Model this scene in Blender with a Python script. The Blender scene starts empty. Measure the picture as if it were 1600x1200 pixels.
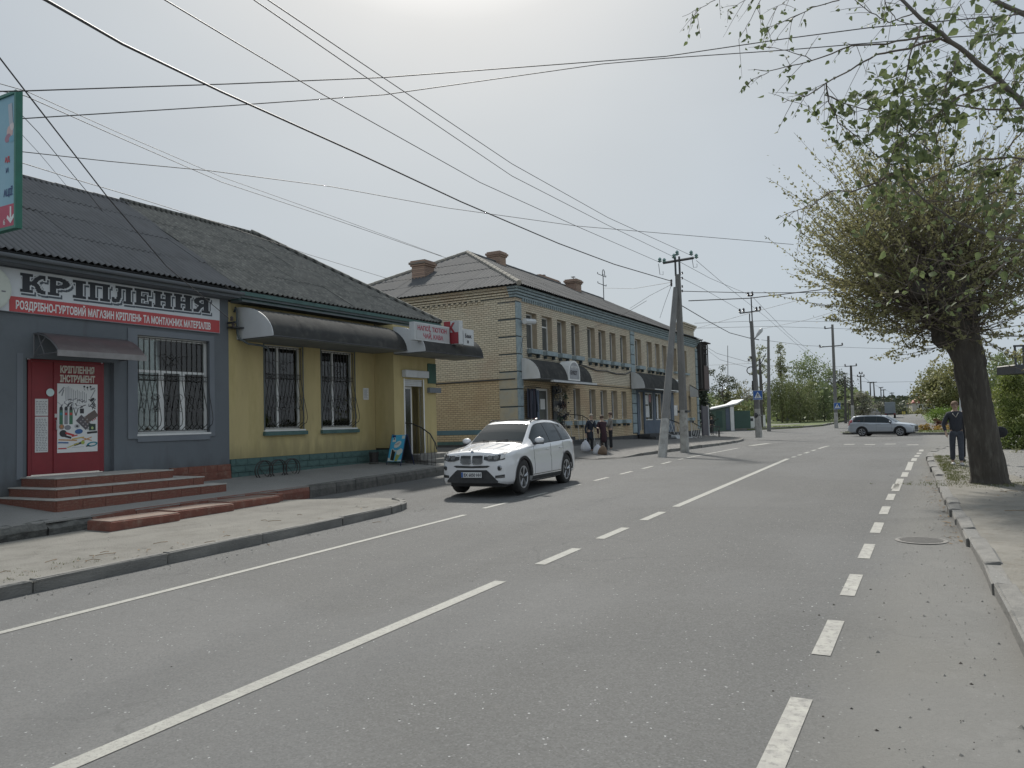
import bpy, bmesh, math, random
import numpy as np
from mathutils import Vector, Matrix
R = math.radians
random.seed(7); np.random.seed(7)
sc = bpy.context.scene
col = sc.collection
# ---------------------------------------------------------------- camera, sky, sun, exposure
FPX = 1212.74
PITCH, ROLL, YAW = R(2.841), R(-1.567), R(28.596)
CAMZ = 2.0
def _rows():
    cp, sp = math.cos(PITCH), math.sin(PITCH)
    m = Matrix(((1,0,0),(0,sp,-cp),(0,cp,sp)))
    c, s = math.cos(ROLL), math.sin(ROLL)
    m = Matrix(((c,-s,0),(s,c,0),(0,0,1))) @ m
    c, s = math.cos(YAW), math.sin(YAW)
    w = Matrix(((c,-s,0),(s,c,0),(0,0,1)))
    return [w @ m[0], w @ m[1], w @ m[2]]
CR, CD, CF = _rows()
cam_d = bpy.data.cameras.new('camera'); cam = bpy.data.objects.new('camera', cam_d); col.objects.link(cam)
cam_d.sensor_width = 36; cam_d.lens = FPX/1600*36; cam_d.clip_end = 3000; cam_d.clip_start = 0.05
cm = Matrix((CR, -CD, -CF)).transposed().to_4x4(); cm.translation = Vector((0,0,CAMZ)); cam.matrix_world = cm
sc.camera = cam
SUN_AZ, SUN_EL = R(-33), R(47)          # azimuth from the road axis (+Y), negative = towards the left
sd = Vector((math.sin(SUN_AZ)*math.cos(SUN_EL), math.cos(SUN_AZ)*math.cos(SUN_EL), math.sin(SUN_EL)))
wd = bpy.data.worlds.new('World'); sc.world = wd; wd.use_nodes = True
nt = wd.node_tree; nt.nodes.clear()
def N(t, tree=None, **kw):
    n = (tree or nt).nodes.new(t)
    for k, v in kw.items(): setattr(n, k, v)
    return n
sky = N('ShaderNodeTexSky'); sky.sky_type = 'NISHITA'; sky.sun_disc = False
sky.sun_elevation = SUN_EL; sky.sun_rotation = SUN_AZ; sky.dust_density = 4; sky.air_density = 1.2; sky.ozone_density = 1.5
bg = N('ShaderNodeBackground'); bg.inputs[1].default_value = 0.065
veil = N('ShaderNodeBackground'); veil.inputs[1].default_value = 1.0
mix = N('ShaderNodeMixShader'); mix.inputs[0].default_value = 0.86
out = N('ShaderNodeOutputWorld')
tc = N('ShaderNodeTexCoord')
dot = N('ShaderNodeVectorMath', operation='DOT_PRODUCT'); dot.inputs[1].default_value = sd
nrm = N('ShaderNodeVectorMath', operation='NORMALIZE')
L = nt.links
L.new(tc.outputs['Generated'], nrm.inputs[0]); L.new(nrm.outputs[0], dot.inputs[0])
rmp = N('ShaderNodeValToRGB'); cr = rmp.color_ramp
VEIL = [(0.0,(.34,.375,.405)),(.45,(.305,.35,.395)),(.66,(.262,.308,.355)),(.80,(.268,.302,.332)),(.90,(.290,.318,.334)),(.944,(.325,.345,.352)),(.968,(.52,.53,.53)),(1.0,(1.6,1.57,1.5))]
while len(cr.elements) < len(VEIL): cr.elements.new(.5)
for e, (p, c) in zip(cr.elements, VEIL): e.position = p; e.color = (*c, 1)
L.new(dot.outputs['Value'], rmp.inputs[0])
nz = N('ShaderNodeTexNoise'); nz.inputs['Scale'].default_value = 1.3; nz.inputs['Detail'].default_value = 4
mp = N('ShaderNodeMapping'); mp.inputs['Scale'].default_value = (1,1,2.5)
L.new(nrm.outputs[0], mp.inputs[0]); L.new(mp.outputs[0], nz.inputs['Vector'])
mr = N('ShaderNodeMapRange'); mr.inputs[1].default_value = .3; mr.inputs[2].default_value = .7; mr.inputs[3].default_value = .93; mr.inputs[4].default_value = 1.07
L.new(nz.outputs[0], mr.inputs[0])
vs = N('ShaderNodeVectorMath', operation='SCALE'); L.new(rmp.outputs[0], vs.inputs[0]); L.new(mr.outputs[0], vs.inputs['Scale'])
L.new(vs.outputs[0], veil.inputs[0])
L.new(sky.outputs[0], bg.inputs[0]); L.new(bg.outputs[0], mix.inputs[1]); L.new(veil.outputs[0], mix.inputs[2]); L.new(mix.outputs[0], out.inputs[0])
sl = bpy.data.lights.new('sun', 'SUN'); sl.energy = 2.45; sl.angle = R(3.5); sl.color = (1, .955, .88)
so = bpy.data.objects.new('sun', sl); col.objects.link(so); so.rotation_euler = sd.to_track_quat('Z', 'Y').to_euler()
vw = sc.view_settings; vw.view_transform = 'Standard'; vw.look = 'None'; vw.gamma = 1; vw.use_curve_mapping = False; vw.exposure = 0.80
# ---------------------------------------------------------------- measuring helpers
PR = [(-60,0),(0,0),(28,.49),(38,.5),(41,.46),(46,.40),(57,.28),(68,.18),(76,.22),(90,.5),(110,.85),(140,1.2),(200,1.45),(300,1.7),(1500,3)]
def base(Y):
    if Y <= PR[0][0]: return PR[0][1]
    for (a, b), (c, d) in zip(PR, PR[1:]):
        if Y <= c: return b+(d-b)*(Y-a)/(c-a)
    return PR[-1][1]
def lerp(a, b, t): return a+(b-a)*t
def interp(t, pts):
    if t <= pts[0][0]: return pts[0][1]
    for (a, b), (c, d) in zip(pts, pts[1:]):
        if t <= c: return b+(d-b)*(t-a)/(c-a)
    return pts[-1][1]
def ray(x, y): return CR*((x-800)/FPX)+CD*((y-600)/FPX)+CF
def atZ(x, y, dist):                      # point of the sight line at a given depth
    return ray(x, y)*dist+Vector((0,0,CAMZ))
def atY(x, y, Y):
    d = ray(x, y); return d*(Y/d.y)+Vector((0,0,CAMZ))
# ---------------------------------------------------------------- materials
MATS = {}
def mat(name, c1, c2=None, scale=4., rough=.8, bump=0., bscale=60., metal=0., c3=None, s3=.6, amt3=.5, detail=6, stretch=None, spec=.5, coat=0., trans=None, zdirt=None, stripes=None):
    if name in MATS: return MATS[name]
    m = bpy.data.materials.new(name); m.use_nodes = True; t = m.node_tree
    b = t.nodes['Principled BSDF']; b.inputs['Roughness'].default_value = rough; b.inputs['Metallic'].default_value = metal
    b.inputs['Specular IOR Level'].default_value = spec; b.inputs['Coat Weight'].default_value = coat; b.inputs['Coat Roughness'].default_value = .04
    co = N('ShaderNodeTexCoord', t); src = co.outputs['Object']
    if stretch:
        mpn = N('ShaderNodeMapping', t); mpn.inputs['Scale'].default_value = stretch; t.links.new(src, mpn.inputs[0]); src = mpn.outputs[0]
    c2 = c2 or tuple(v*.8 for v in c1)
    n1 = N('ShaderNodeTexNoise', t); n1.inputs['Scale'].default_value = scale; n1.inputs['Detail'].default_value = detail; n1.inputs['Roughness'].default_value = .6
    t.links.new(src, n1.inputs['Vector'])
    r1 = N('ShaderNodeMapRange', t); r1.inputs[1].default_value = .35; r1.inputs[2].default_value = .65; t.links.new(n1.outputs[0], r1.inputs[0])
    mx = N('ShaderNodeMix', t, data_type='RGBA'); mx.inputs[6].default_value = (*c1,1); mx.inputs[7].default_value = (*c2,1); t.links.new(r1.outputs[0], mx.inputs[0])
    last = mx.outputs[2]
    if c3:
        n3 = N('ShaderNodeTexNoise', t); n3.inputs['Scale'].default_value = s3; n3.inputs['Detail'].default_value = 8; n3.inputs['Roughness'].default_value = .7
        t.links.new(src, n3.inputs['Vector'])
        r3 = N('ShaderNodeMapRange', t); r3.inputs[1].default_value = .5; r3.inputs[2].default_value = .68; r3.inputs[4].default_value = amt3; t.links.new(n3.outputs[0], r3.inputs[0])
        m3 = N('ShaderNodeMix', t, data_type='RGBA'); m3.inputs[7].default_value = (*c3,1); t.links.new(r3.outputs[0], m3.inputs[0]); t.links.new(last, m3.inputs[6]); last = m3.outputs[2]
    if stripes:                              # darker colour along the valleys of corrugated sheets
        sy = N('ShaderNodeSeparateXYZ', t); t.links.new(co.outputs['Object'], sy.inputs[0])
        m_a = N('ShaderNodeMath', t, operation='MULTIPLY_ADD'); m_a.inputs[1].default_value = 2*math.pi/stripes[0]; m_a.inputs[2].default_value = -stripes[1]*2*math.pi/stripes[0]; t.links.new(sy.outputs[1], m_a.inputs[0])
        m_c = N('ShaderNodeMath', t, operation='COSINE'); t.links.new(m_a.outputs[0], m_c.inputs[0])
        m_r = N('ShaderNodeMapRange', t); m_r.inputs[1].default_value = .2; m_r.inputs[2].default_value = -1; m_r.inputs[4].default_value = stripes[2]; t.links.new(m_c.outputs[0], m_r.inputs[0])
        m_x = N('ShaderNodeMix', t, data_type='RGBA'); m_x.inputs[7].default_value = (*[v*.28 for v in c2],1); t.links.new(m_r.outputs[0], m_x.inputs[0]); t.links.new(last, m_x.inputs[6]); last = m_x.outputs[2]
    if zdirt:                                # splash dirt near the foot of a wall and runs below the eaves
        sx = N('ShaderNodeSeparateXYZ', t); t.links.new(co.outputs['Object'], sx.inputs[0])
        nd = N('ShaderNodeTexNoise', t); nd.inputs['Scale'].default_value = 3; nd.inputs['Detail'].default_value = 8; mpd = N('ShaderNodeMapping', t); mpd.inputs['Scale'].default_value = (1,1.6,.35)
        t.links.new(co.outputs['Object'], mpd.inputs[0]); t.links.new(mpd.outputs[0], nd.inputs['Vector'])
        ad = N('ShaderNodeMath', t, operation='MULTIPLY_ADD'); ad.inputs[1].default_value = -1.3; t.links.new(nd.outputs[0], ad.inputs[0]); t.links.new(sx.outputs[2], ad.inputs[2])
        rd = N('ShaderNodeMapRange', t); rd.inputs[1].default_value = zdirt[1]-.65; rd.inputs[2].default_value = zdirt[0]-.65; rd.inputs[4].default_value = .75; t.links.new(ad.outputs[0], rd.inputs[0])
        rs_ = N('ShaderNodeMapRange', t); rs_.inputs[1].default_value = .60; rs_.inputs[2].default_value = .74; rs_.inputs[4].default_value = .35; t.links.new(nd.outputs[0], rs_.inputs[0])
        mxx = N('ShaderNodeMath', t, operation='MAXIMUM'); t.links.new(rd.outputs[0], mxx.inputs[0]); t.links.new(rs_.outputs[0], mxx.inputs[1])
        md = N('ShaderNodeMix', t, data_type='RGBA'); md.inputs[7].default_value = (*zdirt[2],1); t.links.new(mxx.outputs[0], md.inputs[0]); t.links.new(last, md.inputs[6]); last = md.outputs[2]
    t.links.new(last, b.inputs['Base Color'])
    if bump:
        nb = N('ShaderNodeTexNoise', t); nb.inputs['Scale'].default_value = bscale; nb.inputs['Detail'].default_value = 4; t.links.new(src, nb.inputs['Vector'])
        bp = N('ShaderNodeBump', t); bp.inputs['Strength'].default_value = bump; bp.inputs['Distance'].default_value = .02; t.links.new(nb.outputs[0], bp.inputs['Height']); t.links.new(bp.outputs[0], b.inputs['Normal'])
    MATS[name] = m; return m
def pmat(name, c, rough=.5, metal=0., spec=.5, coat=0., alpha=1.):
    if name in MATS: return MATS[name]
    m = bpy.data.materials.new(name); m.use_nodes = True; b = m.node_tree.nodes['Principled BSDF']
    b.inputs['Base Color'].default_value = (*c,1); b.inputs['Roughness'].default_value = rough; b.inputs['Metallic'].default_value = metal
    b.inputs['Specular IOR Level'].default_value = spec; b.inputs['Coat Weight'].default_value = coat; b.inputs['Coat Roughness'].default_value = .03
    MATS[name] = m; return m
def leafmat(name, c1, c2, c3=None, scale=1.2, tr=.35):
    if name in MATS: return MATS[name]
    m = bpy.data.materials.new(name); m.use_nodes = True; t = m.node_tree; b = t.nodes['Principled BSDF']; o = t.nodes['Material Output']
    co = N('ShaderNodeTexCoord', t); n1 = N('ShaderNodeTexNoise', t); n1.inputs['Scale'].default_value = scale; n1.inputs['Detail'].default_value = 8; n1.inputs['Roughness'].default_value = .75
    t.links.new(co.outputs['Object'], n1.inputs['Vector'])
    rp = N('ShaderNodeValToRGB', t); e = rp.color_ramp.elements; e[0].position = .36; e[1].position = .64; e[0].color = (*c1,1); e[1].color = (*c2,1)
    if c3: k = rp.color_ramp.elements.new(.55); k.color = (*c3,1)
    t.links.new(n1.outputs[0], rp.inputs[0]); t.links.new(rp.outputs[0], b.inputs['Base Color']); b.inputs['Roughness'].default_value = .6
    tl = N('ShaderNodeBsdfTranslucent', t); ms = N('ShaderNodeMixShader', t); ms.inputs[0].default_value = tr
    t.links.new(rp.outputs[0], tl.inputs[0]); t.links.new(b.outputs[0], ms.inputs[1]); t.links.new(tl.outputs[0], ms.inputs[2]); t.links.new(ms.outputs[0], o.inputs[0])
    MATS[name] = m; return m
# ---------------------------------------------------------------- mesh helpers
class MB:
    def __init__(s): s.v = []; s.f = []
    def quad(s, *p):
        k = len(s.v); s.v += [tuple(q) for q in p]; s.f.append(tuple(range(k, k+len(p)))); return s
    def box(s, x0, x1, y0, y1, z0, z1, c=0.):
        if x0 > x1: x0, x1 = x1, x0
        if y0 > y1: y0, y1 = y1, y0
        if z0 > z1: z0, z1 = z1, z0
        k = len(s.v)
        if c <= 0:
            s.v += [(x,y,z) for z in (z0,z1) for y in (y0,y1) for x in (x0,x1)]
            s.f += [tuple(k+i for i in f) for f in ((0,2,3,1),(4,5,7,6),(0,1,5,4),(2,6,7,3),(0,4,6,2),(1,3,7,5))]
        else:                               # chamfered top and sides
            for z, e in ((z0,0),(z1-c,0),(z1,c)):
                s.v += [(x0+e+c*.7,y0+e,z),(x1-e-c*.7,y0+e,z),(x1-e,y0+e+c*.7,z),(x1-e,y1-e-c*.7,z),(x1-e-c*.7,y1-e,z),(x0+e+c*.7,y1-e,z),(x0+e,y1-e-c*.7,z),(x0+e,y0+e+c*.7,z)]
            for r in (0,8):
                for i in range(8): j = (i+1)%8; s.f.append((k+r+i,k+r+j,k+r+8+j,k+r+8+i))
            s.f.append(tuple(k+i for i in range(7,-1,-1))); s.f.append(tuple(k+16+i for i in range(8)))
        return s
    def ribbon(s, A, B):                    # quads between two point rows
        k = len(s.v); n = len(A); s.v += [tuple(p) for p in A]+[tuple(p) for p in B]
        s.f += [(k+i,k+i+1,k+n+i+1,k+n+i) for i in range(n-1)]; return s
    def tube(s, pts, r, n=6, cap=True, closed=False):
        pts = [Vector(p) for p in pts]; m = len(pts); rr = r if isinstance(r, (list, tuple)) else [r]*m; k = len(s.v); ref = None
        for i, p in enumerate(pts):
            a = pts[i-1] if (i or closed) else p; b = pts[(i+1)%m] if (i < m-1 or closed) else p
            d = (b-a).normalized() if (b-a).length > 1e-9 else Vector((0,0,1))
            if ref is None: ref = Vector((0,0,1)) if abs(d.z) < .9 else Vector((1,0,0))
            u = d.cross(ref)
            if u.length < 1e-4: u = d.orthogonal()
            u.normalize(); w = u.cross(d); ref = w
            for j in range(n):
                an = 2*math.pi*j/n; s.v.append(tuple(p+(u*math.cos(an)+w*math.sin(an))*rr[i]))
        for i in range(m-1 if not closed else m):
            for j in range(n):
                a = k+i*n+j; b = k+i*n+(j+1)%n; c = k+((i+1)%m)*n; s.f.append((a, b, c+(j+1)%n, c+j))
        if cap and not closed: s.f.append(tuple(k+j for j in range(n-1,-1,-1))); s.f.append(tuple(k+(m-1)*n+j for j in range(n)))
        return s
    def prism(s, poly, fn, t0, t1):         # fn(a,b,t) -> point; polygon extruded between t0 and t1
        k = len(s.v); n = len(poly); s.v += [tuple(fn(a,b,t0)) for a,b in poly]+[tuple(fn(a,b,t1)) for a,b in poly]
        s.f.append(tuple(k+n-1-i for i in range(n))); s.f.append(tuple(k+n+i for i in range(n)))
        s.f += [(k+i,k+(i+1)%n,k+n+(i+1)%n,k+n+i) for i in range(n)]; return s
    def lathe(s, prof, c=(0,0,0), n=16, axis='z'):
        k = len(s.v)
        for r, h in prof:
            for j in range(n):
                a = 2*math.pi*j/n; x, y = r*math.cos(a), r*math.sin(a)
                p = (x,y,h) if axis == 'z' else ((h,x,y) if axis == 'x' else (x,h,y)); s.v.append((c[0]+p[0],c[1]+p[1],c[2]+p[2]))
        for i in range(len(prof)-1):
            for j in range(n): s.f.append((k+i*n+j,k+i*n+(j+1)%n,k+(i+1)*n+(j+1)%n,k+(i+1)*n+j))
        s.f.append(tuple(k+j for j in range(n-1,-1,-1))); s.f.append(tuple(k+(len(prof)-1)*n+j for j in range(n))); return s
    def ball(s, c, rx, ry=None, rz=None, nu=12, nv=8):
        ry = ry or rx; rz = rz or rx; prof = []; k = len(s.v)
        for i in range(nv+1):
            th = math.pi*i/nv
            for j in range(nu):
                a = 2*math.pi*j/nu; s.v.append((c[0]+rx*math.sin(th)*math.cos(a),c[1]+ry*math.sin(th)*math.sin(a),c[2]+rz*math.cos(th)))
        for i in range(nv):
            for j in range(nu): s.f.append((k+i*nu+j,k+i*nu+(j+1)%nu,k+(i+1)*nu+(j+1)%nu,k+(i+1)*nu+j))
        return s
    def xf(s, M, k=0): s.v[k:] = [tuple(M @ Vector(p)) for p in s.v[k:]]; return s
    def mesh(s, name, m, smooth=False):
        me = bpy.data.meshes.new(name); me.from_pydata(s.v, [], s.f)
        if m: me.materials.append(m)
        if smooth: me.shade_smooth() if hasattr(me, 'shade_smooth') else me.polygons.foreach_set('use_smooth', [True]*len(me.polygons))
        me.update(); return me
    def build(s, name, m, parent=None, smooth=False, fix=True, **tags):
        me = s.mesh(name, m, smooth)
        if fix:
            bm = bmesh.new(); bm.from_mesh(me); bmesh.ops.recalc_face_normals(bm, faces=bm.faces); bm.to_mesh(me); bm.free()
        return link(name, me, parent, **tags)
def link(name, me, parent=None, loc=None, rz=None, **tags):
    o = bpy.data.objects.new(name, me); col.objects.link(o)
    if parent: o.parent = parent
    if loc is not None: o.location = loc
    if rz is not None: o.rotation_euler = (0,0,rz)
    for k, v in tags.items():
        if v: o[k] = v
    return o
def tag(o, label, category, group=None):
    o['label'] = label; o['category'] = category
    if group: o['group'] = group
    return o
def thing(name, label, category, loc=(0,0,0), rz=0, group=None):
    o = bpy.data.objects.new(name, None); col.objects.link(o); o.location = loc; o.rotation_euler = (0,0,rz); o.empty_display_size = .1
    return tag(o, label, category, group)
def copy_tree(o, parent=None, depth=0):
    c = o.copy(); col.objects.link(c)
    if parent: c.parent = parent
    for ch in list(o.children): copy_tree(ch, c)
    return c
def leaves_mesh(name, P, D, size, m, asp=.6, jit=.5, fold=.0):   # numpy batch of leaf quads at P, growing along D
    n = len(P); P = np.asarray(P); D = np.asarray(D)+np.random.normal(0, jit, (n,3)); D /= np.linalg.norm(D, axis=1)[:,None]
    U = np.random.normal(0, 1, (n,3)); S = np.cross(D, U); S /= np.linalg.norm(S, axis=1)[:,None]+1e-9
    sz = (np.asarray(size)*np.random.uniform(.65, 1.25, n))[:,None]
    V = np.empty((n,4,3)); V[:,0] = P; V[:,1] = P+D*sz*.5+S*sz*asp*.5; V[:,2] = P+D*sz; V[:,3] = P+D*sz*.5-S*sz*asp*.5
    me = bpy.data.meshes.new(name); me.vertices.add(n*4); me.vertices.foreach_set('co', V.reshape(-1)); me.loops.add(n*4); me.loops.foreach_set('vertex_index', np.arange(n*4, dtype=np.int32))
    me.polygons.add(n); me.polygons.foreach_set('loop_start', np.arange(0, n*4, 4, dtype=np.int32)); me.polygons.foreach_set('loop_total', np.full(n, 4, dtype=np.int32)); me.update(calc_edges=True)
    me.materials.append(m); return me
_tc = {}
def text_mesh(txt, size, m, extrude=.004, offset=0., sx=1., align='LEFT', spacing=1.):
    key = (txt, size, m.name, offset, sx, align)
    if key in _tc: return _tc[key]
    cu = bpy.data.curves.new('text', 'FONT'); cu.body = txt; cu.size = size; cu.extrude = extrude; cu.offset = offset; cu.align_x = align; cu.space_character = spacing; cu.resolution_u = 3
    o = bpy.data.objects.new('text', cu); col.objects.link(o); dg = bpy.context.evaluated_depsgraph_get(); dg.update()
    me = bpy.data.meshes.new_from_object(o.evaluated_get(dg)); bpy.data.objects.remove(o)
    for v in me.vertices: v.co.x *= sx
    me.materials.clear(); me.materials.append(m); _tc[key] = me; return me
def text(name, txt, size, m, parent, loc, rot, **kw):    # rot: euler for text lying in local xy
    tg = {k: kw.pop(k) for k in list(kw) if k in ('label','category','group')}
    o = link(name, text_mesh(txt, size, m, **kw), parent, loc, **tg); o.rotation_euler = rot; return o
# ---------------------------------------------------------------- ground
def rise(X, Y): return interp(Y, [(20,0),(28,.36),(31,.42),(40,.33),(47,.24),(62,.18),(80,0)])*max(0, min(1, (-X-11.8)/4.8))
def HL(X, Y): return base(Y)+(rise(X, Y) if X < -11.8 else 0)
def inside(p, poly):
    x, y = p; r = False; n = len(poly)
    for i in range(n):
        (x1,y1),(x2,y2) = poly[i], poly[i-1]
        if (y1 > y) != (y2 > y) and x < (x2-x1)*(y-y1)/(y2-y1)+x1: r = not r
    return r
def sheet(name, poly, dz, m, step=1.5, rough=0., parent=None, skirt=.0, zf=HL, **tg):   # polygon cut by a grid of Y lines and laid on the terrain
    bm = bmesh.new(); vs = [bm.verts.new((x,y,0)) for x,y in poly]; bm.faces.new(vs)
    xs = [p[0] for p in poly]; ys = [p[1] for p in poly]
    def cuts(lo, hi, ax):
        t = math.floor(lo/step)*step+step
        while t < hi:
            no = (1,0,0) if ax == 0 else (0,1,0); co = (t,0,0) if ax == 0 else (0,t,0)
            bmesh.ops.bisect_plane(bm, geom=bm.verts[:]+bm.edges[:]+bm.faces[:], dist=1e-5, plane_co=co, plane_no=no)
            t += step if t < 60 else step*6
    cuts(min(ys), min(max(ys), 330), 1)
    for t in (-16.6,-14,-11.8): 
        if min(xs) < t < max(xs): bmesh.ops.bisect_plane(bm, geom=bm.verts[:]+bm.edges[:]+bm.faces[:], dist=1e-5, plane_co=(t,0,0), plane_no=(1,0,0))
    for v in bm.verts: v.co.z = zf(v.co.x, v.co.y)+dz
    if skirt:
        e = [e for e in bm.edges if e.is_boundary]; r = bmesh.ops.extrude_edge_only(bm, edges=e)
        for v in r['geom']:
            if isinstance(v, bmesh.types.BMVert): v.co.z -= skirt
    bmesh.ops.recalc_face_normals(bm, faces=bm.faces)
    me = bpy.data.meshes.new(name); bm.to_mesh(me); bm.free(); me.materials.append(m)
    if sum(p.normal.z*p.area for p in me.polygons) < 0: me.flip_normals()
    return link(name, me, parent, **tg)
# asphalt with fine aggregate, tyre bands, dusty shoulders
def asphalt(name, c1, c2, dust, band=True, grain=1.):
    m = bpy.data.materials.new(name); m.use_nodes = True; t = m.node_tree; b = t.nodes['Principled BSDF']; K = t.links
    co = N('ShaderNodeTexCoord', t); sx = N('ShaderNodeSeparateXYZ', t); K.new(co.outputs['Object'], sx.inputs[0])
    def noise(s, d=6, r=.6, st=None):
        n = N('ShaderNodeTexNoise', t); n.inputs['Scale'].default_value = s; n.inputs['Detail'].default_value = d; n.inputs['Roughness'].default_value = r
        if st: q = N('ShaderNodeMapping', t); q.inputs['Scale'].default_value = st; K.new(co.outputs['Object'], q.inputs[0]); K.new(q.outputs[0], n.inputs['Vector'])
        else: K.new(co.outputs['Object'], n.inputs['Vector'])
        return n.outputs[0]
    def rng(v, a, bb, lo=0., hi=1.):
        n = N('ShaderNodeMapRange', t); n.inputs[1].default_value = a; n.inputs[2].default_value = bb; n.inputs[3].default_value = lo; n.inputs[4].default_value = hi
        K.new(v, n.inputs[0]); return n.outputs[0]
    def mixc(f, a, c):
        n = N('ShaderNodeMix', t, data_type='RGBA'); K.new(f, n.inputs[0])
        for s, v in ((6,a),(7,c)):
            if isinstance(v, tuple): n.inputs[s].default_value = (*v,1)
            else: K.new(v, n.inputs[s])
        return n.outputs[2]
    def math_(op, a, c):
        n = N('ShaderNodeMath', t, operation=op)
        for s, v in ((0,a),(1,c)):
            if isinstance(v, (int,float)): n.inputs[s].default_value = v
            else: K.new(v, n.inputs[s])
        n.use_clamp = op in ('MULTIPLY','ADD') ; return n.outputs[0]
    c = mixc(rng(noise(.35, 8, .65), .35, .65), c1, c2)
    if band:                                        # long bands worn by tyres, running along the road
        c = mixc(rng(noise(1.0, 4, .5, (.9,.035,1)), .42, .62, 0, .45), c, tuple(v*.8 for v in c1))
    v1 = N('ShaderNodeTexVoronoi', t); v1.inputs['Scale'].default_value = 78; K.new(co.outputs['Object'], v1.inputs['Vector'])
    sp = N('ShaderNodeSeparateColor', t); K.new(v1.outputs['Color'], sp.inputs[0])
    c = mixc(rng(sp.outputs[0], .35, 1., 0, .62*grain), c, tuple(v*.38 for v in c1)); c = mixc(rng(sp.outputs[2], .72, .95, 0, .24*grain), c, tuple(min(1, v*2.0) for v in c2))
    c = mixc(rng(sp.outputs[1], .9965, .998, 0, .8*grain), c, tuple(min(1, v*4.5) for v in c2))
    c = mixc(rng(noise(420, 2, .5), .35, .7, 0, .4*grain), c, tuple(v*.5 for v in c1))
    if band:
        ex = rng(math_('ADD', sx.outputs[0], math_('MULTIPLY', noise(.8, 8, .7), 2.2)), -.35, .65)   # right shoulder, browner and dusty
        c = mixc(math_('MULTIPLY', ex, .85), c, (.168,.165,.152))
        ex2 = rng(math_('ADD', sx.outputs[0], math_('MULTIPLY', noise(1.1, 8, .7), 1.6)), -8.3, -9.1)   # dust along the left kerb
        c = mixc(math_('MULTIPLY', ex2, .75), c, dust)
        ex3 = math_('MULTIPLY', rng(noise(1.5, 8, .75), .52, .66), rng(sx.outputs[0], -.5, .1)); c = mixc(math_('MULTIPLY', ex3, .7), c, dust)
    c = mixc(rng(noise(5, 8, .8), .58, .75, 0, .35), c, dust)
    c = mixc(rng(noise(.16, 3, .5), .47, .53, 0, .16), c, tuple(v*1.35 for v in c2)); c = mixc(rng(noise(.6, 10, .8), .60, .72, 0, .3), c, tuple(v*.55 for v in c1))
    v2 = N('ShaderNodeTexVoronoi', t); v2.inputs['Scale'].default_value = .55; v2.feature = 'DISTANCE_TO_EDGE'
    wv = N('ShaderNodeVectorMath', t, operation='ADD'); nn = N('ShaderNodeTexNoise', t); nn.inputs['Scale'].default_value = 1.5; nn.inputs['Detail'].default_value = 6
    K.new(co.outputs['Object'], nn.inputs['Vector']); sc_ = N('ShaderNodeVectorMath', t, operation='SCALE'); sc_.inputs['Scale'].default_value = .9
    K.new(nn.outputs['Color'], sc_.inputs[0]); K.new(co.outputs['Object'], wv.inputs[0]); K.new(sc_.outputs[0], wv.inputs[1]); K.new(wv.outputs[0], v2.inputs['Vector'])
    ck = math_('MULTIPLY', rng(v2.outputs['Distance'], .012, .004), rng(noise(.25, 3, .5), .5, .62)); c = mixc(math_('MULTIPLY', ck, .22), c, tuple(v*.35 for v in c1))
    K.new(c, b.inputs['Base Color']); b.inputs['Roughness'].default_value = .86; b.inputs['Specular IOR Level'].default_value = .35
    bp = N('ShaderNodeBump', t); bp.inputs['Strength'].default_value = 1.; bp.inputs['Distance'].default_value = .009; K.new(sp.outputs[0], bp.inputs['Height'])
    bp2 = N('ShaderNodeBump', t); bp2.inputs['Strength'].default_value = .4; bp2.inputs['Distance'].default_value = .03; K.new(noise(2.2, 6, .6), bp2.inputs['Height'])
    K.new(bp.outputs[0], bp2.inputs['Normal']); K.new(bp2.outputs[0], b.inputs['Normal']); MATS[name] = m; return m
DUST = (.30,.285,.25)
mroad = asphalt('asphalt', (.112,.116,.119), (.142,.145,.147), (.195,.193,.182))
mpave = asphalt('pavement_asphalt', (.16,.157,.15), (.205,.20,.19), (.27,.257,.23), band=False, grain=.6)
mterr = asphalt('terrace_concrete', (.25,.247,.235), (.30,.295,.28), (.34,.33,.305), band=False, grain=.4)
mpath = asphalt('path_asphalt', (.19,.188,.18), (.225,.222,.21), (.26,.255,.235), band=False, grain=.5)
mdirt = mat('dirt', (.155,.148,.128), (.215,.205,.18), scale=1.5, rough=.95, bump=.8, bscale=24, c3=(.12,.105,.08), s3=5, amt3=.6, detail=10)
mdusty = mat('dusty_concrete', (.185,.18,.162), (.145,.141,.127), scale=1.1, rough=.95, bump=.6, bscale=30, c3=(.125,.12,.105), s3=2.2, amt3=.7, detail=10)
mkerb = mat('kerb_concrete', (.215,.21,.195), (.15,.147,.138), scale=5, rough=.9, bump=.6, bscale=40, c3=(.15,.15,.14), s3=7, amt3=.55)
mgrass = mat('grass_ground', (.085,.125,.04), (.13,.145,.06), scale=2, rough=.95, bump=.9, bscale=18, c3=(.07,.095,.035), s3=3, amt3=.6)
mpaint = mat('road_paint', (.34,.34,.31), (.29,.29,.265), scale=9, rough=.75, c3=(.17,.168,.16), s3=34, amt3=.85, bump=.3, bscale=90, detail=8)
mpaint2 = mat('worn_paint', (.38,.375,.34), (.29,.285,.265), scale=9, rough=.75, c3=(.17,.168,.16), s3=16, amt3=.95, bump=.3, bscale=90, detail=8)
mredp = mat('brick_red_paint', (.205,.078,.055), (.155,.062,.045), scale=5, rough=.85, bump=.5, bscale=30, c3=(.25,.17,.13), s3=6, amt3=.7)
msoft = mat('tread_concrete', (.46,.44,.40), (.36,.345,.315), scale=4, rough=.92, bump=.4, bscale=40, c3=(.2,.19,.17), s3=6, amt3=.5)
terr = sheet('ground', [(-320,-14),(320,-14),(320,900),(-320,900)], -.30, mgrass, 4, kind='structure')
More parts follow.
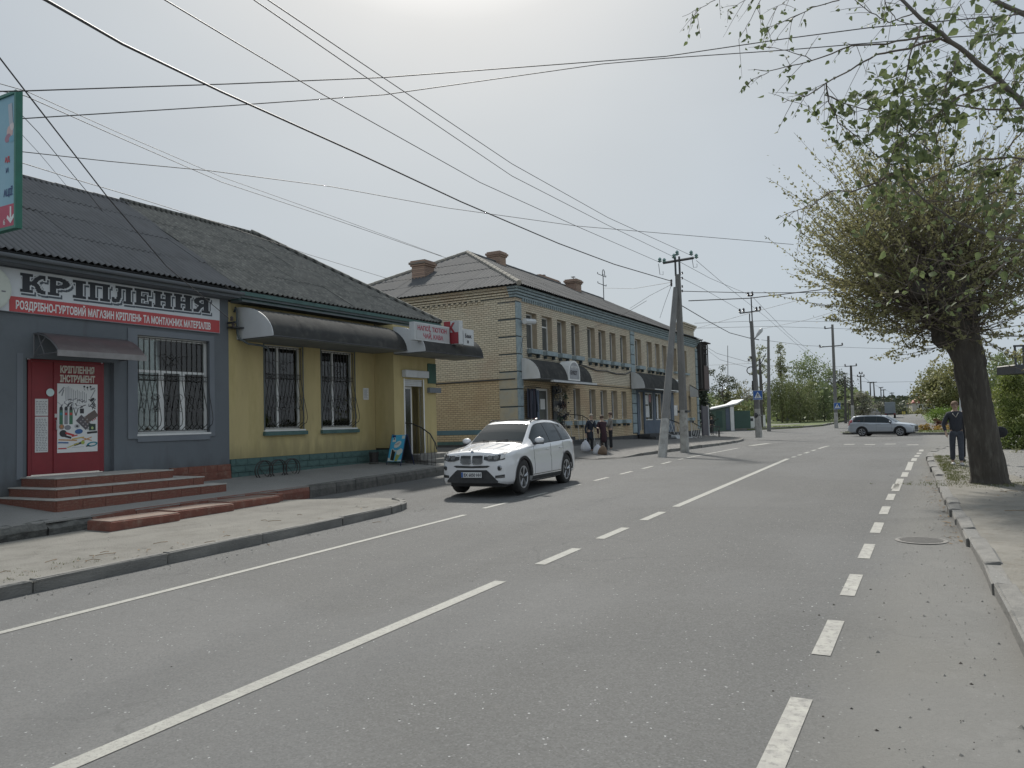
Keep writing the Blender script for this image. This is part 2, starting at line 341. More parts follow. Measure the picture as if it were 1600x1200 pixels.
road = sheet('road', [(-75,-12),(60,-12),(60,100),(-1,100),(-6,330),(-16,330),(-11,104),(-75,104)], 0, mroad, 1.5, kind='structure')
# left: low dusty pavement behind the kerb
KL = [(-9.8,-6),(-9.72,4),(-9.66,8),(-9.68,11),(-9.76,12.7),(-9.86,13.2),(-10.05,13.62),(-10.35,13.9),(-10.7,14.03),(-11.2,14.08)]
lowp = sheet('pavement', KL+[(-11.8,14.0),(-12.4,13.6),(-13.5,13.2),(-13.7,-6)], .13, mdusty, 1., kind='structure')
K2 = [(-11.6,28.0),(-10.95,28.4),(-10.7,31),(-10.45,34.6),(-10.25,38),(-10.6,44),(-11.1,50),(-11.8,55),(-12.8,58.5),(-15,61),(-22,63.5),(-40,67)]
pv2 = sheet('pavement', K2+[(-40,58),(-17.5,58),(-17.5,28.0)], .11, mpave, 1.5, kind='structure', zf=lambda x, y: HL(x, y)-.10*max(0, min(1, (31.5-y)/2.5)))
KR = [(.62,-6),(.55,5),(.5,7),(.43,8.7),(.37,10.2),(.22,13.1),(.02,17),(-.08,20),(-.3,26),(-.33,29),(-.1,32),(.5,35.5),(1.6,38.4),(4,41),(8,42.8),(20,45.5),(60,53)]
verge = sheet('pavement', KR+[(60,-6)], .12, mpath, 1.5, kind='structure')
rr = random.Random(4)
def ragged(a, b, n, amp):
    return [(lerp(a[0],b[0],i/n)+rr.uniform(-amp,amp), lerp(a[1],b[1],i/n)+rr.uniform(-amp*.5,amp*.5)) for i in range(n+1)]
dirt = sheet('dirt_verge', [(x+.16,y) for x,y in KR[1:10]]+ragged((-.1,29),(.45,25),5,.08)+ragged((.6,24),(1.5,20.5),6,.12)+ragged((1.9,19),(3.4,14),7,.2)+ragged((3.8,13),(6,4),9,.3), .128, mdirt, .75, kind='structure')
# far verges and the planted island
FK = [(-75,82),(-40,84.5),(-22.9,86.5),(-16.4,88.5),(-13.5,91),(-11.6,96),(-11.2,104),(-13.5,200),(-18,330)]
fv = sheet('grass_verge', FK+[(-75,330)], .12, mgrass, 3, kind='structure', skirt=.3)
fvr = sheet('grass_verge', [(2.2,84),(1.0,104),(-3.2,330),(60,330),(60,80),(24,79),(8,80)], .12, mgrass, 3, kind='structure', skirt=.3)
IS = [(-7.5,73),(-7.0,71.6),(-4,69.8),(-1.1,67.6),(.6,65.8),(4,63.5),(12,60.5),(30,57),(60,54.5),(60,60),(30,64),(14,70),(4,73.5),(-2,74.6),(-6.5,74.8)]
isl = sheet('traffic_island', IS, .16, mgrass, 1.5, kind='structure')
fpath = sheet('footpath', [(-75,93.5),(-24,95),(-17,99),(-15,103),(-15.5,105),(-18,102),(-24,97.5),(-75,96.5)], .135, mpath, 3, kind='structure')
# kerb stones, one object each
def kerb(parent, pts, length, w=.15, h=.15, out=1, dz=0., m=mkerb, jit=.012, drop=.12, zf=HL, lenvar=.1):
    P = [Vector((x,y,0)) for x,y in pts]; seg = []; acc = 0
    for a, b in zip(P, P[1:]): seg.append((acc, (b-a).length, a, b)); acc += (b-a).length
    def pt(s):
        for s0, l, a, b in seg:
            if s <= s0+l: return a.lerp(b, (s-s0)/l), (b-a).normalized()
        return P[-1].copy(), (P[-1]-P[-2]).normalized()
    s = 0; protos = []
    for k in range(3):
        mb = MB(); mb.box(-.5,.5,-w/2,w/2,-drop,h,.018); 
        q = random.Random(k+int(length*10)); mb.v = [(x+(q.uniform(-.012,.012) if z > 0 else 0), y+(q.uniform(-.008,.008) if z > 0 else 0), z+(q.uniform(-.01,.006) if z > 0 else 0)) for x,y,z in mb.v]
        protos.append(mb.mesh('kerb_stone', m))
    while s < acc-.15:
        l = length*rr.uniform(1-lenvar, 1+lenvar); a, d0 = pt(s); b, _ = pt(min(acc, s+l)); d = b-a
        if d.length < .1: break
        c = (a+b)/2; nrm_ = Vector((d.y,-d.x,0)).normalized()*out; c = c-nrm_*(w/2)+nrm_*rr.uniform(-jit,jit)
        o = link('kerb_stone', protos[rr.randrange(3)], parent); za = zf(a.x,a.y)+dz; zb = zf(b.x,b.y)+dz
        o.location = (c.x, c.y, (za+zb)/2+rr.uniform(-jit,jit)); o.rotation_euler = (0, -math.atan2(zb-za, d.length)+rr.uniform(-.006,.006), math.atan2(d.y, d.x)+rr.uniform(-.006,.006)*3)
        o.scale = ((d.length-.02), 1, 1); s += l
kerb(lowp, KL[:5], 1.9, h=.155); kerb(lowp, KL[4:9], .42, h=.15, jit=.004, lenvar=.02)
kerb(pv2, K2[:11], 1.5, h=.145, zf=lambda x, y: HL(x, y)-(.10*max(0, min(1, (31.5-y)/2.5)) if y < 31.5 else 0))
kerb(verge, KR[1:16], 1.0, w=.19, h=.128, out=-1, jit=.026, lenvar=.25)
kerb(fv, FK[:7], 2.4, w=.2, h=.2, out=1)
kerb(isl, IS[-1:]+IS[:9], 1.6, w=.16, h=.2, out=1)
# painted markings, each its own flat strip
def strip(name, x0, x1, y0, y1, m=mpaint, dz=.005, skew=0., wob=0.):
    mb = MB(); n = max(1, int((y1-y0)/.5)); A = []; B = []
    for i in range(n+1):
        y = lerp(y0, y1, i/n); sh = wob*math.sin(y*.8); f = (i/n)
        A.append((x0+sh, y+skew, HL(x0, y)+dz)); B.append((x1+sh, y-skew, HL(x1, y)+dz))
    mb.ribbon(B, A); me = mb.mesh(name, m)
    if me.polygons[0].normal.z < 0: me.flip_normals()
    return link(name, me, road)
strip('centre_line', -4.66, -4.51, -8, 8.0)
for a, b in ((9.03,10.22),(11.08,12.2),(13.08,14.18)): strip('centre_dash', -4.665, -4.515, a, b)
strip('centre_line', -4.65, -4.5, 14.95, 28.1)
for a, b in ((29,29.6),(30.4,31),(32,33),(34,35),(36,39.6)): strip('centre_dash', -4.63, -4.5, a, b)
strip('edge_line', -8.21, -8.10, -8, 12.9)
for i in range(8): strip('edge_dash', -8.36, -8.24, 13.85+i*1.98, 14.85+i*1.98, mpaint2 if i in (2,3,4) else mpaint)
strip('edge_line', -8.37, -8.25, 27.85, 37.5); strip('edge_line', -8.75, -8.4, 41.5, 46.4, mpaint)
for i in range(8): strip('side_dash', -.955, -.815, 4.5+i*2.05-(.25 if i == 0 else 0), 5.56+i*2.05, mpaint2)
for a, b in ((18.4,21.2),(21.7,23),(23.6,26.6),(27,28.3),(29.2,30.2),(31,32),(33,34.5)): strip('side_dash', -.93+.03*(a-18)*.6, -.78+.03*(a-18)*.6, a, b, mpaint2)
for px, py in ((1327,695),(1359,695.5),(1391,694.5),(1426,696.5)):
    d = ray(px, py); t = (.43-CAMZ)/d.z; p = d*t; strip('crossing_dash', p.x-.24, p.x+.24, p.y-.5, p.y+.5, mpaint2)
mb = MB(); mb.lathe([(.33,0),(.33,.006),(.29,.008),(.29,.003),(.0,.003)], (-.27,12.2,HL(-.3,12.2)+.001), 24)
for i in range(-4,5): w = math.sqrt(max(0,.27**2-(i*.06)**2)); mb.box(-.27-w,-.27+w,12.2+i*.06-.012,12.2+i*.06+.012,HL(0,12.2)+.003,HL(0,12.2)+.009)
tag(mb.build('manhole_cover', mat('cast_iron', (.175,.17,.16), (.21,.2,.185), rough=.8, scale=20)), 'round iron manhole cover in the road near the right kerb', 'manhole cover')
# litter on the road: pebbles, clods, twigs, dead leaves
def scatter(name, n, region, smin, smax, m, flat=.5, dz=0., seed=1, leafy=False, **tg):
    q = random.Random(seed); mb = MB()
    for i in range(n):
        x, y = region(q); s = q.uniform(smin, smax)*(q.random()**1.5+.3); z = HL(x, y)+dz; a = q.uniform(0, 6.28); ca, sa = math.cos(a), math.sin(a)
        if leafy: P = [(-s,0,0),(0,-s*.5,s*.2),(s,0,s*q.uniform(.1,.5)),(0,s*.5,s*.1)]; k = len(mb.v); mb.v += [(x+px*ca-py*sa, y+px*sa+py*ca, z+pz+.004) for px,py,pz in P]; mb.f.append((k,k+1,k+2,k+3))
        else:
            k = len(mb.v); P = [(1,0,0),(.3,.9,0),(-.8,.6,0),(-.9,-.5,0),(.4,-.9,0),(.1,.1,flat*1.6)]
            mb.v += [(x+(px*ca-py*sa)*s*q.uniform(.7,1.2), y+(px*sa+py*ca)*s, z+pz*s) for px,py,pz in P]; mb.f += [(k+i_,k+(i_+1)%5,k+5) for i_ in range(5)]
    o = link(name, mb.mesh(name, m), None, **tg); o['kind'] = 'stuff'; return o
mstone = mat('pebble', (.27,.26,.235), (.15,.145,.135), rough=.9, scale=9)
mclod = mat('dark_clod', (.035,.032,.03), (.07,.06,.05), rough=.9, scale=9)
mdead = mat('dead_leaf', (.22,.14,.06), (.15,.10,.05), rough=.9, scale=12)
def rl(q):
    y = 2+q.random()*12; return (interp(y, [(b,a) for a,b in KL])+.05+abs(q.gauss(0,.35)), y)
def rr_(q):
    y = 3+q.random()**1.5*20; return (interp(y, [(b,a) for a,b in KR])-.05-abs(q.gauss(0,.45)), y)
scatter('gravel', 420, rl, .006, .022, mstone, seed=1); scatter('gravel', 520, rr_, .006, .02, mstone, seed=2)
scatter('gravel', 260, lambda q: (q.uniform(-13,-9.9), q.uniform(2,13.6)), .004, .016, mstone, dz=.13, seed=3)
scatter('gravel', 900, lambda q: (q.uniform(.7,4.5), q.uniform(5,24)), .006, .03, mstone, dz=.13, seed=4)
scatter('clods', 60, lambda q: (q.uniform(-1.3,.35), q.uniform(3.2,9)), .006, .017, mclod, seed=6)
scatter('clods', 120, lambda q: (q.uniform(-8,.3), q.uniform(2,26)), .004, .009, mclod, seed=16)
scatter('fallen_leaves', 160, lambda q: (lambda y: (interp(y, [(b,a) for a,b in KR])-.04-abs(q.gauss(0,.14)), y))(q.uniform(12,22)), .02, .045, mdead, seed=7, leafy=True)
scatter('fallen_leaves', 110, lambda q: (q.uniform(.7,4), q.uniform(8,22)), .02, .05, mdead, dz=.135, seed=8, leafy=True)
scatter('fallen_leaves', 90, lambda q: (q.uniform(-10.6,-9.9), q.uniform(4,13)), .015, .04, mdead, dz=.135, seed=9, leafy=True)
q = random.Random(12); mb = MB()
for i in range(34):
    if i < 20: x, y, dz = q.uniform(-10.9,-9.3), q.uniform(3,12), .14
    else: x, y, dz = q.uniform(.8,2.5), q.uniform(9,18), .14
    if x > -9.75 and x < 0: dz = .005
    a = q.uniform(0,6.28); l = q.uniform(.08,.3); z = HL(x,y)+dz
    mb.tube([(x,y,z),(x+math.cos(a)*l*.5,y+math.sin(a)*l*.5,z+.012),(x+math.cos(a+.3)*l,y+math.sin(a+.3)*l,z)], .004, 4)
o = mb.build('twig_litter', mdead); o['kind'] = 'stuff'
# grass tufts: by the tree and kerb, on far verge edges
def tufts(name, n, region, h, m, dz, seed, blades=7):
    q = random.Random(seed); P = []; D = []
    for i in range(n):
        x, y = region(q); z = HL(x,y)+dz
        for b in range(blades): P.append((x+q.gauss(0,.03), y+q.gauss(0,.03), z-.01)); D.append((q.gauss(0,.5), q.gauss(0,.5), 1))
    me = leaves_mesh(name, P, D, h, m, asp=.12, jit=.15); o = link(name, me); o['kind'] = 'stuff'; return o
mblade = leafmat('grass_blade', (.06,.075,.02), (.14,.15,.045), scale=2)
def rg(q):
    y = q.uniform(19.5,27.5); return (interp(y, [(b,a) for a,b in KR])+.22+abs(q.gauss(0,.35)), y)
tufts('grass', 900, rg, .06, mblade, .12, 1); tufts('grass', 420, lambda q: (q.gauss(1.0,.75), q.gauss(18.9,.35)), .05, mblade, .12, 2)
tufts('grass', 70, lambda q: (q.uniform(-10.8,-9.95), q.uniform(3,7)), .05, mblade, .12, 3)
def ri(q):
    while True:
        x = q.uniform(-8,20); y = q.uniform(57,75)
        if inside((x,y), IS): return (x,y)
tufts('grass', 2600, ri, .16, mblade, .15, 4, 4)
def rf(q):
    while True:
        x = q.uniform(-60,-11.5); y = q.uniform(82,93)
        if inside((x,y), FK+[(-75,330)]): return (x,y)
tufts('grass', 5000, rf, .22, mblade, .1, 5, 3)
tufts('grass', 1500, lambda q: (q.uniform(2,40), q.uniform(80,100)), .2, mblade, .1, 6, 3)
# ---------------------------------------------------------------- the two shops on the left
SROT = R(-1.1)
mgrey = mat('grey_stucco', (.138,.155,.172), (.127,.143,.158), scale=.9, rough=.9, bump=.35, bscale=90, c3=(.11,.12,.135), s3=1.3, amt3=.45, detail=10, zdirt=(.75,1.35,(.085,.088,.088)))
mgrey2 = mat('grey_trim', (.17,.188,.21), (.155,.172,.195), scale=1.5, rough=.85, bump=.2, bscale=70)
myel = mat('yellow_stucco', (.50,.415,.21), (.415,.345,.175), scale=1.2, rough=.92, bump=.4, bscale=110, c3=(.36,.30,.13), s3=1.4, amt3=.65, detail=10, stretch=(1,1,.22), zdirt=(1.2,1.75,(.27,.235,.12)))
mgreen = mat('green_paint', (.085,.155,.145), (.065,.12,.115), scale=3, rough=.85, bump=.4, bscale=40, c3=(.05,.075,.07), s3=4, amt3=.6)
mfasc = mat('fascia_paint', (.105,.125,.135), (.08,.10,.105), scale=2, rough=.7, c3=(.16,.15,.14), s3=5, amt3=.5)
mwhite = mat('white_plastic', (.70,.71,.70), (.62,.63,.62), scale=2, rough=.45)
mwhited = mat('aged_white_panel', (.55,.57,.58), (.48,.50,.51), scale=1.5, rough=.6, c3=(.36,.36,.34), s3=2, amt3=.35, stretch=(1,1,.4))
mdkm = mat('dark_metal', (.035,.038,.042), (.05,.052,.055), scale=8, rough=.5)
mblk = mat('black_iron', (.022,.022,.024), (.04,.035,.03), scale=20, rough=.55)
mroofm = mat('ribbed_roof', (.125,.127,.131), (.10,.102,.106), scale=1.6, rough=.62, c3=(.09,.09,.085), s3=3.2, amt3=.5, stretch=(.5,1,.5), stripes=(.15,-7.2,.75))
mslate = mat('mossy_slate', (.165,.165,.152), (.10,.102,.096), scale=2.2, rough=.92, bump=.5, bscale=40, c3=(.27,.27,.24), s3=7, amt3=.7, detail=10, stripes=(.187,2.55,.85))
mslate2 = mat('slate_grey', (.088,.091,.094), (.070,.073,.077), scale=.8, rough=.9, c3=(.12,.115,.108), s3=1.4, amt3=.4)
mcanvas = mat('awning_sheet', (.060,.061,.060), (.044,.045,.045), scale=1.4, rough=1., spec=.15, c3=(.11,.108,.10), s3=3, amt3=.55)
msoff = mat('soffit_panel', (.20,.205,.19), (.165,.17,.16), scale=2, rough=.8)
mred = mat('red_door_paint', (.23,.022,.03), (.20,.018,.026), scale=2, rough=.45, c3=(.16,.02,.022), s3=3, amt3=.4)
def glassmat(name, c, rough=.06):
    return pmat(name, c, rough=rough, spec=.6)
mglass = glassmat('window_glass', (.018,.021,.024))
mcurt = mat('curtain', (.22,.23,.22), (.14,.15,.15), scale=3, rough=.9, stretch=(1,9,.3))
def see_glass(name, tint=.75):
    m = bpy.data.materials.new(name); m.use_nodes = True; t = m.node_tree; t.nodes.remove(t.nodes['Principled BSDF']); o = t.nodes['Material Output']
    g = N('ShaderNodeBsdfGlossy', t); g.inputs['Roughness'].default_value = .02; tr = N('ShaderNodeBsdfTransparent', t); tr.inputs[0].default_value = (tint*.92,tint,tint*.98,1)
    f = N('ShaderNodeFresnel', t); f.inputs[0].default_value = 1.7; ms = N('ShaderNodeMixShader', t)
    t.links.new(f.outputs[0], ms.inputs[0]); t.links.new(tr.outputs[0], ms.inputs[1]); t.links.new(g.outputs[0], ms.inputs[2]); t.links.new(ms.outputs[0], o.inputs[0]); return m
mseeg = see_glass('clear_glass')
mroom = mat('room_dark', (.13,.135,.14), (.06,.065,.07), scale=1.5, rough=.9)
def wall(parent, m, u0, u1, z0, z1, holes, n=0., depth=.18, name='wall', back=None, axis='n', revm=None, **tg):
    """front skin with openings and reveals; axis 'n': faces +x at x=n; axis 'u': faces -y at y=n, u runs along x"""
    us = sorted({u0,u1,*[h[0] for h in holes],*[h[1] for h in holes]}); zs = sorted({z0,z1,*[h[2] for h in holes],*[h[3] for h in holes]})
    mb = MB(); P = (lambda a,u,z: (a,u,z)) if axis == 'n' else (lambda a,u,z: (u,-a,z))
    for i in range(len(us)-1):
        for j in range(len(zs)-1):
            a, b, c, d = us[i], us[i+1], zs[j], zs[j+1]
            if any(h[0]-1e-6 <= a and b <= h[1]+1e-6 and h[2]-1e-6 <= c and d <= h[3]+1e-6 for h in holes): continue
            mb.quad(P(n,a,c),P(n,b,c),P(n,b,d),P(n,a,d))
    rv = MB() if revm else mb
    for a, b, c, d in holes:
        k = n-depth
        rv.quad(P(n,a,c),P(n,a,d),P(k,a,d),P(k,a,c)); rv.quad(P(n,b,d),P(n,b,c),P(k,b,c),P(k,b,d)); rv.quad(P(n,a,d),P(n,b,d),P(k,b,d),P(k,a,d)); rv.quad(P(n,b,c),P(n,a,c),P(k,a,c),P(k,b,c))
        if revm: rv.build('window_reveal', revm, parent); rv = MB()
    return mb.build(name, m, parent, **tg)
def roof_sheets(parent, O, U, T, poly, w, h, pitch, amp, m, name='roof_sheet', lap=.12, seed=0, rows0=0., wob=.012):
    O, U, T = Vector(O), Vector(U).normalized(), Vector(T).normalized(); NN = U.cross(T)
    if NN.z < 0: NN = -NN
    q = random.Random(seed); ss = [p[0] for p in poly]; tt = [p[1] for p in poly]
    def trange(s):
        ts = []
        for i in range(len(poly)):
            (s1,t1),(s2,t2) = poly[i-1], poly[i]
            if (s1-s)*(s2-s) <= 0 and s1 != s2: ts.append(t1+(t2-t1)*(s-s1)/(s2-s1))
        return (min(ts), max(ts)) if len(ts) >= 2 else None
    t = min(tt); row = 0
    while t < max(tt)-.02:
        t2 = t+h; s = min(ss)
        while s < max(ss)-.02:
            mb = MB(); ncol = int(round(w/pitch))*4; off = q.uniform(-wob, wob)*1.6; A = []; B = []; Lp = []
            def flush():
                if len(A) > 1: mb.ribbon(A, B); mb.ribbon(Lp, A)
                A.clear(); B.clear(); Lp.clear()
            for c in range(ncol+1):
                sc_ = s+w*c/ncol
                if sc_ > max(ss)+1e-6: break
                r = trange(min(max(sc_, min(ss)+1e-4), max(ss)-1e-4)); lo = max(t, r[0]) if r else 1; hi = min(t2+lap, r[1]) if r else 0
                if hi-lo < .01: flush(); continue
                wv = amp*math.cos(2*math.pi*c/4)
                e0 = .04+off*.3+wv+.006*(1-(lo-t)/h); e1 = e0-.012*(hi-lo)/h
                A.append(O+U*sc_+T*lo+NN*e0); B.append(O+U*sc_+T*hi+NN*e1); Lp.append(O+U*sc_+T*(lo+.004)+NN*(e0-.009))
            flush()
            if mb.v: mb.build(name, m, parent, fix=False)
            s += w
        t = t2; row += 1
def fascia(parent, m, n0, n1, u0, u1, z0, z1, name): return MB().box(n0,n1,u0,u1,z0,z1).build(name, m, parent)
def grille_bars(mb, u0, u1, z0, z1, n, pitch=.14, belly=.24, upper=.42):
    H = z1-z0; k = max(3, int(round((u1-u0)/pitch)))
    for i in range(k+1):
        u = lerp(u0+.03, u1-.03, i/k)
        zs = [(z1-.02,0),(z0+H*(1-upper)+.02,0),(z0+H*(1-upper)-.1,.01),(z0+H*.32,belly*.6),(z0+H*.2,belly*.9),(z0+H*.13,belly),(z0+H*.075,belly*.85),(z0+H*.045,belly*.35),(z0+H*.02,.0)]
        mb.tube([(n+d,u,z) for z,d in zs], .0115, 4)
    for z in (z1-.03, z0+H*(1-upper)+.05, z0+H*(1-upper)-.07, z0+.03): mb.tube([(n,u0,z),(n,u1,z)], .009, 4)
    def curl(uc, zc, r, d, a0, sgn):
        pts = []
        for j in range(14):
            a = a0+sgn*j*.5; rr2 = r*(1-j/15); pts.append((n+d, uc+math.cos(a)*rr2, zc+math.sin(a)*rr2))
        mb.tube(pts, .007, 4)
    zm = z0+H*.36; W = u1-u0
    for f, sg in ((.2,1),(.36,-1),(.52,1),(.68,-1),(.84,1)):
        u = u0+W*f; curl(u, zm, .11, belly*.62, 0 if sg > 0 else 3.14, sg); curl(u, zm-.3, .1, belly*.75, 3.14 if sg > 0 else 0, -sg)
        mb.tube([(n+belly*.6,u+sg*.1,zm),(n+belly*.7,u,zm-.15),(n+belly*.8,u-sg*.1,zm-.3)], .007, 4)
    zt = z1-H*.2
    for sg in (-1,1):
        curl((u0+u1)/2+sg*.11, zt, .1, .01, 1.57, sg); curl((u0+u1)/2+sg*.1, zt-.17, .08, .01, -1.57, -sg)
        mb.tube([(n+.01,(u0+u1)/2,zt-.2),(n+.01,(u0+u1)/2+sg*.2,zt+.02),(n+.01,(u0+u1)/2+sg*.42,zt+.06)], .007, 4)
    for i in range(k):
        u = lerp(u0+.03, u1-.03, (i+.5)/k); mb.tube([(n,u+math.cos(a)*.04,z0+H*(1-upper)-.01+math.sin(a)*.045) for a in [j*1.05 for j in range(7)]], .006, 3)
def window(parent, u0, u1, z0, z1, n, mull=(), trans=None, fm=mwhite, gm=None, fw=.06, depth=.05, room=True, sill=None, name='window', curtain=False):
    f = MB(); d0 = n-depth
    f.box(d0,n,u0,u0+fw,z0,z1); f.box(d0,n,u1-fw,u1,z0,z1); f.box(d0,n,u0+fw,u1-fw,z0,z0+fw); f.box(d0,n,u0+fw,u1-fw,z1-fw,z1)
    xs = [u0+fw]+[lerp(u0,u1,q_) for q_ in mull]+[u1-fw]
    for q_ in mull: c = lerp(u0,u1,q_); f.box(d0,n-.003,c-fw*.5,c+fw*.5,z0+fw,z1-fw)
    zs = [z0+fw,z1-fw]
    if trans: zt = lerp(z0,z1,trans); f.box(d0,n-.006,u0+fw,u1-fw,zt-fw*.4,zt+fw*.4); zs = [z0+fw,zt,z1-fw]
    w = f.build(name, fm, parent)
    for i in range(len(xs)-1):
        for j in range(len(zs)-1): MB().box(d0+.012,d0+.02,xs[i]-.01,xs[i+1]+.01,zs[j]-.01,zs[j+1]+.01).build('pane', gm or mglass, w)
    if sill: MB().box(n-depth,n+sill[0],u0-sill[1],u1+sill[1],z0-sill[2],z0-.003,.0).build('sill', sill[3], w)
    if room and gm:
        MB().box(d0-.9,d0-.8,u0,u1,z0,z1).build('room_back', mroom, w)
    if curtain:
        c = MB(); k = 14; a0, a1 = curtain
        c.ribbon([(d0-.08+.02*math.sin(i*2.2),lerp(lerp(u0,u1,a0),lerp(u0,u1,a1),i/k),z0) for i in range(k+1)],[(d0-.08+.02*math.sin(i*2.2),lerp(lerp(u0,u1,a0),lerp(u0,u1,a1),i/k),z1) for i in range(k+1)]); c.build('curtain', mcurt, w, fix=False)
    return w
# --- grey hardware shop
gs = thing('shop_building', 'grey stuccoed hardware shop with a red door and dark ribbed roof', 'building', (-16.6,12,0), SROT)
DR = (-2.66,-.70,1.13,3.63); WN = (-.12,1.93,1.97,4.33)
wall(gs, mgrey, -7, 2.56, .2, 5.62, [DR, WN], 0, .2)
mb = MB(); mb.quad((0,-7,.2),(-10,-7,.2),(-10,-7,5.6),(0,-7,5.6)); mb.quad((-10,-7,.2),(-10,2.56,.2),(-10,2.56,5.6),(-10,-7,5.6)); mb.build('rear_wall', mgrey, gs)
MB().box(0.002,.03,-.37,-.12,1.86,4.47).build('window_trim', mgrey2, gs); MB().box(.002,.03,1.93,2.08,1.86,4.47).build('window_trim', mgrey2, gs)
MB().box(.002,.031,-.12,1.93,4.33,4.47).build('window_trim', mgrey2, gs); MB().box(.002,.031,-.12,1.93,1.78,1.92).build('window_trim', mgrey2, gs)
w = window(gs, -.12, 1.93, 1.97, 4.33, -.1, (), .64, gm=mseeg, sill=(.14,.02,.05,mwhite), fw=.075, curtain=(.0,.3))
for c_ in (.60,1.20): MB().box(-.148,-.102,c_-.07,c_+.07,2.05,3.45).build('mullion', mwhite, w)
MB().box(-.2,-.17,-.1,1.9,2.95,3.0).build('shelf', mwhited, w)
for i,(u,h_,mm) in enumerate(((.1,.25,mwhited),(.35,.18,mgrey2),(.62,.34,mwhited),(.8,.42,mgreen),(1.2,.25,mgrey2),(1.45,.45,mwhited),(1.7,.3,mwhited))):
    MB().box(-.42,-.25,u-.1,u+.1,2.0,2.0+h_,.02).build('goods', mm, w)
g = MB(); grille_bars(g, -.1, 1.91, 2.0, 4.31, -.02, .155, .22); g.build('window_grille', mblk, gs)
MB().box(0,.014,-2.84,-2.72,1.1,3.72).build('door_trim', mgrey2, gs)
# red double door
dr = MB().box(-.19,-.13,-2.47,-2.02,1.17,3.58).build('door', mred, gs, label='narrow red fixed leaf with paper notices')
MB().box(-.185,-.12,-2.55,-2.48,1.15,3.62).box(-.185,-.12,-.94,-.87,1.15,3.62).box(-.185,-.12,-2.48,-.94,3.585,3.625).build('door_frame', mred, gs)
d2 = MB().box(-.185,-.115,-2.015,-.945,1.17,3.58).build('door', mred, gs, label='wide red door leaf with tool poster')
MB().box(-.18,-.14,-2.66,-2.56,1.13,3.63).build('door_surround', mgrey, gs); MB().box(-.18,-.14,-.86,-.70,1.13,3.63).build('door_surround', mgrey, gs)
h = MB(); h.tube([(-.11,-1.975,2.12),(-.06,-1.975,2.12),(-.06,-1.975,2.32),(-.11,-1.975,2.32)], .013, 6); h.box(-.115,-.1,-2.0,-1.95,2.38,2.46); h.build('handle', pmat('steel',(.5,.5,.5),.3,1.), d2)
mb = MB(); mb.lathe([(.0,.0),(.085,0),(.085,.004),(0,.004)], (-.113,-2.09,2.92), 20, 'x'); mb.build('round_sticker', pmat('pale_blue_sticker', (.55,.68,.68)), dr)
mpaper = mat('notice_paper', (.62,.63,.62), (.55,.56,.56), scale=4, rough=.7); mink = pmat('grey_ink', (.16,.16,.18), .8)
for zz0, zz1 in ((2.42,2.78),(1.64,2.40)):
    nb = MB().box(-.13,-.124,-2.40,-2.13,zz0,zz1).build('notice', mpaper, dr); ink = MB(); q = random.Random(int(zz0*10)); z = zz1-.05
    while z > zz0+.03:
        u = -2.38
        while u < -2.17:
            l = q.uniform(.02,.06); ink.quad((-.1225,u,z-.012),(-.1225,min(u+l,-2.15),z-.012),(-.1225,min(u+l,-2.15),z),(-.1225,u,z)); u += l+.018
        z -= .035
    ink.build('print', mink, nb, fix=False)
ps = MB().box(-.114,-.108,-1.94,-1.03,1.61,3.12).build('poster', pmat('poster_white', (.66,.67,.67), .5), d2)
def flat(parent, shapes, o, su, sz, n, ax='n', pre='print'):
    by = {}
    for kind, c, x, y, w_, h_, rot in shapes: by.setdefault(c, []).append((kind,x,y,w_,h_,rot))
    for li, (c, L_) in enumerate(by.items()):
        mb = MB(); mm = pmat('ink_%d_%d_%d' % tuple(int(v*99) for v in c), c, .5)
        for i_, (kind,x,y,w_,h_,rot) in enumerate(L_):
            if kind == 'e': P = [(math.cos(a)*w_/2, math.sin(a)*h_/2) for a in [j*math.pi/7 for j in range(14)]]
            elif kind == 't': P = [(-w_/2,-h_/2),(w_/2,-h_/2),(0,h_/2)]
            else: P = [(-w_/2,-h_/2),(w_/2,-h_/2),(w_/2,h_/2),(-w_/2,h_/2)]
            ca, sa = math.cos(rot), math.sin(rot); nn = n+.0006*(li+1)+.00004*i_
            Q = [(o[0]+(x*su+(px*ca-py*sa)*su), o[1]+(y*sz+(px*sa+py*ca)*su)) for px,py in P]
            mb.quad(*[(nn,a,b) if ax == 'n' else (a,-nn,b) for a,b in Q])
        mb.build(pre, mm, parent, fix=False)
G1,G2,K1,RD,OR,BL,GN,TL = (.22,.23,.25),(.42,.43,.45),(.03,.03,.035),(.45,.05,.05),(.5,.22,.05),(.04,.12,.3),(.05,.16,.09),(.03,.22,.28)
sh = [('r',G1,.1,1.5,.03,.2,-.7),('r',G1,.13,1.44,.03,.16,-.3)]
sh += [('r',G2,.2+.035*i,1.42,.022,.3+.03*(i%3),0) for i in range(4)]+[('r',G1,.35+.045*i,1.4-.01*i,.014,.3-.04*(i%3),0) for i in range(9)]
sh += [('e',K1,.66+.08*i,1.6-.02*(i%2),.05,.05,0) for i in range(3)]+[('r',K1,.66+.08*i,1.54,.01,.08,.4) for i in range(3)]+[('r',G1,.88,1.42,.02,.25,-.5),('e',G1,.88,1.55,.12,.05,.3),('e',K1,.86,1.28,.14,.07,.6)]
q = random.Random(5)
sh += [('r',q.choice((G1,G2,K1)),q.uniform(.05,.95),q.uniform(1.08,1.28),q.uniform(.04,.18),.02,q.uniform(-1.4,1.4)) for _ in range(46)]
for i, c in enumerate((GN,G1,GN)): sh += [('r',c,.09+.12*i,.86,.085,.36,0),('e',K1,.09+.12*i,1.06,.08,.1,0),('r',RD if i else TL,.09+.12*i,.93,.06,.06,0)]
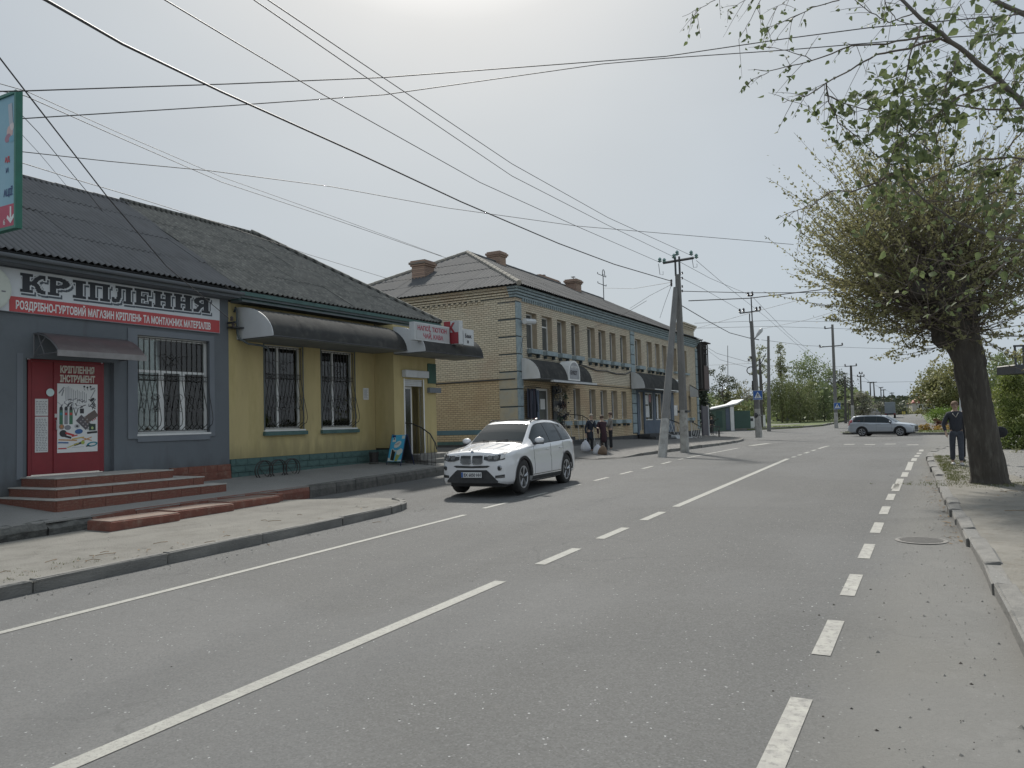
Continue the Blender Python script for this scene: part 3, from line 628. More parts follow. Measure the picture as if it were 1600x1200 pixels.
sh += [('r',K1,.42,.98,.02,.2,.3),('r',K1,.48,.98,.02,.2,-.3),('e',G2,.45,1.07,.06,.06,0),('r',K1,.6,1.0,.1,.12,0),('r',G2,.6,1.0,.07,.08,0)]
sh += [('r',(.1,.09,.1),.64,.72,.34,.2,-.75),('r',(.13,.1,.09),.83,.86,.34,.18,.6)]+[('r',(.3,.28,.28),.57+.06*i+.05*j,.74-.06*i+.055*j,.035,.035,-.75) for i in range(4) for j in range(3)]+[('r',RD,.82+.04*i,.84+.02*i,.02,.22,.6) for i in range(3)]
sh += [('e',(.3,.2,.15),.1,.62,.13,.13,0),('e',OR,.1,.63,.05,.05,0),('e',G1,.25,.6,.16,.12,0),('e',G2,.48,.63,.14,.11,0),('e',K1,.48,.63,.07,.05,0),('e',BL,.52,.5,.2,.12,.1),('e',TL,.52,.51,.12,.07,.1)]
sh += [('e',K1,.14,.46,.18,.17,0),('r',RD,.3,.44,.22,.05,-.3),('r',K1,.24,.38,.2,.05,-.3),('r',(.03,.05,.04),.86,.6,.17,.16,0),('e',(.4,.5,.2),.86,.58,.06,.07,0),('r',K1,.86,.47,.26,.05,.08)]
sh += [('r',OR,.25,.30,.45,.025,-.06),('r',BL,.14,.24,.25,.03,-.05),('r',(.55,.4,.1),.5,.34,.3,.025,.15),('r',OR,.72,.31,.26,.02,.35),('r',OR,.72,.31,.26,.02,-.3),('r',RD,.42,.4,.14,.03,.2),('r',(.5,.45,.1),.38,.17,.3,.02,.35),('r',K1,.5,.2,.2,.05,.25),('e',(.35,.42,.08),.62,.23,.09,.09,0)]
sh += [('r',RD,.12,.1,.2,.03,0),('r',G2,.5,.12,.3,.012,.06),('e',TL,.86,.18,.28,.12,.15),('e',(.6,.62,.62),.86,.18,.18,.06,.15),('r',K1,.76,.14,.12,.03,.1)]
flat(ps, sh, (-1.94,1.61), .91, .91, -.108)
mlet = mat('cream_letters', (.62,.60,.52), (.56,.54,.47), scale=9, rough=.6)
text('lettering', 'КРІПЛЕННЯ', .2, mlet, d2, (-.112,-1.88,3.36), (R(90),0,R(90)), sx=.66, offset=.008, extrude=.002)
text('lettering', 'ІНСТРУМЕНТ', .2, mlet, d2, (-.112,-1.88,3.16), (R(90),0,R(90)), sx=.595, offset=.008, extrude=.002)
# polycarbonate door canopy
can = thing('door_canopy', 'small curved brown plastic canopy over the red door', 'canopy', (-16.6,12,0), SROT)
mcan = mat('brown_sheet', (.11,.085,.085), (.085,.068,.07), scale=2, rough=.35, c3=(.22,.2,.19), s3=2, amt3=.4)
prof = [(.0,4.17),(.2,4.16),(.42,4.1),(.62,4.0),(.8,3.87),(.93,3.74)]
c = MB(); A = [(n_,-2.5,z) for n_,z in prof]; B_ = [(n_,-.55,z) for n_,z in prof]; c.ribbon(A,B_); c.ribbon([(n_,-2.5,z-.012) for n_,z in prof],[(n_,-.55,z-.012) for n_,z in prof]); c.build('cover_sheet', mcan, can, smooth=True, fix=False)
MB().box(.9,.935,-2.53,-.52,3.62,3.745).build('front_lip', mat('lip_grey', (.26,.25,.25), (.2,.19,.19), rough=.4), can)
for u in (-2.5,-.56):
    b = MB(); b.tube([(.0,u,4.15)]+[(n_,u,z-.03) for n_,z in prof[1:]], .018, 6); b.tube([(.01,u,4.16),(.01,u,3.66)], .016, 6); b.tube([(.01,u,3.68),(.91,u,3.7)], .014, 6); b.tube([(.01,u,3.7),(.45,u,4.06)], .012, 6); b.tube([(.4,u,3.69),(.16,u,4.12)], .012, 6)
    b.build('bracket', pmat('grey_steel', (.2,.2,.21), .5, .5), can)
# long signboard with slab lettering
sg = thing('signboard', 'long white and red shop sign with big black slab lettering above the grey shop', 'sign', (-16.6,12,0), SROT)
mswhite = mat('sign_white', (.60,.63,.66), (.55,.58,.61), scale=1.2, rough=.5); msred = mat('sign_red', (.48,.07,.075), (.42,.06,.065), scale=1.2, rough=.5)
MB().box(.01,.05,-7,2.24,4.56,5.48).build('panel', mswhite, sg)
mb = MB(); mb.quad((.053,-3.02,4.57),(.053,2.23,4.575),(.053,2.23,4.90),(.053,-3.02,4.885)); mb.build('red_band', msred, sg, fix=False)
mb = MB(); mb.box(.0495,.0545,-7,2.24,5.465,5.485); mb.box(.0495,.0545,-7,2.24,4.553,4.568); mb.build('edge_strip', mgrey2, sg)
text('lettering', 'РОЗДРІБНО-ГУРТОВИЙ МАГАЗИН КРІПЛЕНЬ ТА МОНТАЖНИХ МАТЕРІАЛІВ', .235, pmat('sign_letter_white', (.72,.73,.73), .6), sg, (.0575,-2.9,4.635), (R(90),0,R(90)), sx=.545, offset=.007, extrude=.001)
def seg_d(p, a, b):
    vx, vy = b[0]-a[0], b[1]-a[1]; t = max(0, min(1, ((p[0]-a[0])*vx+(p[1]-a[1])*vy)/(vx*vx+vy*vy))); return math.hypot(p[0]-a[0]-vx*t, p[1]-a[1]-vy*t)
def pl_(p, pts, w_): return any(seg_d(p, a, b) < w_ for a, b in zip(pts, pts[1:]))
def rc(x, y, a, b, c_, d_): return a <= x <= b and c_ <= y <= d_
def bowl(x, y): return x > .3 and ((x-.42)/.56)**2+((y-.70)/.30)**2 < 1 and not (x > .38 and ((x-.40)/.24)**2+((y-.70)/.12)**2 < 1)
GL = {
 'К': (1.0, lambda x,y: rc(x,y,.1,.38,0,1) or rc(x,y,0,.48,0,.15) or rc(x,y,0,.48,.85,1) or pl_((x,y),[(.36,.48),(.56,.58),(.68,.8),(.82,.92),(.98,.9)],.1) or rc(x,y,.9,1,.72,.95) or pl_((x,y),[(.46,.52),(.66,.42),(.76,.14),(.97,.08)],.11)),
 'Р': (.95, lambda x,y: rc(x,y,.1,.38,0,1) or rc(x,y,0,.52,0,.15) or rc(x,y,0,.4,.85,1) or bowl(x,y)),
 'І': (.58, lambda x,y: rc(x,y,.22,.78,0,1) or rc(x,y,0,1,0,.15) or rc(x,y,0,1,.85,1)),
 'П': (1.0, lambda x,y: rc(x,y,.08,.34,0,1) or rc(x,y,.66,.92,0,1) or rc(x,y,0,1,.85,1) or rc(x,y,0,.44,0,.15) or rc(x,y,.56,1,0,.15)),
 'Л': (1.0, lambda x,y: rc(x,y,.66,.92,0,1) or rc(x,y,.16,1,.85,1) or rc(x,y,.56,1,0,.15) or pl_((x,y),[(.38,.9),(.36,.4),(.27,.14),(.1,.1)],.1) or rc(x,y,0,.14,.05,.3)),
 'Е': (.88, lambda x,y: rc(x,y,.1,.38,0,1) or rc(x,y,0,.92,.85,1) or rc(x,y,.8,.95,.64,1) or rc(x,y,.3,.62,.43,.57) or rc(x,y,.58,.7,.32,.68) or rc(x,y,0,.95,0,.15) or rc(x,y,.83,.98,0,.36)),
 'Н': (1.0, lambda x,y: rc(x,y,.1,.36,0,1) or rc(x,y,.64,.9,0,1) or rc(x,y,0,.46,0,.15) or rc(x,y,.54,1,0,.15) or rc(x,y,0,.46,.85,1) or rc(x,y,.54,1,.85,1) or rc(x,y,.3,.7,.42,.58)),
 'Я': (.98, lambda x,y: rc(x,y,.62,.9,0,1) or rc(x,y,.48,1,0,.15) or rc(x,y,.6,1,.85,1) or bowl(1-x,y) or pl_((x,y),[(.5,.44),(.34,.3),(.24,.1),(.04,.07)],.11))}
def glyph(fn, w_, h_, nx, ny, grow, mm, parent, u, z, n):
    g_ = [[fn((i+.5)/nx*1.0, (j+.5)/ny) if 0 <= i < nx and 0 <= j < ny else False for i in range(-3,nx+3)] for j in range(-3,ny+3)]
    if grow: g_ = [[any(0 <= j+b < len(g_) and 0 <= i+a < len(g_[0]) and g_[j+b][i+a] for a in range(-grow,grow+1) for b in range(-grow,grow+1)) for i in range(len(g_[0]))] for j in range(len(g_))]
    mb = MB(); px, pz = w_/nx, h_/ny
    for j, row in enumerate(g_):
        i = 0
        while i < len(row):
            if row[i]:
                k = i
                while k < len(row) and row[k]: k += 1
                a, b = u+(i-3)*px, u+(k-3)*px; c_, d_ = z+(j-3)*pz, z+(j-2)*pz; mb.quad((n,a,c_),(n,b,c_),(n,b,d_),(n,a,d_)); i = k
            else: i += 1
    mb.build('letter', mm, parent, fix=False)
mdarkl = pmat('letter_dark', (.022,.026,.034), .55); mshad = pmat('letter_shadow_grey', (.075,.09,.11), .6)
tot = sum(GL[c_][0] for c_ in 'КРІПЛЕННЯ')+.09*8; su = 4.74/tot; u = -2.81
for c_ in 'КРІПЛЕННЯ':
    wd_, fn = GL[c_]; w_ = wd_*su; nx = int(24*wd_)
    zz = 5.0-(u+2.8)*-.012; hh = .40
    glyph(fn, w_, hh, nx, 26, 1, mshad, sg, u+.045, zz-.05, .0535); glyph(fn, w_, hh, nx, 26, 1, mswhite, sg, u+.008, zz-.008, .0555); glyph(fn, w_, hh, nx, 26, 0, mdarkl, sg, u, zz, .0575)
    u += w_+.09*su
ds = thing('round_sign', 'round pale sign disc at the left end of the long shop sign', 'sign', (-16.6,12,0), SROT)
MB().lathe([(.0,.12),(.47,.12),(.47,.2),(.44,.21),(0,.21)], (0,-3.52,4.98), 32, 'x').build('disc', mat('disc_white', (.52,.55,.50), (.47,.5,.45), rough=.6), ds)
MB().tube([(.06,-3.52,4.98),(.13,-3.52,4.98)], .05, 8).build('bracket', mdkm, ds)
mb = MB(); [mb.quad((.212,-3.9+i*.13,4.92),(.212,-3.82+i*.13,4.92),(.212,-3.82+i*.13,4.95),(.212,-3.9+i*.13,4.95)) for i in range(6)]; mb.build('print', mink, ds, fix=False)
# roof of the grey shop
EZ = 5.74
def slope_roof(root, n0, z0, n1, z1, poly, m, w, h, pitch, amp, seed, dz=0):
    T = Vector((n1-n0, 0, z1-z0)).normalized(); roof_sheets(root, (n0,0,z0+dz), (0,1,0), T, poly, w, h, pitch, amp, m, seed=seed)
LS = math.hypot(5.45, 3.3)
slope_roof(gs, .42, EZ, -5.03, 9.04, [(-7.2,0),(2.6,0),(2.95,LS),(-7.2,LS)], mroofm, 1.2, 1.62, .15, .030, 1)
mb = MB(); mb.quad((-5.03,-7.2,9.04),(-5.03,2.95,9.04),(-10.4,2.95,5.74),(-10.4,-7.2,5.74)); mb.quad((.4,-7.2,5.72),(.4,2.6,5.72),(-5.03,2.95,9.0),(-5.03,-7.2,9.0)); mb.quad((0,-7,5.6),(-5.03,-7,9.0),(-10,-7,5.6)); mb.build('roof_deck', mslate2, gs)
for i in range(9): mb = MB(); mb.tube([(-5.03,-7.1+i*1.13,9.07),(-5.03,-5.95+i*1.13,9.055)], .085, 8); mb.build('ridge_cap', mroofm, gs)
MB().box(.02,.44,-7,2.56,5.50,5.56).build('soffit', mgrey2, gs); MB().box(.41,.44,-7,2.6,5.5,5.68).build('fascia', mfasc, gs)
gt = MB(); gt.ribbon([(.45+.075+.075*math.cos(a),-7,5.66+.07*math.sin(a)) for a in [math.pi+j*math.pi/6 for j in range(7)]],[(.45+.075+.075*math.cos(a),2.62,5.64+.07*math.sin(a)) for a in [math.pi+j*math.pi/6 for j in range(7)]])
gt.ribbon([(.45+.075+.068*math.cos(a),-7,5.665+.063*math.sin(a)) for a in [math.pi+j*math.pi/6 for j in range(7)]],[(.45+.075+.068*math.cos(a),2.62,5.645+.063*math.sin(a)) for a in [math.pi+j*math.pi/6 for j in range(7)]]); gt.build('gutter', mgrey2, gs, fix=False, smooth=True)
# --- yellow shop
ys = thing('shop_building', 'yellow stuccoed shop with barred windows and a mossy corrugated roof', 'building', (-16.6,12,0), SROT)
W1 = (3.80,5.26,1.98,4.40); W2 = (6.06,7.56,1.98,4.40)
wall(ys, myel, 2.56, 8.57, 1.22, 5.45, [W1, W2], -.004, .24)
DB = (9.15,10.18,1.02,3.56)
wall(ys, myel, 0, .8, 1.27, 5.35, [], -8.57, name='bay_return', axis='u')
wall(ys, myel, 8.57, 10.95, 1.0, 5.35, [DB], .8, .22, name='bay_wall')
mb = MB(); mb.quad((.8,10.95,.6),(-10,11.0,.6),(-10,11.0,5.5),(.8,10.95,5.5)); mb.build('end_wall', myel, ys)
q = random.Random(2); zr = [.5,.68,.86,1.04,1.225]    # painted stone plinth, stone by stone
pst = [MB().box(-.012,.03+.005*k,-.5,.5,0,1,.0).mesh('plinth_stone', mgreen) for k in range(4)]
def stones(x0, x1, axis, off, z0s):
    for r in range(len(z0s)-1):
        u = x0-(.2 if r % 2 else 0)
        while u < x1-.02:
            l = q.uniform(.34,.52); a = max(u,x0); b = min(u+l,x1)
            if b-a > .04:
                o = link('plinth_stone', pst[q.randrange(4)], ys, ((off,(a+b)/2,z0s[r]+.006) if axis == 'n' else ((a+b)/2,off,z0s[r]+.006)), None if axis == 'n' else R(-90)); o.scale = (1,(b-a)-.014,(z0s[r+1]-z0s[r])-.014)
            u += l
stones(2.58, 8.56, 'n', .004, zr); stones(.0, .8, 'u', 8.566, zr); stones(8.57, 9.1, 'n', .805, zr); stones(10.22, 10.95, 'n', .805, [.5,.68,.86,1.0])
MB().box(-.05,.0,2.56,8.57,.3,1.225).box(.0,.8,8.575,8.62,.3,1.225).box(.76,.80,8.57,9.14,.3,1.225).box(.76,.80,10.19,10.95,.3,1.0).build('plinth_core', mat('plinth_joint', (.04,.07,.066), (.03,.05,.05)), ys)
for k,(a,b,c_,d_) in enumerate((W1,W2)):
    w = window(ys, a, b, c_, d_, -.14, (.42,), None, gm=mseeg, sill=(.2,.05,.045,mwhite), fw=.07, curtain=(.45,1.) if k == 0 else (.5,.9))
    MB().box(-.2,-.18,a+.1,b-.15,d_-.75,d_-.25).build('blind', mwhited, w)
    for i,(uu,hh) in enumerate(((.15,.5),(.4,.35),(.75,.6),(1.1,.4))): MB().box(-.5,-.32,a+uu-.1,a+uu+.12,c_+.05,c_+.05+hh,.02).build('goods', (mgrey2,mwhited,myel,mgreen)[i], w)
    MB().box(-.13,.012,a-.04,a-.004,c_-.03,d_+.04).box(-.13,.012,b+.004,b+.04,c_-.03,d_+.04).box(-.13,.013,a-.003,b+.003,d_+.003,d_+.04).build('window_surround', mfasc, ys)
    MB().box(.0,.1,a-.08,b+.1,c_-.16,c_-.05).build('window_ledge', mgreen, ys)
    g = MB(); grille_bars(g, a+.02, b-.02, c_+.02, d_-.02, -.03, .145, .26, .36); g.build('window_grille', mblk, ys)
pb = MB().box(.0,.02,7.96,8.22,2.88,3.26).build('notice_plate', mpaper, ys); ink = MB(); [ink.quad((.0215,7.99,2.93+i*.03),(.0215,8.18-.02*(i%3),2.93+i*.03),(.0215,8.18-.02*(i%3),2.94+i*.03),(.0215,7.99,2.94+i*.03)) for i in range(10)]; ink.build('print', mink, pb, fix=False)
# doorway in the bay
e = thing('shop_entrance', 'white framed open doorway with a roller shutter box in the yellow shop', 'door', (-16.6,12,0), SROT)
MB().box(.62,.81,9.09,9.15,1.0,3.58).build('door_jamb', mwhite, e); MB().box(.62,.81,10.18,10.24,.96,3.58).build('door_jamb', mwhite, e)
MB().box(.8,.98,9.0,10.32,3.62,3.86,.02).build('shutter_box', mwhited, e); 
for i in range(4): MB().box(.74,.765,9.16,10.17,3.33+i*.06,3.383+i*.06).build('shutter_slat', mwhited, e)
MB().box(.55,.58,9.75,9.81,1.0,3.33).box(.55,.58,9.16,9.75,3.25,3.33).build('inner_frame', mwhite, e); MB().box(.565,.572,9.16,9.75,1.0,3.25).build('pane', mglass, e)
MB().box(.3,.34,9.81,10.18,1.0,3.33).build('inner_wall', myel, e); MB().box(-.6,-.55,9.1,10.2,.9,3.6).build('room_back', mroom, e)
MB().box(.805,.83,10.45,10.94,3.45,4.15).build('green_panel', mat('deep_green', (.02,.08,.055), (.015,.06,.04), rough=.6), ys)
MB().box(.80,.92,10.42,11.1,3.12,3.3).build('grey_beam', mgrey2, ys)
# awning along the yellow shop
def awning(root, u0, u1, n0, n1, z0, z1, seg, endm=mwhited, scal=0, sheetw=1.15):
    k = 12; prof = [(n0+(n1-n0)*math.sin(math.pi/2*i/k), z0+(z1-z0)*math.cos(math.pi/2*i/k)) for i in range(k+1)]
    ns = max(1, int(round((u1-u0)/sheetw)))
    for i in range(ns):
        a, b = lerp(u0,u1,i/ns), lerp(u0,u1,(i+1)/ns); c = MB(); e_ = .004*(i%2)
        c.ribbon([(x+e_,a,z+e_) for x,z in prof],[(x+e_,b+.02,z+e_) for x,z in prof]); c.ribbon([(x-.01,b+.02,z-.01) for x,z in prof],[(x-.01,a,z-.01) for x,z in prof]); c.build('awning_sheet', mcanvas, root, smooth=True, fix=False)
    for uu in (u0, u1):
        s_ = 1 if uu == u1 else -1; P = [(n0,z0)]+prof; c = MB(); c.prism(P[::-1] if s_ > 0 else P, lambda a,b,t: (a-.004 if a > n0+.01 else a,t,b), uu, uu+s_*.03); c.build('end_panel', endm, root)
    npan = max(1,int((u1-u0)/1.5))
    for i in range(npan): a, b = lerp(u0,u1,i/npan), lerp(u0,u1,(i+1)/npan); MB().box(n0+.01,n1-.02,a+.015,b-.015,z0-.03,z0-.012).build('soffit_panel', msoff, root)
    MB().tube([(n1,u0-.02,z0),(n1,u1+.02,z0)], .018, 6).tube([(n0,u0,z0),(n1,u0,z0)], .016, 6).tube([(n0,u1,z0),(n1,u1,z0)], .016, 6).build('awning_frame', mdkm, root)
aw = thing('awning', 'long dark quarter-round awning with white ends over the yellow shop windows', 'awning', (-16.6,12,0), SROT)
awning(aw, 2.86, 8.54, .01, 1.38, 4.45, 5.32, 5)
aw2 = thing('awning', 'short dark awning jutting out over the yellow shop entrance', 'awning', (-16.6,12,0), SROT)
awning(aw2, 8.60, 12.1, .82, 2.1, 4.37, 5.26, 3)
# roof of the yellow shop
s0, s1 = 2.6, 11.9
T1 = Vector((-5.45,0,3.3)); 
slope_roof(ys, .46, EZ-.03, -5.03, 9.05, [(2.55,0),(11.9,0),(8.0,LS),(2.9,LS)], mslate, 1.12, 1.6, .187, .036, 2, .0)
Hd = Vector((-5.45,-3.9,3.3)); TT = Vector((0,-3.9,3.3)).normalized()
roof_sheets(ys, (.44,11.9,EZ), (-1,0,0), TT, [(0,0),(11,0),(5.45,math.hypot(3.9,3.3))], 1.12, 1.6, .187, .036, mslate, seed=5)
mb = MB(); mb.quad((.44,2.56,EZ-.03),(.44,11.88,EZ-.03),(-5.03,8.0,9.06),(-5.03,2.9,9.06)); mb.quad((-5.03,2.9,9.06),(-5.03,8.0,9.06),(-10.4,11.9,EZ-.03),(-10.4,2.56,EZ-.03)); mb.quad((.42,11.88,EZ-.04),(-10.4,11.88,EZ-.04),(-5.03,8.0,9.05)); mb.build('roof_deck', mslate2, ys)
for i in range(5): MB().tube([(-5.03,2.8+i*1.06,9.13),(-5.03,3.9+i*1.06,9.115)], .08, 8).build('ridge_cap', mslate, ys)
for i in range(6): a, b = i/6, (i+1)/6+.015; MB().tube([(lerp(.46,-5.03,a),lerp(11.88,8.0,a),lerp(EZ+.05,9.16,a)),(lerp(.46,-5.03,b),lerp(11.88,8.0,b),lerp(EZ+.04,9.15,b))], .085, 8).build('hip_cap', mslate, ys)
for i,(a,b,z0,z1) in enumerate(((.02,.47,5.42,5.47),(.05,.34,5.475,5.53),(.05,.42,5.535,5.6))): MB().box(a,b,2.62,11.0,z0,z1).build('cornice_band', (mfasc,mgreen,mfasc)[i], ys)
MB().box(.43,.46,2.6,11.86,5.6,5.7).build('fascia', mgreen, ys); MB().box(-.2,.43,11.02,11.86,5.58,5.62).build('soffit', mfasc, ys)
# service bracket with insulators at the joint of both shops
br = thing('service_bracket', 'iron service bracket with insulators and bent conduit at the joint of the two shops', 'cable bracket', (-16.6,12,0), SROT)
MB().tube([(.05,2.72,5.18),(.1,2.72,5.3),(.16,2.72,5.18),(.16,2.72,4.6),(.2,2.76,4.45),(.32,2.95,4.32),(.5,3.25,4.28),(.6,3.38,4.2),(.62,3.4,4.02)], .03, 8).build('conduit', mfasc, br, smooth=True)
MB().box(.02,.34,2.5,2.56,4.84,4.89).box(.02,.3,2.5,2.9,4.72,4.76).build('bracket_arm', mdkm, br)
for u_, z_ in ((2.45,4.95),(2.5,4.78),(2.88,4.86),(2.92,4.72)): MB().lathe([(.0,0),(.035,0),(.045,.03),(.03,.05),(.045,.08),(.02,.12),(0,.12)], (.26,u_,z_-.05), 10).build('insulator', pmat('porcelain_dark', (.06,.05,.05), .3), br)
# corner sign boxes
sb = thing('sign_box', 'pale lightbox lettered in red on the awning edge by the yellow shop entrance', 'sign', (-16.6,12,0), SROT)
mbox = mat('lightbox_face', (.43,.44,.45), (.38,.39,.40), rough=.5, scale=1.5)
MB().box(1.80,2.0,8.15,10.12,4.72,5.30,.0).build('box_body', mwhited, sb); MB().box(2.002,2.008,8.22,10.1,4.76,5.26).build('face', mbox, sb)
mrtx = pmat('sign_letter_red', (.33,.045,.075), .6)
text('lettering', 'НАПОЇ, ТЮТЮН', .2, mrtx, sb, (2.011,8.3,5.05), (R(90),0,R(90)), sx=1.04, offset=.006, extrude=.001)
text('lettering', 'ЧАЙ, КАВА', .2, mrtx, sb, (2.011,8.6,4.81), (R(90),0,R(90)), sx=1.06, offset=.006, extrude=.001)
sk = thing('sign_box', 'red and grey shop lightbox with a letter K beside the pale lightbox', 'sign', (-16.6,12,0), SROT)
MB().box(1.70,2.32,10.22,10.46,4.72,5.52).build('box_body', mwhited, sk); mk = pmat('sign_dark_red', (.26,.03,.04), .55)
mb = MB(); mb.quad((1.71,10.214,4.73),(2.30,10.214,4.73),(2.30,10.214,5.12),(1.98,10.214,5.12),(1.98,10.214,5.51),(1.71,10.214,5.51)); mb.build('face', mk, sk, fix=False)
mb = MB(); mb.quad((1.985,10.214,5.125),(2.30,10.214,5.125),(2.30,10.214,5.51),(1.985,10.214,5.51)); mb.build('face', mbox, sk, fix=False)
text('lettering', 'К', .42, mk, sk, (1.88,10.206,5.13), (R(90),0,0), sx=.95, offset=.02, extrude=.001)
for i in range(3): mb = MB(); mb.quad((1.75,10.21,4.82+i*.2),(1.84,10.21,4.82+i*.2),(1.84,10.21,4.92+i*.2),(1.75,10.21,4.92+i*.2)); mb.build('print', mbox, sk, fix=False)
sb3 = thing('sign_box', 'small white bank sign box behind the red K lightbox', 'sign', (-16.6,12,0), SROT)
MB().box(2.16,2.32,10.5,11.15,4.70,5.26).build('box_body', mwhited, sb3); text('lettering', 'Банк', .18, pmat('ink_dark', (.05,.05,.06), .6), sb3, (2.325,10.58,4.96), (R(90),0,R(90)), sx=1., offset=.006, extrude=.001)
mb = MB(); mb.quad((2.325,10.72,4.77),(2.325,10.82,4.77),(2.325,10.82,4.87),(2.325,10.72,4.87)); mb.build('print', pmat('ink_dark', (.05,.05,.06)), sb3, fix=False)
# ---- terrace, steps
def SW(n, u): a = R(1.1); return (-16.6+n*math.cos(a)+u*math.sin(a), 12-n*math.sin(a)+u*math.cos(a))
def ez(u): return interp(u, [(-6,.46),(-4,.49),(2,.56),(9,.66),(12,.74)])
def en(u): return interp(u, [(-6,2.92),(-3.7,2.92),(2,2.78),(9,2.35),(12,2.1)])
def TZ(x, y):
    a = R(1.1); dx, dy = x+16.6, y-12; n = dx*math.cos(a)-dy*math.sin(a); u = dx*math.sin(a)+dy*math.cos(a)
    return ez(u)+max(0,(1-n/en(u)))*.17
tpoly = [SW(en(u),u) for u in [i*.5-6.5 for i in range(38)]]+[SW(-.06,12),SW(-.06,-6.5)]
ter = sheet('terrace', tpoly, 0, mterr, 1., kind='structure', zf=TZ, skirt=.03)
# terrace edge: painted and bare concrete blocks
u = -6.5; q = random.Random(8)
while u < 11.6:
    l = q.uniform(.75,1.15); b = min(u+l, 11.8); red = -3.75 < u < 1.7; bare = u < -3.75
    mb = MB(); zb = base(12+u)-.05
    for k_,(uu) in enumerate((u+.01, b-.01)):
        t0 = en(uu); z = ez(uu); jj = (q.uniform(-.10,.03) if bare else q.uniform(-.012,.01))
        for (nn, zz) in ((t0-.16, zb),(t0+.02+(.1 if bare else 0)*q.random(), zb),(t0+.03+(.06 if bare else 0), z-.12),(t0-.005+jj*.5, z+.006+min(0,jj*.5)),(t0-.16, z+.008)): mb.v.append((nn,uu,zz))
    mb.f += [(k_,(k_+1)%5,(k_+1)%5+5,k_+5) for k_ in range(5)]+[(4,3,2,1,0),(5,6,7,8,9)]
    o = mb.build('edge_block', mredp if red else mat('dark_edge_concrete', (.085,.085,.08), (.14,.135,.125), scale=5, rough=.95, bump=.8, bscale=25, c3=(.05,.05,.045), s3=6) if not bare else mat('broken_concrete', (.13,.13,.12), (.08,.08,.075), scale=6, rough=.95, bump=1., bscale=20, c3=(.2,.2,.18), s3=8), ter); o.location = (-16.6,12,0); o.rotation_euler = (0,0,SROT)
    if bare:
        o.modifiers.new('cuts','SUBSURF').levels = 2; o.modifiers[-1].subdivision_type = 'SIMPLE'; o.modifiers[-1].render_levels = 3
        tx = bpy.data.textures.new('rough','CLOUDS'); tx.noise_scale = .22; dm = o.modifiers.new('d','DISPLACE'); dm.texture = tx; dm.strength = .12; dm.mid_level = .5; dm.texture_coords = 'GLOBAL'
    u = b
st2 = thing('kerb_step', 'low brick-red painted step of two blocks in front of the terrace', 'step', (-16.6,12,0), SROT)
u = -3.3
while u < 1.1:
    b = min(u+1.42, 1.22); n0 = lerp(3.35,2.85,(u+3.1)/4.3); n1 = lerp(3.85,3.35,(u+3.1)/4.3); zb = base(12+u)+.1
    MB().box(n0-.2,n1,u+.004,b-.004,zb,zb+.20,.02).build('step_block', mredp, st2); MB().box(n0-.18,n1-.02,u+.02,b-.02,zb+.198,zb+.206).build('tread', mat('dusty_red_tread', (.20,.155,.13), (.17,.115,.09), scale=5, rough=.9), st2); u = b
es = thing('entrance_steps', 'three brick-red steps with worn grey treads leading to the red door', 'steps', (-16.6,12,0), SROT)
q = random.Random(3)
bst = [MB().box(-.012,.02+.004*k,-.5,.5,0,1).mesh('step_brick', mredp) for k in range(3)]
for (n1,u0,u1,z0,z1) in ((2.05,-3.2,.7,.42,.755),(1.68,-2.98,.38,.755,.935),(1.25,-2.74,-.12,.935,1.12)):
    MB().box(.002,n1,u0,u1,z0,z1).build('riser_core', mredp, es)
    n_t = MB().box(.004,n1+.03,u0-.03,u1+.03,z1+.001,z1+.022,.008); n_t.build('tread', msoft, es)
    hs = [(z0 if z0 > .5 else .52, z1)]; 
    for (a_,b_) in hs:
        u = u0
        while u < u1-.02:
            l = q.uniform(.42,.75); b = min(u+l,u1); o = link('step_brick', bst[q.randrange(3)], es, (n1+.002,(u+b)/2,a_+.004)); o.scale = (1,b-u-.008,b_-a_-.008); u = b
        n = .1
        while n < n1-.02:
            l = q.uniform(.4,.6); b = min(n+l,n1)
            for uu, rz_ in ((u0-.002,R(-90)),(u1+.002,R(90))):
                o = link('step_brick', bst[q.randrange(3)], es, ((n+b)/2,uu,a_+.004), rz_); o.scale = (1,b-n-.008,b_-a_-.008)
            n = b
rb = thing('wall_footing', 'brick-red painted footing under the grey shop wall right of the steps', 'footing', (-16.6,12,0), SROT)
for r in range(3):
    u = .72
    while u < 2.5: b = min(u+q.uniform(.4,.6),2.52); MB().box(.0,.13-.02*r,u+.004,b-.004,.60+.17*r,.766+.17*r).build('footing_block', mredp, rb); u = b
sc2 = thing('entrance_steps', 'grey concrete steps rising to the yellow shop doorway', 'steps', (-16.6,12,0), SROT)
for i in range(3): MB().box(.82,2.1-.3*i,9.0-.0*i,11.6-.35*i,.45+.16*i+.1,.45+.16*(i+1)+.1,.02).build('step', mkerb, sc2)
hr = thing('handrail', 'black wrought iron handrail curving down beside the yellow shop doorway', 'railing', (-16.6,12,0), SROT)
top = [(.95,8.95,2.08),(1.2,8.95,2.06),(1.6,8.95,1.92),(1.95,8.95,1.7),(2.15,8.95,1.4),(2.2,8.95,1.2)]
MB().tube(top, .022, 6).build('top_rail', mblk, hr)
for i in range(9):
    n_ = lerp(.98,2.12,i/8); zt = interp(n_, [(a,c) for a,_,c in top]); mb = MB(); mb.tube([(n_,8.95,.62),(n_+.02*math.sin(i),8.95,.9),(n_-.02*math.sin(i),8.95,1.2),(n_,8.95,zt)], .009, 4); mb.build('baluster', mblk, hr)
MB().tube([(.98,8.95,.85),(2.15,8.95,.78)], .012, 4).build('bottom_rail', mblk, hr)
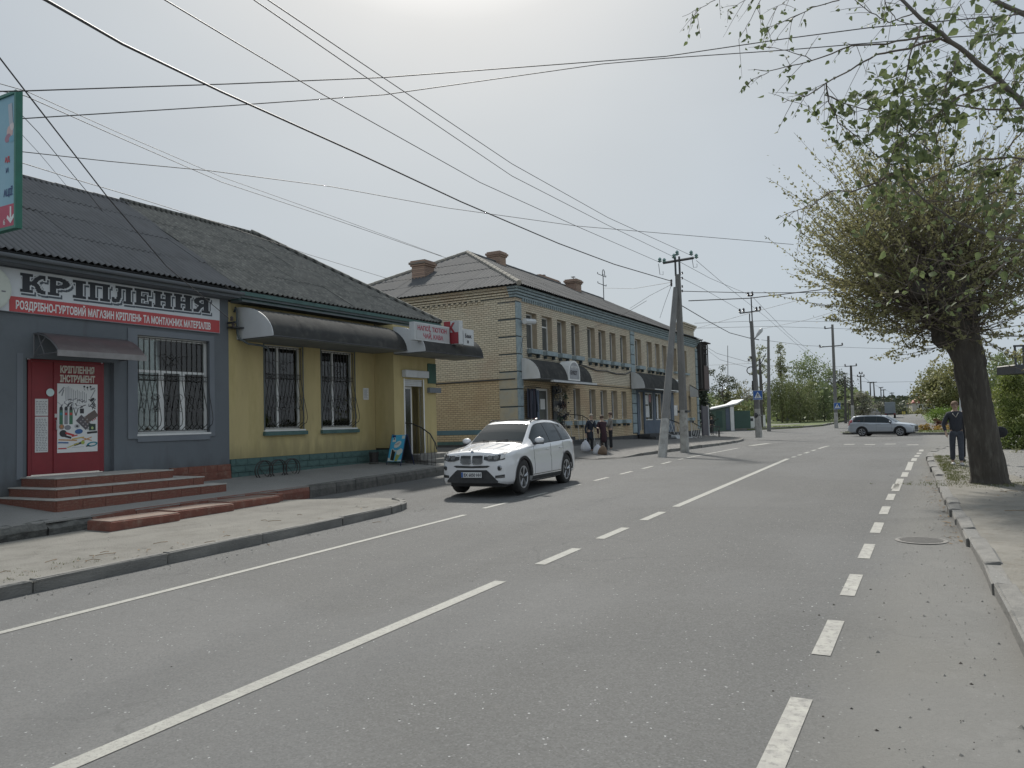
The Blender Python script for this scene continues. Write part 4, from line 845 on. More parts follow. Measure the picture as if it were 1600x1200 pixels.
# bike rack, bin, sandwich board
bk = thing('bicycle_rack', 'black wrought iron bicycle rack of three hoops against the green plinth', 'bicycle rack', (*SW(.55,3.72),0), SROT)
zt = .655
for i in range(3):
    for dx in (-.05,.05):
        c_ = -.5+i*.5; mb = MB(); mb.tube([(dx+.04*math.cos(a*.5),c_+.25*math.cos(a),zt+.25+.25*math.sin(a)) for a in [-.9+j*(math.pi+1.8)/14 for j in range(15)]], .016, 5); mb.build('hoop', mblk, bk)
for i in (0,2): c_ = -.5+i*.5; MB().tube([(.05,c_-.23,zt+.36),(.05,c_+.02,zt+.1)], .009, 4).tube([(.05,c_+.2,zt+.38),(.05,c_+.02,zt+.12),(.05,c_+.12,zt+.02)], .009, 4).build('brace', mblk, bk)
MB().tube([(.05,-.74,zt+.36),(.05,.72,zt+.36)], .01, 4).tube([(0,-.55,zt+.015),(0,.6,zt+.015)], .012, 4).build('cross_bar', mblk, bk)
bn = thing('litter_bin', 'small black litter bin hung on a frame before the green plinth', 'bin', (*SW(.42,7.95),0), SROT)
zt = .7
MB().lathe([(.13,.14),(.145,.3),(.17,.46),(.165,.46),(.14,.3),(.12,.16)], (0,0,zt), 14).build('bucket', mblk, bn)
MB().tube([(0,-.2,zt),(0,-.2,zt+.5),(0,.2,zt+.5),(0,.2,zt)], .012, 5).build('stand', mblk, bn)
ab = thing('sandwich_board', 'blue ice cream sandwich board on thin dark legs standing on the terrace', 'sandwich board', (*SW(1.2,8.35),ez(8.3)+.07), R(-5))
mblu = mat('poster_blue', (.06,.38,.62), (.09,.46,.66), scale=2.2, rough=.4, c3=(.04,.22,.5), s3=1.5)
def tilt(pts, a=R(12), y0=0.): return [(x, y0+z*math.tan(a)*(1), z) for x,z in pts]
F = lambda x,z,t=0: (x+.08*(z-.55), -.30+z*.22-t, z)
mb = MB(); mb.prism([(-.30,.14),(.30,.14),(.30,.98),(-.30,.98)], lambda a,b,t: F(a,b,t), 0, .02); fp = mb.build('front_panel', mblu, ab)
def apoly(P, mm, t): mb = MB(); mb.quad(*[F(a,b,t) for a,b in P]); mb.build('print', mm, fp, fix=False)
mcream = pmat('cream', (.62,.66,.6), .5); mchoc = pmat('dark_choc', (.02,.025,.02), .4); mlime = pmat('lime_ice', (.33,.38,.12), .5); mnavy = pmat('navy', (.01,.03,.15), .4)
apoly([(-.29,.15),(.0,.15),(-.18,.22),(-.29,.26)], mcream, .0212); apoly([(-.29,.15),(.29,.15),(.29,.2),(.1,.17)], mcream, .0216)
apoly([(-.2,.18),(-.05,.16),(-.02,.4),(.02,.5),(-.07,.49),(-.12,.54),(-.2,.53),(-.21,.35)], mcream, .022); apoly([(-.185,.19),(-.03,.16),(-.02,.46),(-.08,.455),(-.13,.52),(-.18,.52)], mchoc, .0225)
apoly([(.0,.15),(.11,.15),(.22,.38),(.12,.42),(.03,.4)], mlime, .022); apoly([(.05,.36),(.15,.34),(.27,.42),(.28,.5),(.2,.56),(.07,.5),(.02,.48)], mcream, .0225)
apoly([(.02+.16*math.cos(a)*.9, .68+.1*math.sin(a)+.05*math.cos(a)) for a in [j*math.pi/9 for j in range(18)]], mcream, .022)
apoly([(-.27,.9),(-.12,.9),(-.12,.97),(-.27,.97)], mnavy, .0215); apoly([(-.23,.76),(-.08,.76),(-.1,.86),(-.16,.92),(-.21,.84)], mcream, .022); apoly([(-.2,.82),(-.12,.84),(-.16,.9)], mnavy, .0225); apoly([(.15,.86),(.27,.86),(.27,.96),(.15,.96)], mcream, .022)
mb = MB(); mb.quad(F(-.08,.66,.0226),F(.1,.73,.0226),F(.1,.745,.0226),F(-.08,.675,.0226)); mb.quad(F(-.02,.655,.0226),F(.08,.69,.0226),F(.08,.7,.0226),F(-.02,.665,.0226)); mb.build('print', mrtx, fp, fix=False)
G_ = lambda x,z,t=0: (x+.08*(z-.55)+.0, .34-z*.4+t, z)
mb = MB(); mb.prism([(-.30,.16),(.30,.16),(.30,.96),(-.30,.96)], lambda a,b,t: G_(a,b,t), 0, .012); mb.build('rear_panel', mdkm, ab)
for f_ in (F, G_):
    for x in (-.3,.3): mb = MB(); mb.tube([f_(x,0,.01),f_(x,1.0,.01)], .014, 5); mb.build('leg', pmat('navy_frame', (.02,.03,.09), .4), ab)
# tall banner box at the left edge
bp_ = thing('banner_box', 'tall green framed advertising banner hanging high at the left edge', 'sign', tuple(atY(11,250,6.3)), R(0))
mgf = mat('green_frame', (.02,.15,.105), (.018,.12,.085), rough=.4); mban = mat('banner_blue', (.16,.32,.40), (.22,.38,.46), scale=.9, rough=.5)
A1 = atY(27,140,6.3)-bp_.location; A2 = atY(25,356,6.3)-bp_.location; xr = A1.x; z1_, z0_ = A1.z, A2.z; W_ = 1.1
MB().box(xr-W_+.03,xr-.03,.01,.05,z0_+.03,z1_-.03).build('panel', mban, bp_)
for nm,b_ in (('frame_side',(xr-.045,xr,-.02,.08,z0_,z1_)),('frame_side',(xr-W_,xr-W_+.045,-.02,.08,z0_,z1_)),('frame_rail',(xr-W_+.045,xr-.045,-.018,.078,z1_-.045,z1_)),('frame_rail',(xr-W_+.045,xr-.045,-.018,.078,z0_,z0_+.045))): MB().box(*b_,.004).build(nm, mgf, bp_)
mpink = mat('banner_pink', (.42,.055,.10), (.36,.05,.09), rough=.5, scale=2); hb = (z1_-z0_)
mb = MB(); mb.quad((xr-W_+.05,.0085,z0_+.05),(xr-.05,.0085,z0_+.05),(xr-.05,.0085,z0_+hb*.185),(xr-W_+.05,.0085,z0_+hb*.185)); mb.build('pink_band', mpink, bp_, fix=False)
mb = MB(); xa = xr-.17; za = z0_+hb*.06
mb.quad((xa-.02,.006,za+.04),(xa+.02,.006,za+.04),(xa+.02,.006,za+.22),(xa-.02,.006,za+.22)); mb.quad((xa,.006,za-.03),(xa+.025,.006,za+.01),(xa-.075,.0055,za+.1),(xa-.1,.0055,za+.06)); mb.quad((xa,.0053,za-.03),(xa+.1,.0053,za+.06),(xa+.075,.0053,za+.1),(xa-.025,.0053,za+.01)); mb.build('arrow', pmat('arrow_white', (.6,.62,.62)), bp_, fix=False)
text('lettering', '…АЦІЇ'.replace('…',''), .14, pmat('ink_navy', (.04,.07,.17), .6), bp_, (xr-.35,.005,z0_+hb*.25), (R(90),0,0), sx=.72, offset=.004, extrude=.001)
text('lettering', 'АД', .1, pmat('ink_red2', (.5,.06,.07), .6), bp_, (xr-.32,.005,z0_+hb*.5), (R(90),0,0), sx=.8, offset=.004, extrude=.001); text('lettering', 'И', .1, pmat('ink_navy', (.04,.07,.17)), bp_, (xr-.3,.005,z0_+hb*.42), (R(90),0,0), extrude=.001)
text('lettering', '6', .12, pmat('arrow_white', (.6,.62,.62)), bp_, (xr-.36,.005,z0_+hb*.045), (R(90),0,0), extrude=.001)
flat(bp_, [('e',(.5,.35,.33),.25,.33,.16,.2,0),('e',(.55,.5,.5),.3,.42,.1,.16,.3),('e',(.3,.15,.2),.2,.25,.16,.12,.4),('e',(.12,.3,.4),.3,.22,.14,.1,0),('r',(.35,.38,.42),.27,.6,.1,.3,.1)], (xr-.45,z0_+hb*.55), 1, 1, -.0085+.0, ax='u')
mb = MB(); mb.tube([(xr-W_/2,.03,z1_),(xr-W_/2-.1,.03,z1_+.25),(xr-W_-2.2,.03,z1_+.25)], .03, 6); mb.build('hanging_arm', mgf, bp_)
mb = MB(); mb.tube([(xr-W_-2.2,.03,z1_+.6),(xr-W_-2.2,.03,-bp_.location.z)], .09, 10); mb.build('post', mgf, bp_)
# ---------------------------------------------------------------- two-storey brick building
def brickmat(name, axis, c1, c2, mortar):
    m = bpy.data.materials.new(name); m.use_nodes = True; t = m.node_tree; b = t.nodes['Principled BSDF']; K = t.links
    co = N('ShaderNodeTexCoord', t); sx = N('ShaderNodeSeparateXYZ', t); cx = N('ShaderNodeCombineXYZ', t); K.new(co.outputs['Object'], sx.inputs[0])
    K.new(sx.outputs[1 if axis == 'n' else 0], cx.inputs[0]); K.new(sx.outputs[2], cx.inputs[1])
    br_ = N('ShaderNodeTexBrick', t); br_.inputs['Scale'].default_value = 1; br_.inputs['Brick Width'].default_value = .26; br_.inputs['Row Height'].default_value = .098; br_.inputs['Mortar Size'].default_value = .011
    br_.inputs['Color1'].default_value = (*c1,1); br_.inputs['Color2'].default_value = (*c2,1); br_.inputs['Mortar'].default_value = (*mortar,1); br_.inputs['Bias'].default_value = -.1
    K.new(cx.outputs[0], br_.inputs['Vector'])
    n1 = N('ShaderNodeTexNoise', t); n1.inputs['Scale'].default_value = .45; n1.inputs['Detail'].default_value = 7; K.new(co.outputs['Object'], n1.inputs['Vector'])
    r1 = N('ShaderNodeMapRange', t); r1.inputs[1].default_value = .5; r1.inputs[2].default_value = .68; r1.inputs[4].default_value = .45; K.new(n1.outputs[0], r1.inputs[0])
    mx = N('ShaderNodeMix', t, data_type='RGBA'); mx.inputs[7].default_value = (.42,.30,.22,1); K.new(r1.outputs[0], mx.inputs[0]); K.new(br_.outputs[0], mx.inputs[6])
    zr_ = N('ShaderNodeMapRange', t); zr_.inputs[1].default_value = 4.1; zr_.inputs[2].default_value = 4.0; zr_.inputs[4].default_value = .75; K.new(sx.outputs[2], zr_.inputs[0])   # ground storey is painted over
    m2 = N('ShaderNodeMix', t, data_type='RGBA'); m2.blend_type = 'MULTIPLY'; m2.inputs[7].default_value = (.92,.80,.62,1); K.new(zr_.outputs[0], m2.inputs[0]); K.new(mx.outputs[2], m2.inputs[6])
    K.new(m2.outputs[2], b.inputs['Base Color']); b.inputs['Roughness'].default_value = .9
    bp = N('ShaderNodeBump', t); bp.inputs['Strength'].default_value = .9; bp.inputs['Distance'].default_value = .02; K.new(br_.outputs['Fac'], bp.inputs['Height']); bp.invert = True; K.new(bp.outputs[0], b.inputs['Normal'])
    MATS[name] = m; return m
mbr_n = brickmat('buff_brick_front', 'n', (.60,.54,.42), (.50,.445,.34), (.25,.22,.18))
mbr_u = brickmat('buff_brick_side', 'u', (.60,.545,.425), (.51,.455,.35), (.25,.225,.18))
mbrch = brickmat('chimney_brick', 'n', (.36,.245,.185), (.29,.195,.15), (.17,.15,.13))
mtrim = mat('pale_blue_trim', (.30,.365,.385), (.24,.295,.315), scale=3, rough=.85, c3=(.105,.14,.165), s3=5, amt3=.5, bump=.3, bscale=30)
mtrimd = mat('dark_blue_joint', (.075,.095,.105), (.06,.078,.088), scale=3, rough=.9)
mblueg = mat('blue_grey_wall', (.115,.145,.185), (.095,.12,.155), scale=1.2, rough=.8, c3=(.16,.17,.19), s3=3, amt3=.4)
mbase = mat('dark_plinth', (.045,.047,.05), (.07,.07,.07), scale=2.5, rough=.95, bump=.6, bscale=12)
bb = thing('brick_building', 'two storey buff brick building with pale blue trim, hipped slate roof and chimneys', 'building', (-16.6,31,0), R(.4))
UW = [(1.01,2.12),(2.67,3.83),(4.43,5.53),(6.18,7.25),(8.35,9.46),(9.99,11.1),(11.74,12.75),(13.51,14.6),(16.25,17.4),(18.55,19.63),(20.33,21.35),(21.92,22.98),(24.6,25.5),(27.1,28.2)]
LW = [(4.5,5.35),(6.2,7.1),(8.38,9.28),(10.02,11.03),(11.72,12.7),(13.44,14.3)]
D1 = (1.75,3.35,1.25,3.6); D2 = (16.35,17.35,1.25,3.72)
L2 = [(26.6,27.4),(28.3,29.0)]
EB = 31.2
wall(bb, mbr_n, 0, EB, 1.0, 7.78, [(a,b,5.44,7.15) for a,b in UW]+[(a,b,2.05,3.70) for a,b in LW]+[D1,D2]+[(a,b,2.05,3.7) for a,b in L2], 0, .34, name='front_wall', revm=mat('reveal_plaster', (.44,.37,.27), (.36,.30,.22), scale=4, rough=.9))
wall(bb, mbr_u, -12.4, 0, 1.0, 7.78, [], 0, .2, name='side_wall', axis='u')
mb = MB(); mb.quad((0,EB,.5),(-12.4,EB,.5),(-12.4,EB,7.8),(0,EB,7.8)); mb.quad((-12.4,0,.5),(-12.4,EB,.5),(-12.4,EB,7.8),(-12.4,0,7.8)); mb.build('rear_wall', mbr_u, bb)
MB().box(-12.3,.03,.0,15.5,.2,1.02).box(-12.2,.028,15.5,EB,.1,.98).box(-12.43,.029,-.03,-.001,.2,1.02).build('plinth', mbase, bb)
MB().box(-12.4,.006,-.012,-.002,1.48,1.70).build('side_stripe', mat('stripe_blue', (.10,.185,.225), (.085,.155,.19), scale=2), bb)
MB().box(-12.4,.0,-.03,-.002,1.02,1.16).build('side_ledge', mgreen, bb)
gl2 = mat('dark_window_glass', (.13,.137,.135), (.07,.078,.08), scale=.8, rough=.12, stretch=(1,1.2,.5), c3=(.22,.225,.215), s3=1.3, amt3=.5)
for k,(a,b) in enumerate(UW):
    if k in (0,1): window(bb, a, b, 5.44, 7.15, -.26, (.32,), .72, gm=gl2, room=False, fw=.075)
    elif k == 13: window(bb, a, b, 5.44, 7.15, -.26, (.5,), .8, gm=gl2, room=False, fw=.07)
    else: window(bb, a, b, 5.44, 7.15, -.26, (.42,), None, gm=gl2, room=False, fw=.06)
    if k < 12:
        bx = MB().box(.004,.26,a+.0,b+.06,5.20,5.41,.0).build('flower_box', mtrim, bb); MB().box(.004,.16,a+.1,a+.18,5.04,5.168).build('bracket', mtrimd, bx); MB().box(.004,.16,b-.14,b-.05,5.04,5.19).build('bracket', mtrimd, bx)
    else: MB().box(.004,.2,a-.08,b+.1,5.27,5.41).build('sill', mtrim, bb)
for a,b in LW+L2:
    window(bb, a, b, 2.05, 3.70, -.26, (.5,), None, gm=gl2, room=False, fw=.06); bx = MB().box(.004,.26,a,b+.05,1.78,2.0).build('flower_box', mtrim, bb); MB().box(.004,.16,a+.1,a+.18,1.62,1.748).build('bracket', mtrimd, bx); MB().box(.004,.16,b-.05,b+.03,1.62,1.748).build('bracket', mtrimd, bx)
# quoins
def quoin(u0, u1, z0, z1, d=.055, h=.40, name='quoin', m=mtrim, side=False):
    z = z0; i = 0
    while z < z1-.1:
        t = min(z+h, z1)
        if not side: MB().box(.003,d,u0,u1,z+.045,t-.002,.0).build(name, m, bb)
        z = t; i += 1
z = 1.1; i = 0
while z < 7.5:
    t = min(z+.80, 7.55); MB().box(-.0,.06,-.06,.46,z+.05,t-.004,.012).build('quoin', mtrim, bb)
    MB().box(-.95,-.004,-.05,-.003,z+.05,t-.02,.012).build('quoin', mbr_u if z > 3.7 else mat('faded_trim', (.33,.34,.31), (.44,.385,.28), scale=1.6, rough=.9, c3=(.36,.31,.22), s3=4, amt3=.7), bb, label='quoin block on the side wall'); z = t
MB().box(-.001,.028,-.02,.44,1.1,7.55).box(-.93,-.01,-.02,-.0015,1.1,7.55).build('quoin_core', mtrimd, bb)
z = 1.1
while z < 7.5: t = min(z+.62, 7.55); MB().box(.0,.055,15.28,16.02,z+.05,t-.004,.012).build('quoin', mtrim, bb); MB().box(.0,.055,EB-.55,EB+.02,z+.05,t-.004,.012).build('quoin', mtrim, bb); z = t
MB().box(.001,.026,15.3,16.0,1.1,7.55).box(.001,.026,EB-.52,EB,1.1,7.55).build('quoin_core', mtrimd, bb)
# cornice, stepped bands; dentils
for i,(o_,z0,z1) in enumerate(((.06,7.74,7.83),(.13,7.86,7.95),(.20,7.98,8.07),(.27,8.10,8.2))):
    MB().box(-.3,o_,.42,EB+o_,z0,z1).build('cornice_band', mtrim, bb)
    MB().box(-.3,o_,-o_,.418,z0,z1).build('cornice_band', mtrim, bb); MB().box(-12.4-o_,-.302,-o_,.2,z0,z1).build('cornice_band', mbr_u, bb, label='buff brick cornice band on the side wall')
MB().box(-12.4,.02,-.02,EB,7.70,8.12).build('cornice_core', mtrimd, bb)
dn = MB(); u = .6
while u < EB-.6: dn.box(.004,.07,u,u+.1,7.58,7.735); u += .235
d_ = dn.build('dentils', mtrim, bb); d_['kind'] = 'stuff'
dn = MB(); n_ = -1.7
while n_ > -12: dn.box(n_-.12,n_,-.07,-.004,7.56,7.66).box(n_-.24,n_-.12,-.07,-.004,7.66,7.735); n_ -= .3
d_ = dn.build('dentils', mbr_u, bb); d_['kind'] = 'stuff'
# hipped roof of slate sheets
EN, EZ2, RN, RZ, HU = .42, 8.22, -6.2, 11.62, 6.1
T2 = Vector((RN-EN,0,RZ-EZ2)); LT = T2.length
roof_sheets(bb, (EN,-.42,EZ2), (0,1,0), T2, [(0,0),(EB+.9,0),(EB-4.5,LT),(HU+.4,LT)], 1.12, 1.62, .224, .02, mslate2, seed=7)
T3 = Vector((0,HU+.42,RZ-EZ2)); roof_sheets(bb, (EN,-.42,EZ2), (-1,0,0), T3, [(0,0),(13.24,0),(6.62,T3.length)], 1.12, 1.62, .224, .02, mslate2, seed=8)
mb = MB(); mb.quad((EN,-.4,EZ2-.02),(EN,EB+.45,EZ2-.02),(RN,EB-4.9,RZ-.04),(RN,HU,RZ-.04)); mb.quad((EN,-.4,EZ2-.02),(-12.8,-.4,EZ2-.02),(RN,HU,RZ-.04)); mb.quad((-12.8,-.4,EZ2-.02),(-12.8,EB+.4,EZ2-.02),(RN,EB-4.9,RZ-.04),(RN,HU,RZ-.04)); mb.quad((EN,EB+.45,EZ2-.02),(-12.8,EB+.4,EZ2-.02),(RN,EB-4.9,RZ-.04)); mb.build('roof_deck', mslate2, bb)
mcap = mat('pale_ridge_tile', (.30,.28,.24), (.22,.21,.185), scale=6, rough=.9)
for i in range(16):
    a, b = i/16, (i+1)/16+.008; P = lambda t: (lerp(EN,RN,t),lerp(-.4,HU,t),lerp(EZ2+.05,RZ+.05,t)); MB().tube([P(a),P(b)], [.13,.115], 7).build('hip_tile', mcap, bb)
    P = lambda t: (lerp(-12.8,RN,t),lerp(-.4,HU,t),lerp(EZ2+.05,RZ+.05,t)); MB().tube([P(a),P(b)], [.13,.115], 7).build('hip_tile', mcap, bb)
u = HU
while u < EB-5: MB().tube([(RN,u,RZ+.05),(RN,u+1.1,RZ+.04)], .11, 7).build('ridge_tile', mslate2, bb); u += 1.08
# chimneys
def chimney(name, n, u, w_, d_, z0, z1, pot=True):
    c = MB().box(n-w_/2,n+w_/2,u-d_/2,u+d_/2,z0,z1-.3).build(name, mbrch, bb)
    MB().box(n-w_/2-.06,n+w_/2+.06,u-d_/2-.06,u+d_/2+.06,z1-.3,z1-.2).box(n-w_/2-.12,n+w_/2+.12,u-d_/2-.12,u+d_/2+.12,z1-.2,z1-.08).box(n-w_/2-.05,n+w_/2+.05,u-d_/2-.05,u+d_/2+.05,z1-.08,z1).build('crown', mbrch, c)
    if pot: MB().tube([(n,u,z1),(n,u,z1+.16)], .03, 6).box(n-.12,n+.12,u-.12,u+.12,z1+.2,z1+.24).build('vent_cap', mdkm, c)
chimney('chimney', -7.05, 2.9, .82, .9, 9.0, 10.7, False); chimney('chimney', -6.25, 9.6, .8, .8, 10.7, 12.3, False)
chimney('chimney', -6.8, 17.2, .9, 3.0, 10.8, 11.95); chimney('chimney', -5.6, 19.6, .8, .95, 10.4, 12.05)
# stepped gable over the end section
pd = MB().box(-.5,.05,27.3,30.4,8.2,8.9).build('gable', mbr_n, bb); MB().box(-.52,.1,27.2,30.5,8.9,9.02).box(-.5,.17,27.1,30.6,9.05,9.17).box(-.5,.24,27.0,30.7,9.2,9.32).build('gable_cornice', mbr_n, pd)
# cables along the wall
cb = MB(); cb.tube([(.03,.2,3.98),(.03,5,3.99),(.03,8,3.95),(.03,15.3,3.93)], .022, 4); cb.tube([(.05,6.5,4.95),(.06,7.2,5.0),(.05,9.5,4.78),(.06,11,4.82),(.05,12.5,4.72),(.05,14.2,4.78),(.04,15.2,5.0)], .035, 5); cb.tube([(-12,-.03,3.9),(-.1,-.07,3.98)], .03, 5); cb.tube([(.06,.2,5.2),(.08,.5,5.9),(.1,.8,6.0),(.08,1.0,5.4),(.06,.9,5.1)], .012, 4); cb.build('wall_cable', mdkm, bb)
MB().tube([(.05,.55,6.62),(.22,.55,6.62),(.3,.6,6.62)], .06, 8).tube([(.3,.25,6.6),(.3,1.25,6.68)], .13, 8).build('wall_lamp', mwhited, bb)
# shop door 1 with goods
dd = MB().box(-.2,-.14,1.75,1.83,1.25,3.6).box(-.2,-.14,3.27,3.35,1.25,3.6).box(-.2,-.14,1.83,3.27,3.5,3.6).box(-.2,-.14,2.35,2.43,1.25,3.5).build('shop_door', mwhite, bb)
MB().box(-.18,-.17,1.83,2.35,1.3,3.5).box(-.18,-.17,2.43,3.27,1.3,3.5).build('pane', gl2, dd); MB().box(-.168,-.162,2.6,3.1,2.6,3.1).build('notice', mpaper, dd)
a1 = thing('awning', 'dark quarter-round awning with white end on the brick building corner', 'awning', (-16.6,31,0), R(.4)); awning(a1, .32, 6.4, .07, 1.0, 3.96, 4.93, 4)
MB().box(.95,1.12,1.5,6.8,3.84,3.93).build('front_beam', mwhited, a1)
ars = thing('arched_sign', 'white arched shop sign standing on the first dark awning', 'sign', (-16.6,31,0), R(.4))
P = [(3.35,3.98),(4.75,3.98),(4.75,4.35)]+[(4.05+.7*math.cos(a),4.35+.62*math.sin(a)) for a in [j*math.pi/12 for j in range(1,12)]]+[(3.35,4.35)]
MB().prism(P, lambda a,b,t: (t,a,b), .45, 1.04).build('box_body', mwhite, ars); P2 = [(4.05+(a-4.05)*.84, 4.42+(b-4.42)*.84) for a,b in P]
MB().prism(P2, lambda a,b,t: (t,a,b), 1.041, 1.05).build('face', mat('sign_face_grey', (.30,.31,.33), (.25,.26,.28), rough=.5), ars); mdt = pmat('ink_dark', (.05,.05,.06))
text('lettering', 'МАГАЗИН', .17, mwhite, ars, (1.056,3.62,4.58), (R(90),0,R(90)), sx=1., offset=.004, extrude=.001); text('lettering', 'БУКЕТ', .26, mdt, ars, (1.056,3.55,4.27), (R(90),0,R(90)), sx=1.0, offset=.012, extrude=.001)
# wreaths and clothes hung beside the door
q = random.Random(11)
cols = [pmat('goods_%d' % i, c, .85) for i, c in enumerate(((.03,.035,.05),(.06,.06,.08),(.35,.05,.07),(.45,.42,.36),(.10,.06,.05),(.12,.15,.2),(.32,.28,.2),(.05,.1,.06)))]
rk = thing('goods_rack', 'dark clothes and bags hung left of the first shop door', 'goods', (-16.6,31,0), R(.4))
for i in range(9):
    u = .62+.12*i; z1 = 3.55-.06*(i%3); l = q.uniform(.9,1.9); mb = MB()
    mb.v = []; n_ = .2+.03*(i%2); mb.ribbon([(n_+.05*math.sin(k*1.3+i), u-.12+.24*k/5, z1) for k in range(6)], [(n_+.07*math.sin(k*1.7+i*2), u-.15+.3*k/5, z1-l) for k in range(6)]); mb.build('garment', cols[[0,1,5,0,2,1,0,5,1][i]], rk, fix=False)
MB().tube([(.06,.5,3.62),(.3,.5,3.62),(.3,1.75,3.62),(.06,1.75,3.62)], .015, 5).build('rail', mdkm, rk)
wr = thing('goods_rack', 'bunches of artificial flowers and wreaths hung right of the first shop door', 'goods', (-16.6,31,0), R(.4))
for i in range(16):
    u = 3.55+q.uniform(0,1.15); z = q.uniform(1.5,3.6); r_ = q.uniform(.12,.24); P_ = np.random.normal(0, r_*.6, (60,3))+np.array([.25,u,z]); D_ = np.random.normal(0,1,(60,3)); link('flower_bunch', leaves_mesh('flower_bunch', P_, D_, .09, cols[[3,6,0,4,3,7,6,0][i%8]], asp=.8), wr)
MB().box(.05,.12,3.5,4.4,1.3,3.75).build('rack_panel', mdkm, wr)
sr = thing('entrance_ramp', 'dark entrance steps and rails in front of the first shop door', 'steps', (-16.6,31,0), R(.4))
for i in range(3): MB().box(.05,1.9-.4*i,1.2+.1*i,4.0-.1*i,.4+.18*i+.3,.4+.18*(i+1)+.3,.01).build('step', mbase, sr)
MB().tube([(.5,4.3,2.35),(1.3,4.3,2.25),(2.0,4.3,1.8),(2.6,4.3,1.4)], .02, 5).build('handrail', mblk, sr); MB().tube([(1.3,4.3,2.25),(1.3,4.3,.8)], .015, 5).tube([(2.6,4.3,1.4),(2.6,4.3,.7)], .015, 5).build('rail_post', mblk, sr)
for i in range(5): MB().tube([(.6+.4*i,4.3,2.3-.1*i*i*.4),(.7+.4*i,4.3,1.0)], .012, 4).build('baluster', mwhited, sr)
# blue-grey front and door 2
MB().box(.006,.10,16.05,16.34,1.02,3.9).box(.006,.10,17.36,24.0,1.02,1.9).box(.006,.10,17.36,17.6,1.9,3.9).box(.006,.10,19.3,19.75,1.9,3.9).box(.006,.10,21.2,21.6,1.9,3.9).box(.006,.10,23.3,24.0,1.9,3.9).box(.006,.10,16.34,24.0,3.74,3.92).build('shopfront_panel', mblueg, bb)
d2_ = MB().box(-.2,-.14,16.35,16.43,1.25,3.72).box(-.2,-.14,17.27,17.35,1.25,3.72).box(-.2,-.14,16.43,17.27,3.62,3.72).build('shop_door', mwhite, bb); MB().box(-.18,-.17,16.43,17.27,1.27,3.62).build('pane', mblueg, d2_); MB().box(-.13,-.12,16.46,16.75,1.3,3.55).build('door_leaf', mwhited, d2_)
for a,b in ((17.6,19.3),(19.75,21.2),(21.6,23.3)):
    w = window(bb, a, b, 1.92, 3.72, .03, (.5,), None, gm=gl2, room=False, fw=.05)
for i,(u,z,w_,h_,mm) in enumerate(((17.75,2.95,.55,.6,mpaper),(18.5,3.1,.4,.5,pmat('pinkish',(.3,.12,.13))),(17.8,2.1,.7,.75,mpaper),(20.1,2.0,.35,1.5,mpaper),(22.1,2.0,.35,1.5,mpaper))):
    MB().box(.035,.045,u,u+w_,z,z+h_).build('notice', mm, bb)
a2_ = thing('awning', 'dark quarter-round awning over the blue-grey shopfront of the brick building', 'awning', (-16.6,31,0), R(.4)); awning(a2_, 15.1, 22.8, .07, .95, 3.9, 4.95, 4)
MB().box(.93,.97,17,22.3,3.86,3.92).build('front_strip', mwhite, a2_)
s3_ = thing('entrance_steps', 'dark grey steps with white railings in front of the blue-grey shopfront', 'steps', (-16.6,31,0), R(.4))
for i in range(4): MB().box(.1,1.9-.35*i,16.1,19.4,.3+.16*i,.3+.16*(i+1)+.1,.01).build('step', mbase, s3_)
for n0_,u0_,n1_,u1_,z0_,z1_ in ((.9,19.5,2.1,19.5,2.0,1.5),(1.9,21.8,1.9,24.4,1.75,1.3)):
    MB().tube([(n0_,u0_,z0_),(n1_,u1_,z1_)], .035, 5).build('handrail', mblk, s3_); MB().tube([(n0_,u0_,z0_),(n0_,u0_,z0_-1.1)], .02, 5).tube([(n1_,u1_,z1_),(n1_,u1_,z1_-.95)], .02, 5).tube([(n0_,u0_,z0_-1.),(n1_,u1_,z1_-.9)], .015, 4).build('rail_post', mwhite, s3_)
    for i in range(5): t0_, t1_ = i/5, (i+1)/5; MB().tube([(lerp(n0_,n1_,t0_),lerp(u0_,u1_,t0_),lerp(z0_,z1_,t0_)-.1),(lerp(n0_,n1_,t1_),lerp(u0_,u1_,t1_),lerp(z0_,z1_,t1_)-.85)], .012, 3).tube([(lerp(n0_,n1_,t1_),lerp(u0_,u1_,t1_),lerp(z0_,z1_,t1_)-.1),(lerp(n0_,n1_,t0_),lerp(u0_,u1_,t0_),lerp(z0_,z1_,t0_)-.85)], .012, 3).build('rail_lattice', mwhite, s3_)
MB().box(.2,1.5,20.2,23.6,.4,.62).box(.3,1.2,20.4,23.4,.62,.8).build('step', mwhited, s3_)
ac = thing('air_conditioner', 'white air conditioner unit on the brick wall between the two leaning pole legs', 'air conditioner', (-16.6,31,0), R(.4))
MB().box(.12,.5,23.4,24.7,3.95,4.75,.02).build('casing', mwhite, ac); MB().lathe([(0,0),(.3,0),(.32,.02),(.3,.03),(.05,.03),(0,.03)], (.505,23.85,4.35), 20, 'x').build('fan_grille', mat('fan_grey', (.2,.21,.21), (.3,.31,.31), scale=40), ac); MB().box(.0,.5,23.35,24.75,3.85,3.93).build('shelf', mwhite, ac)
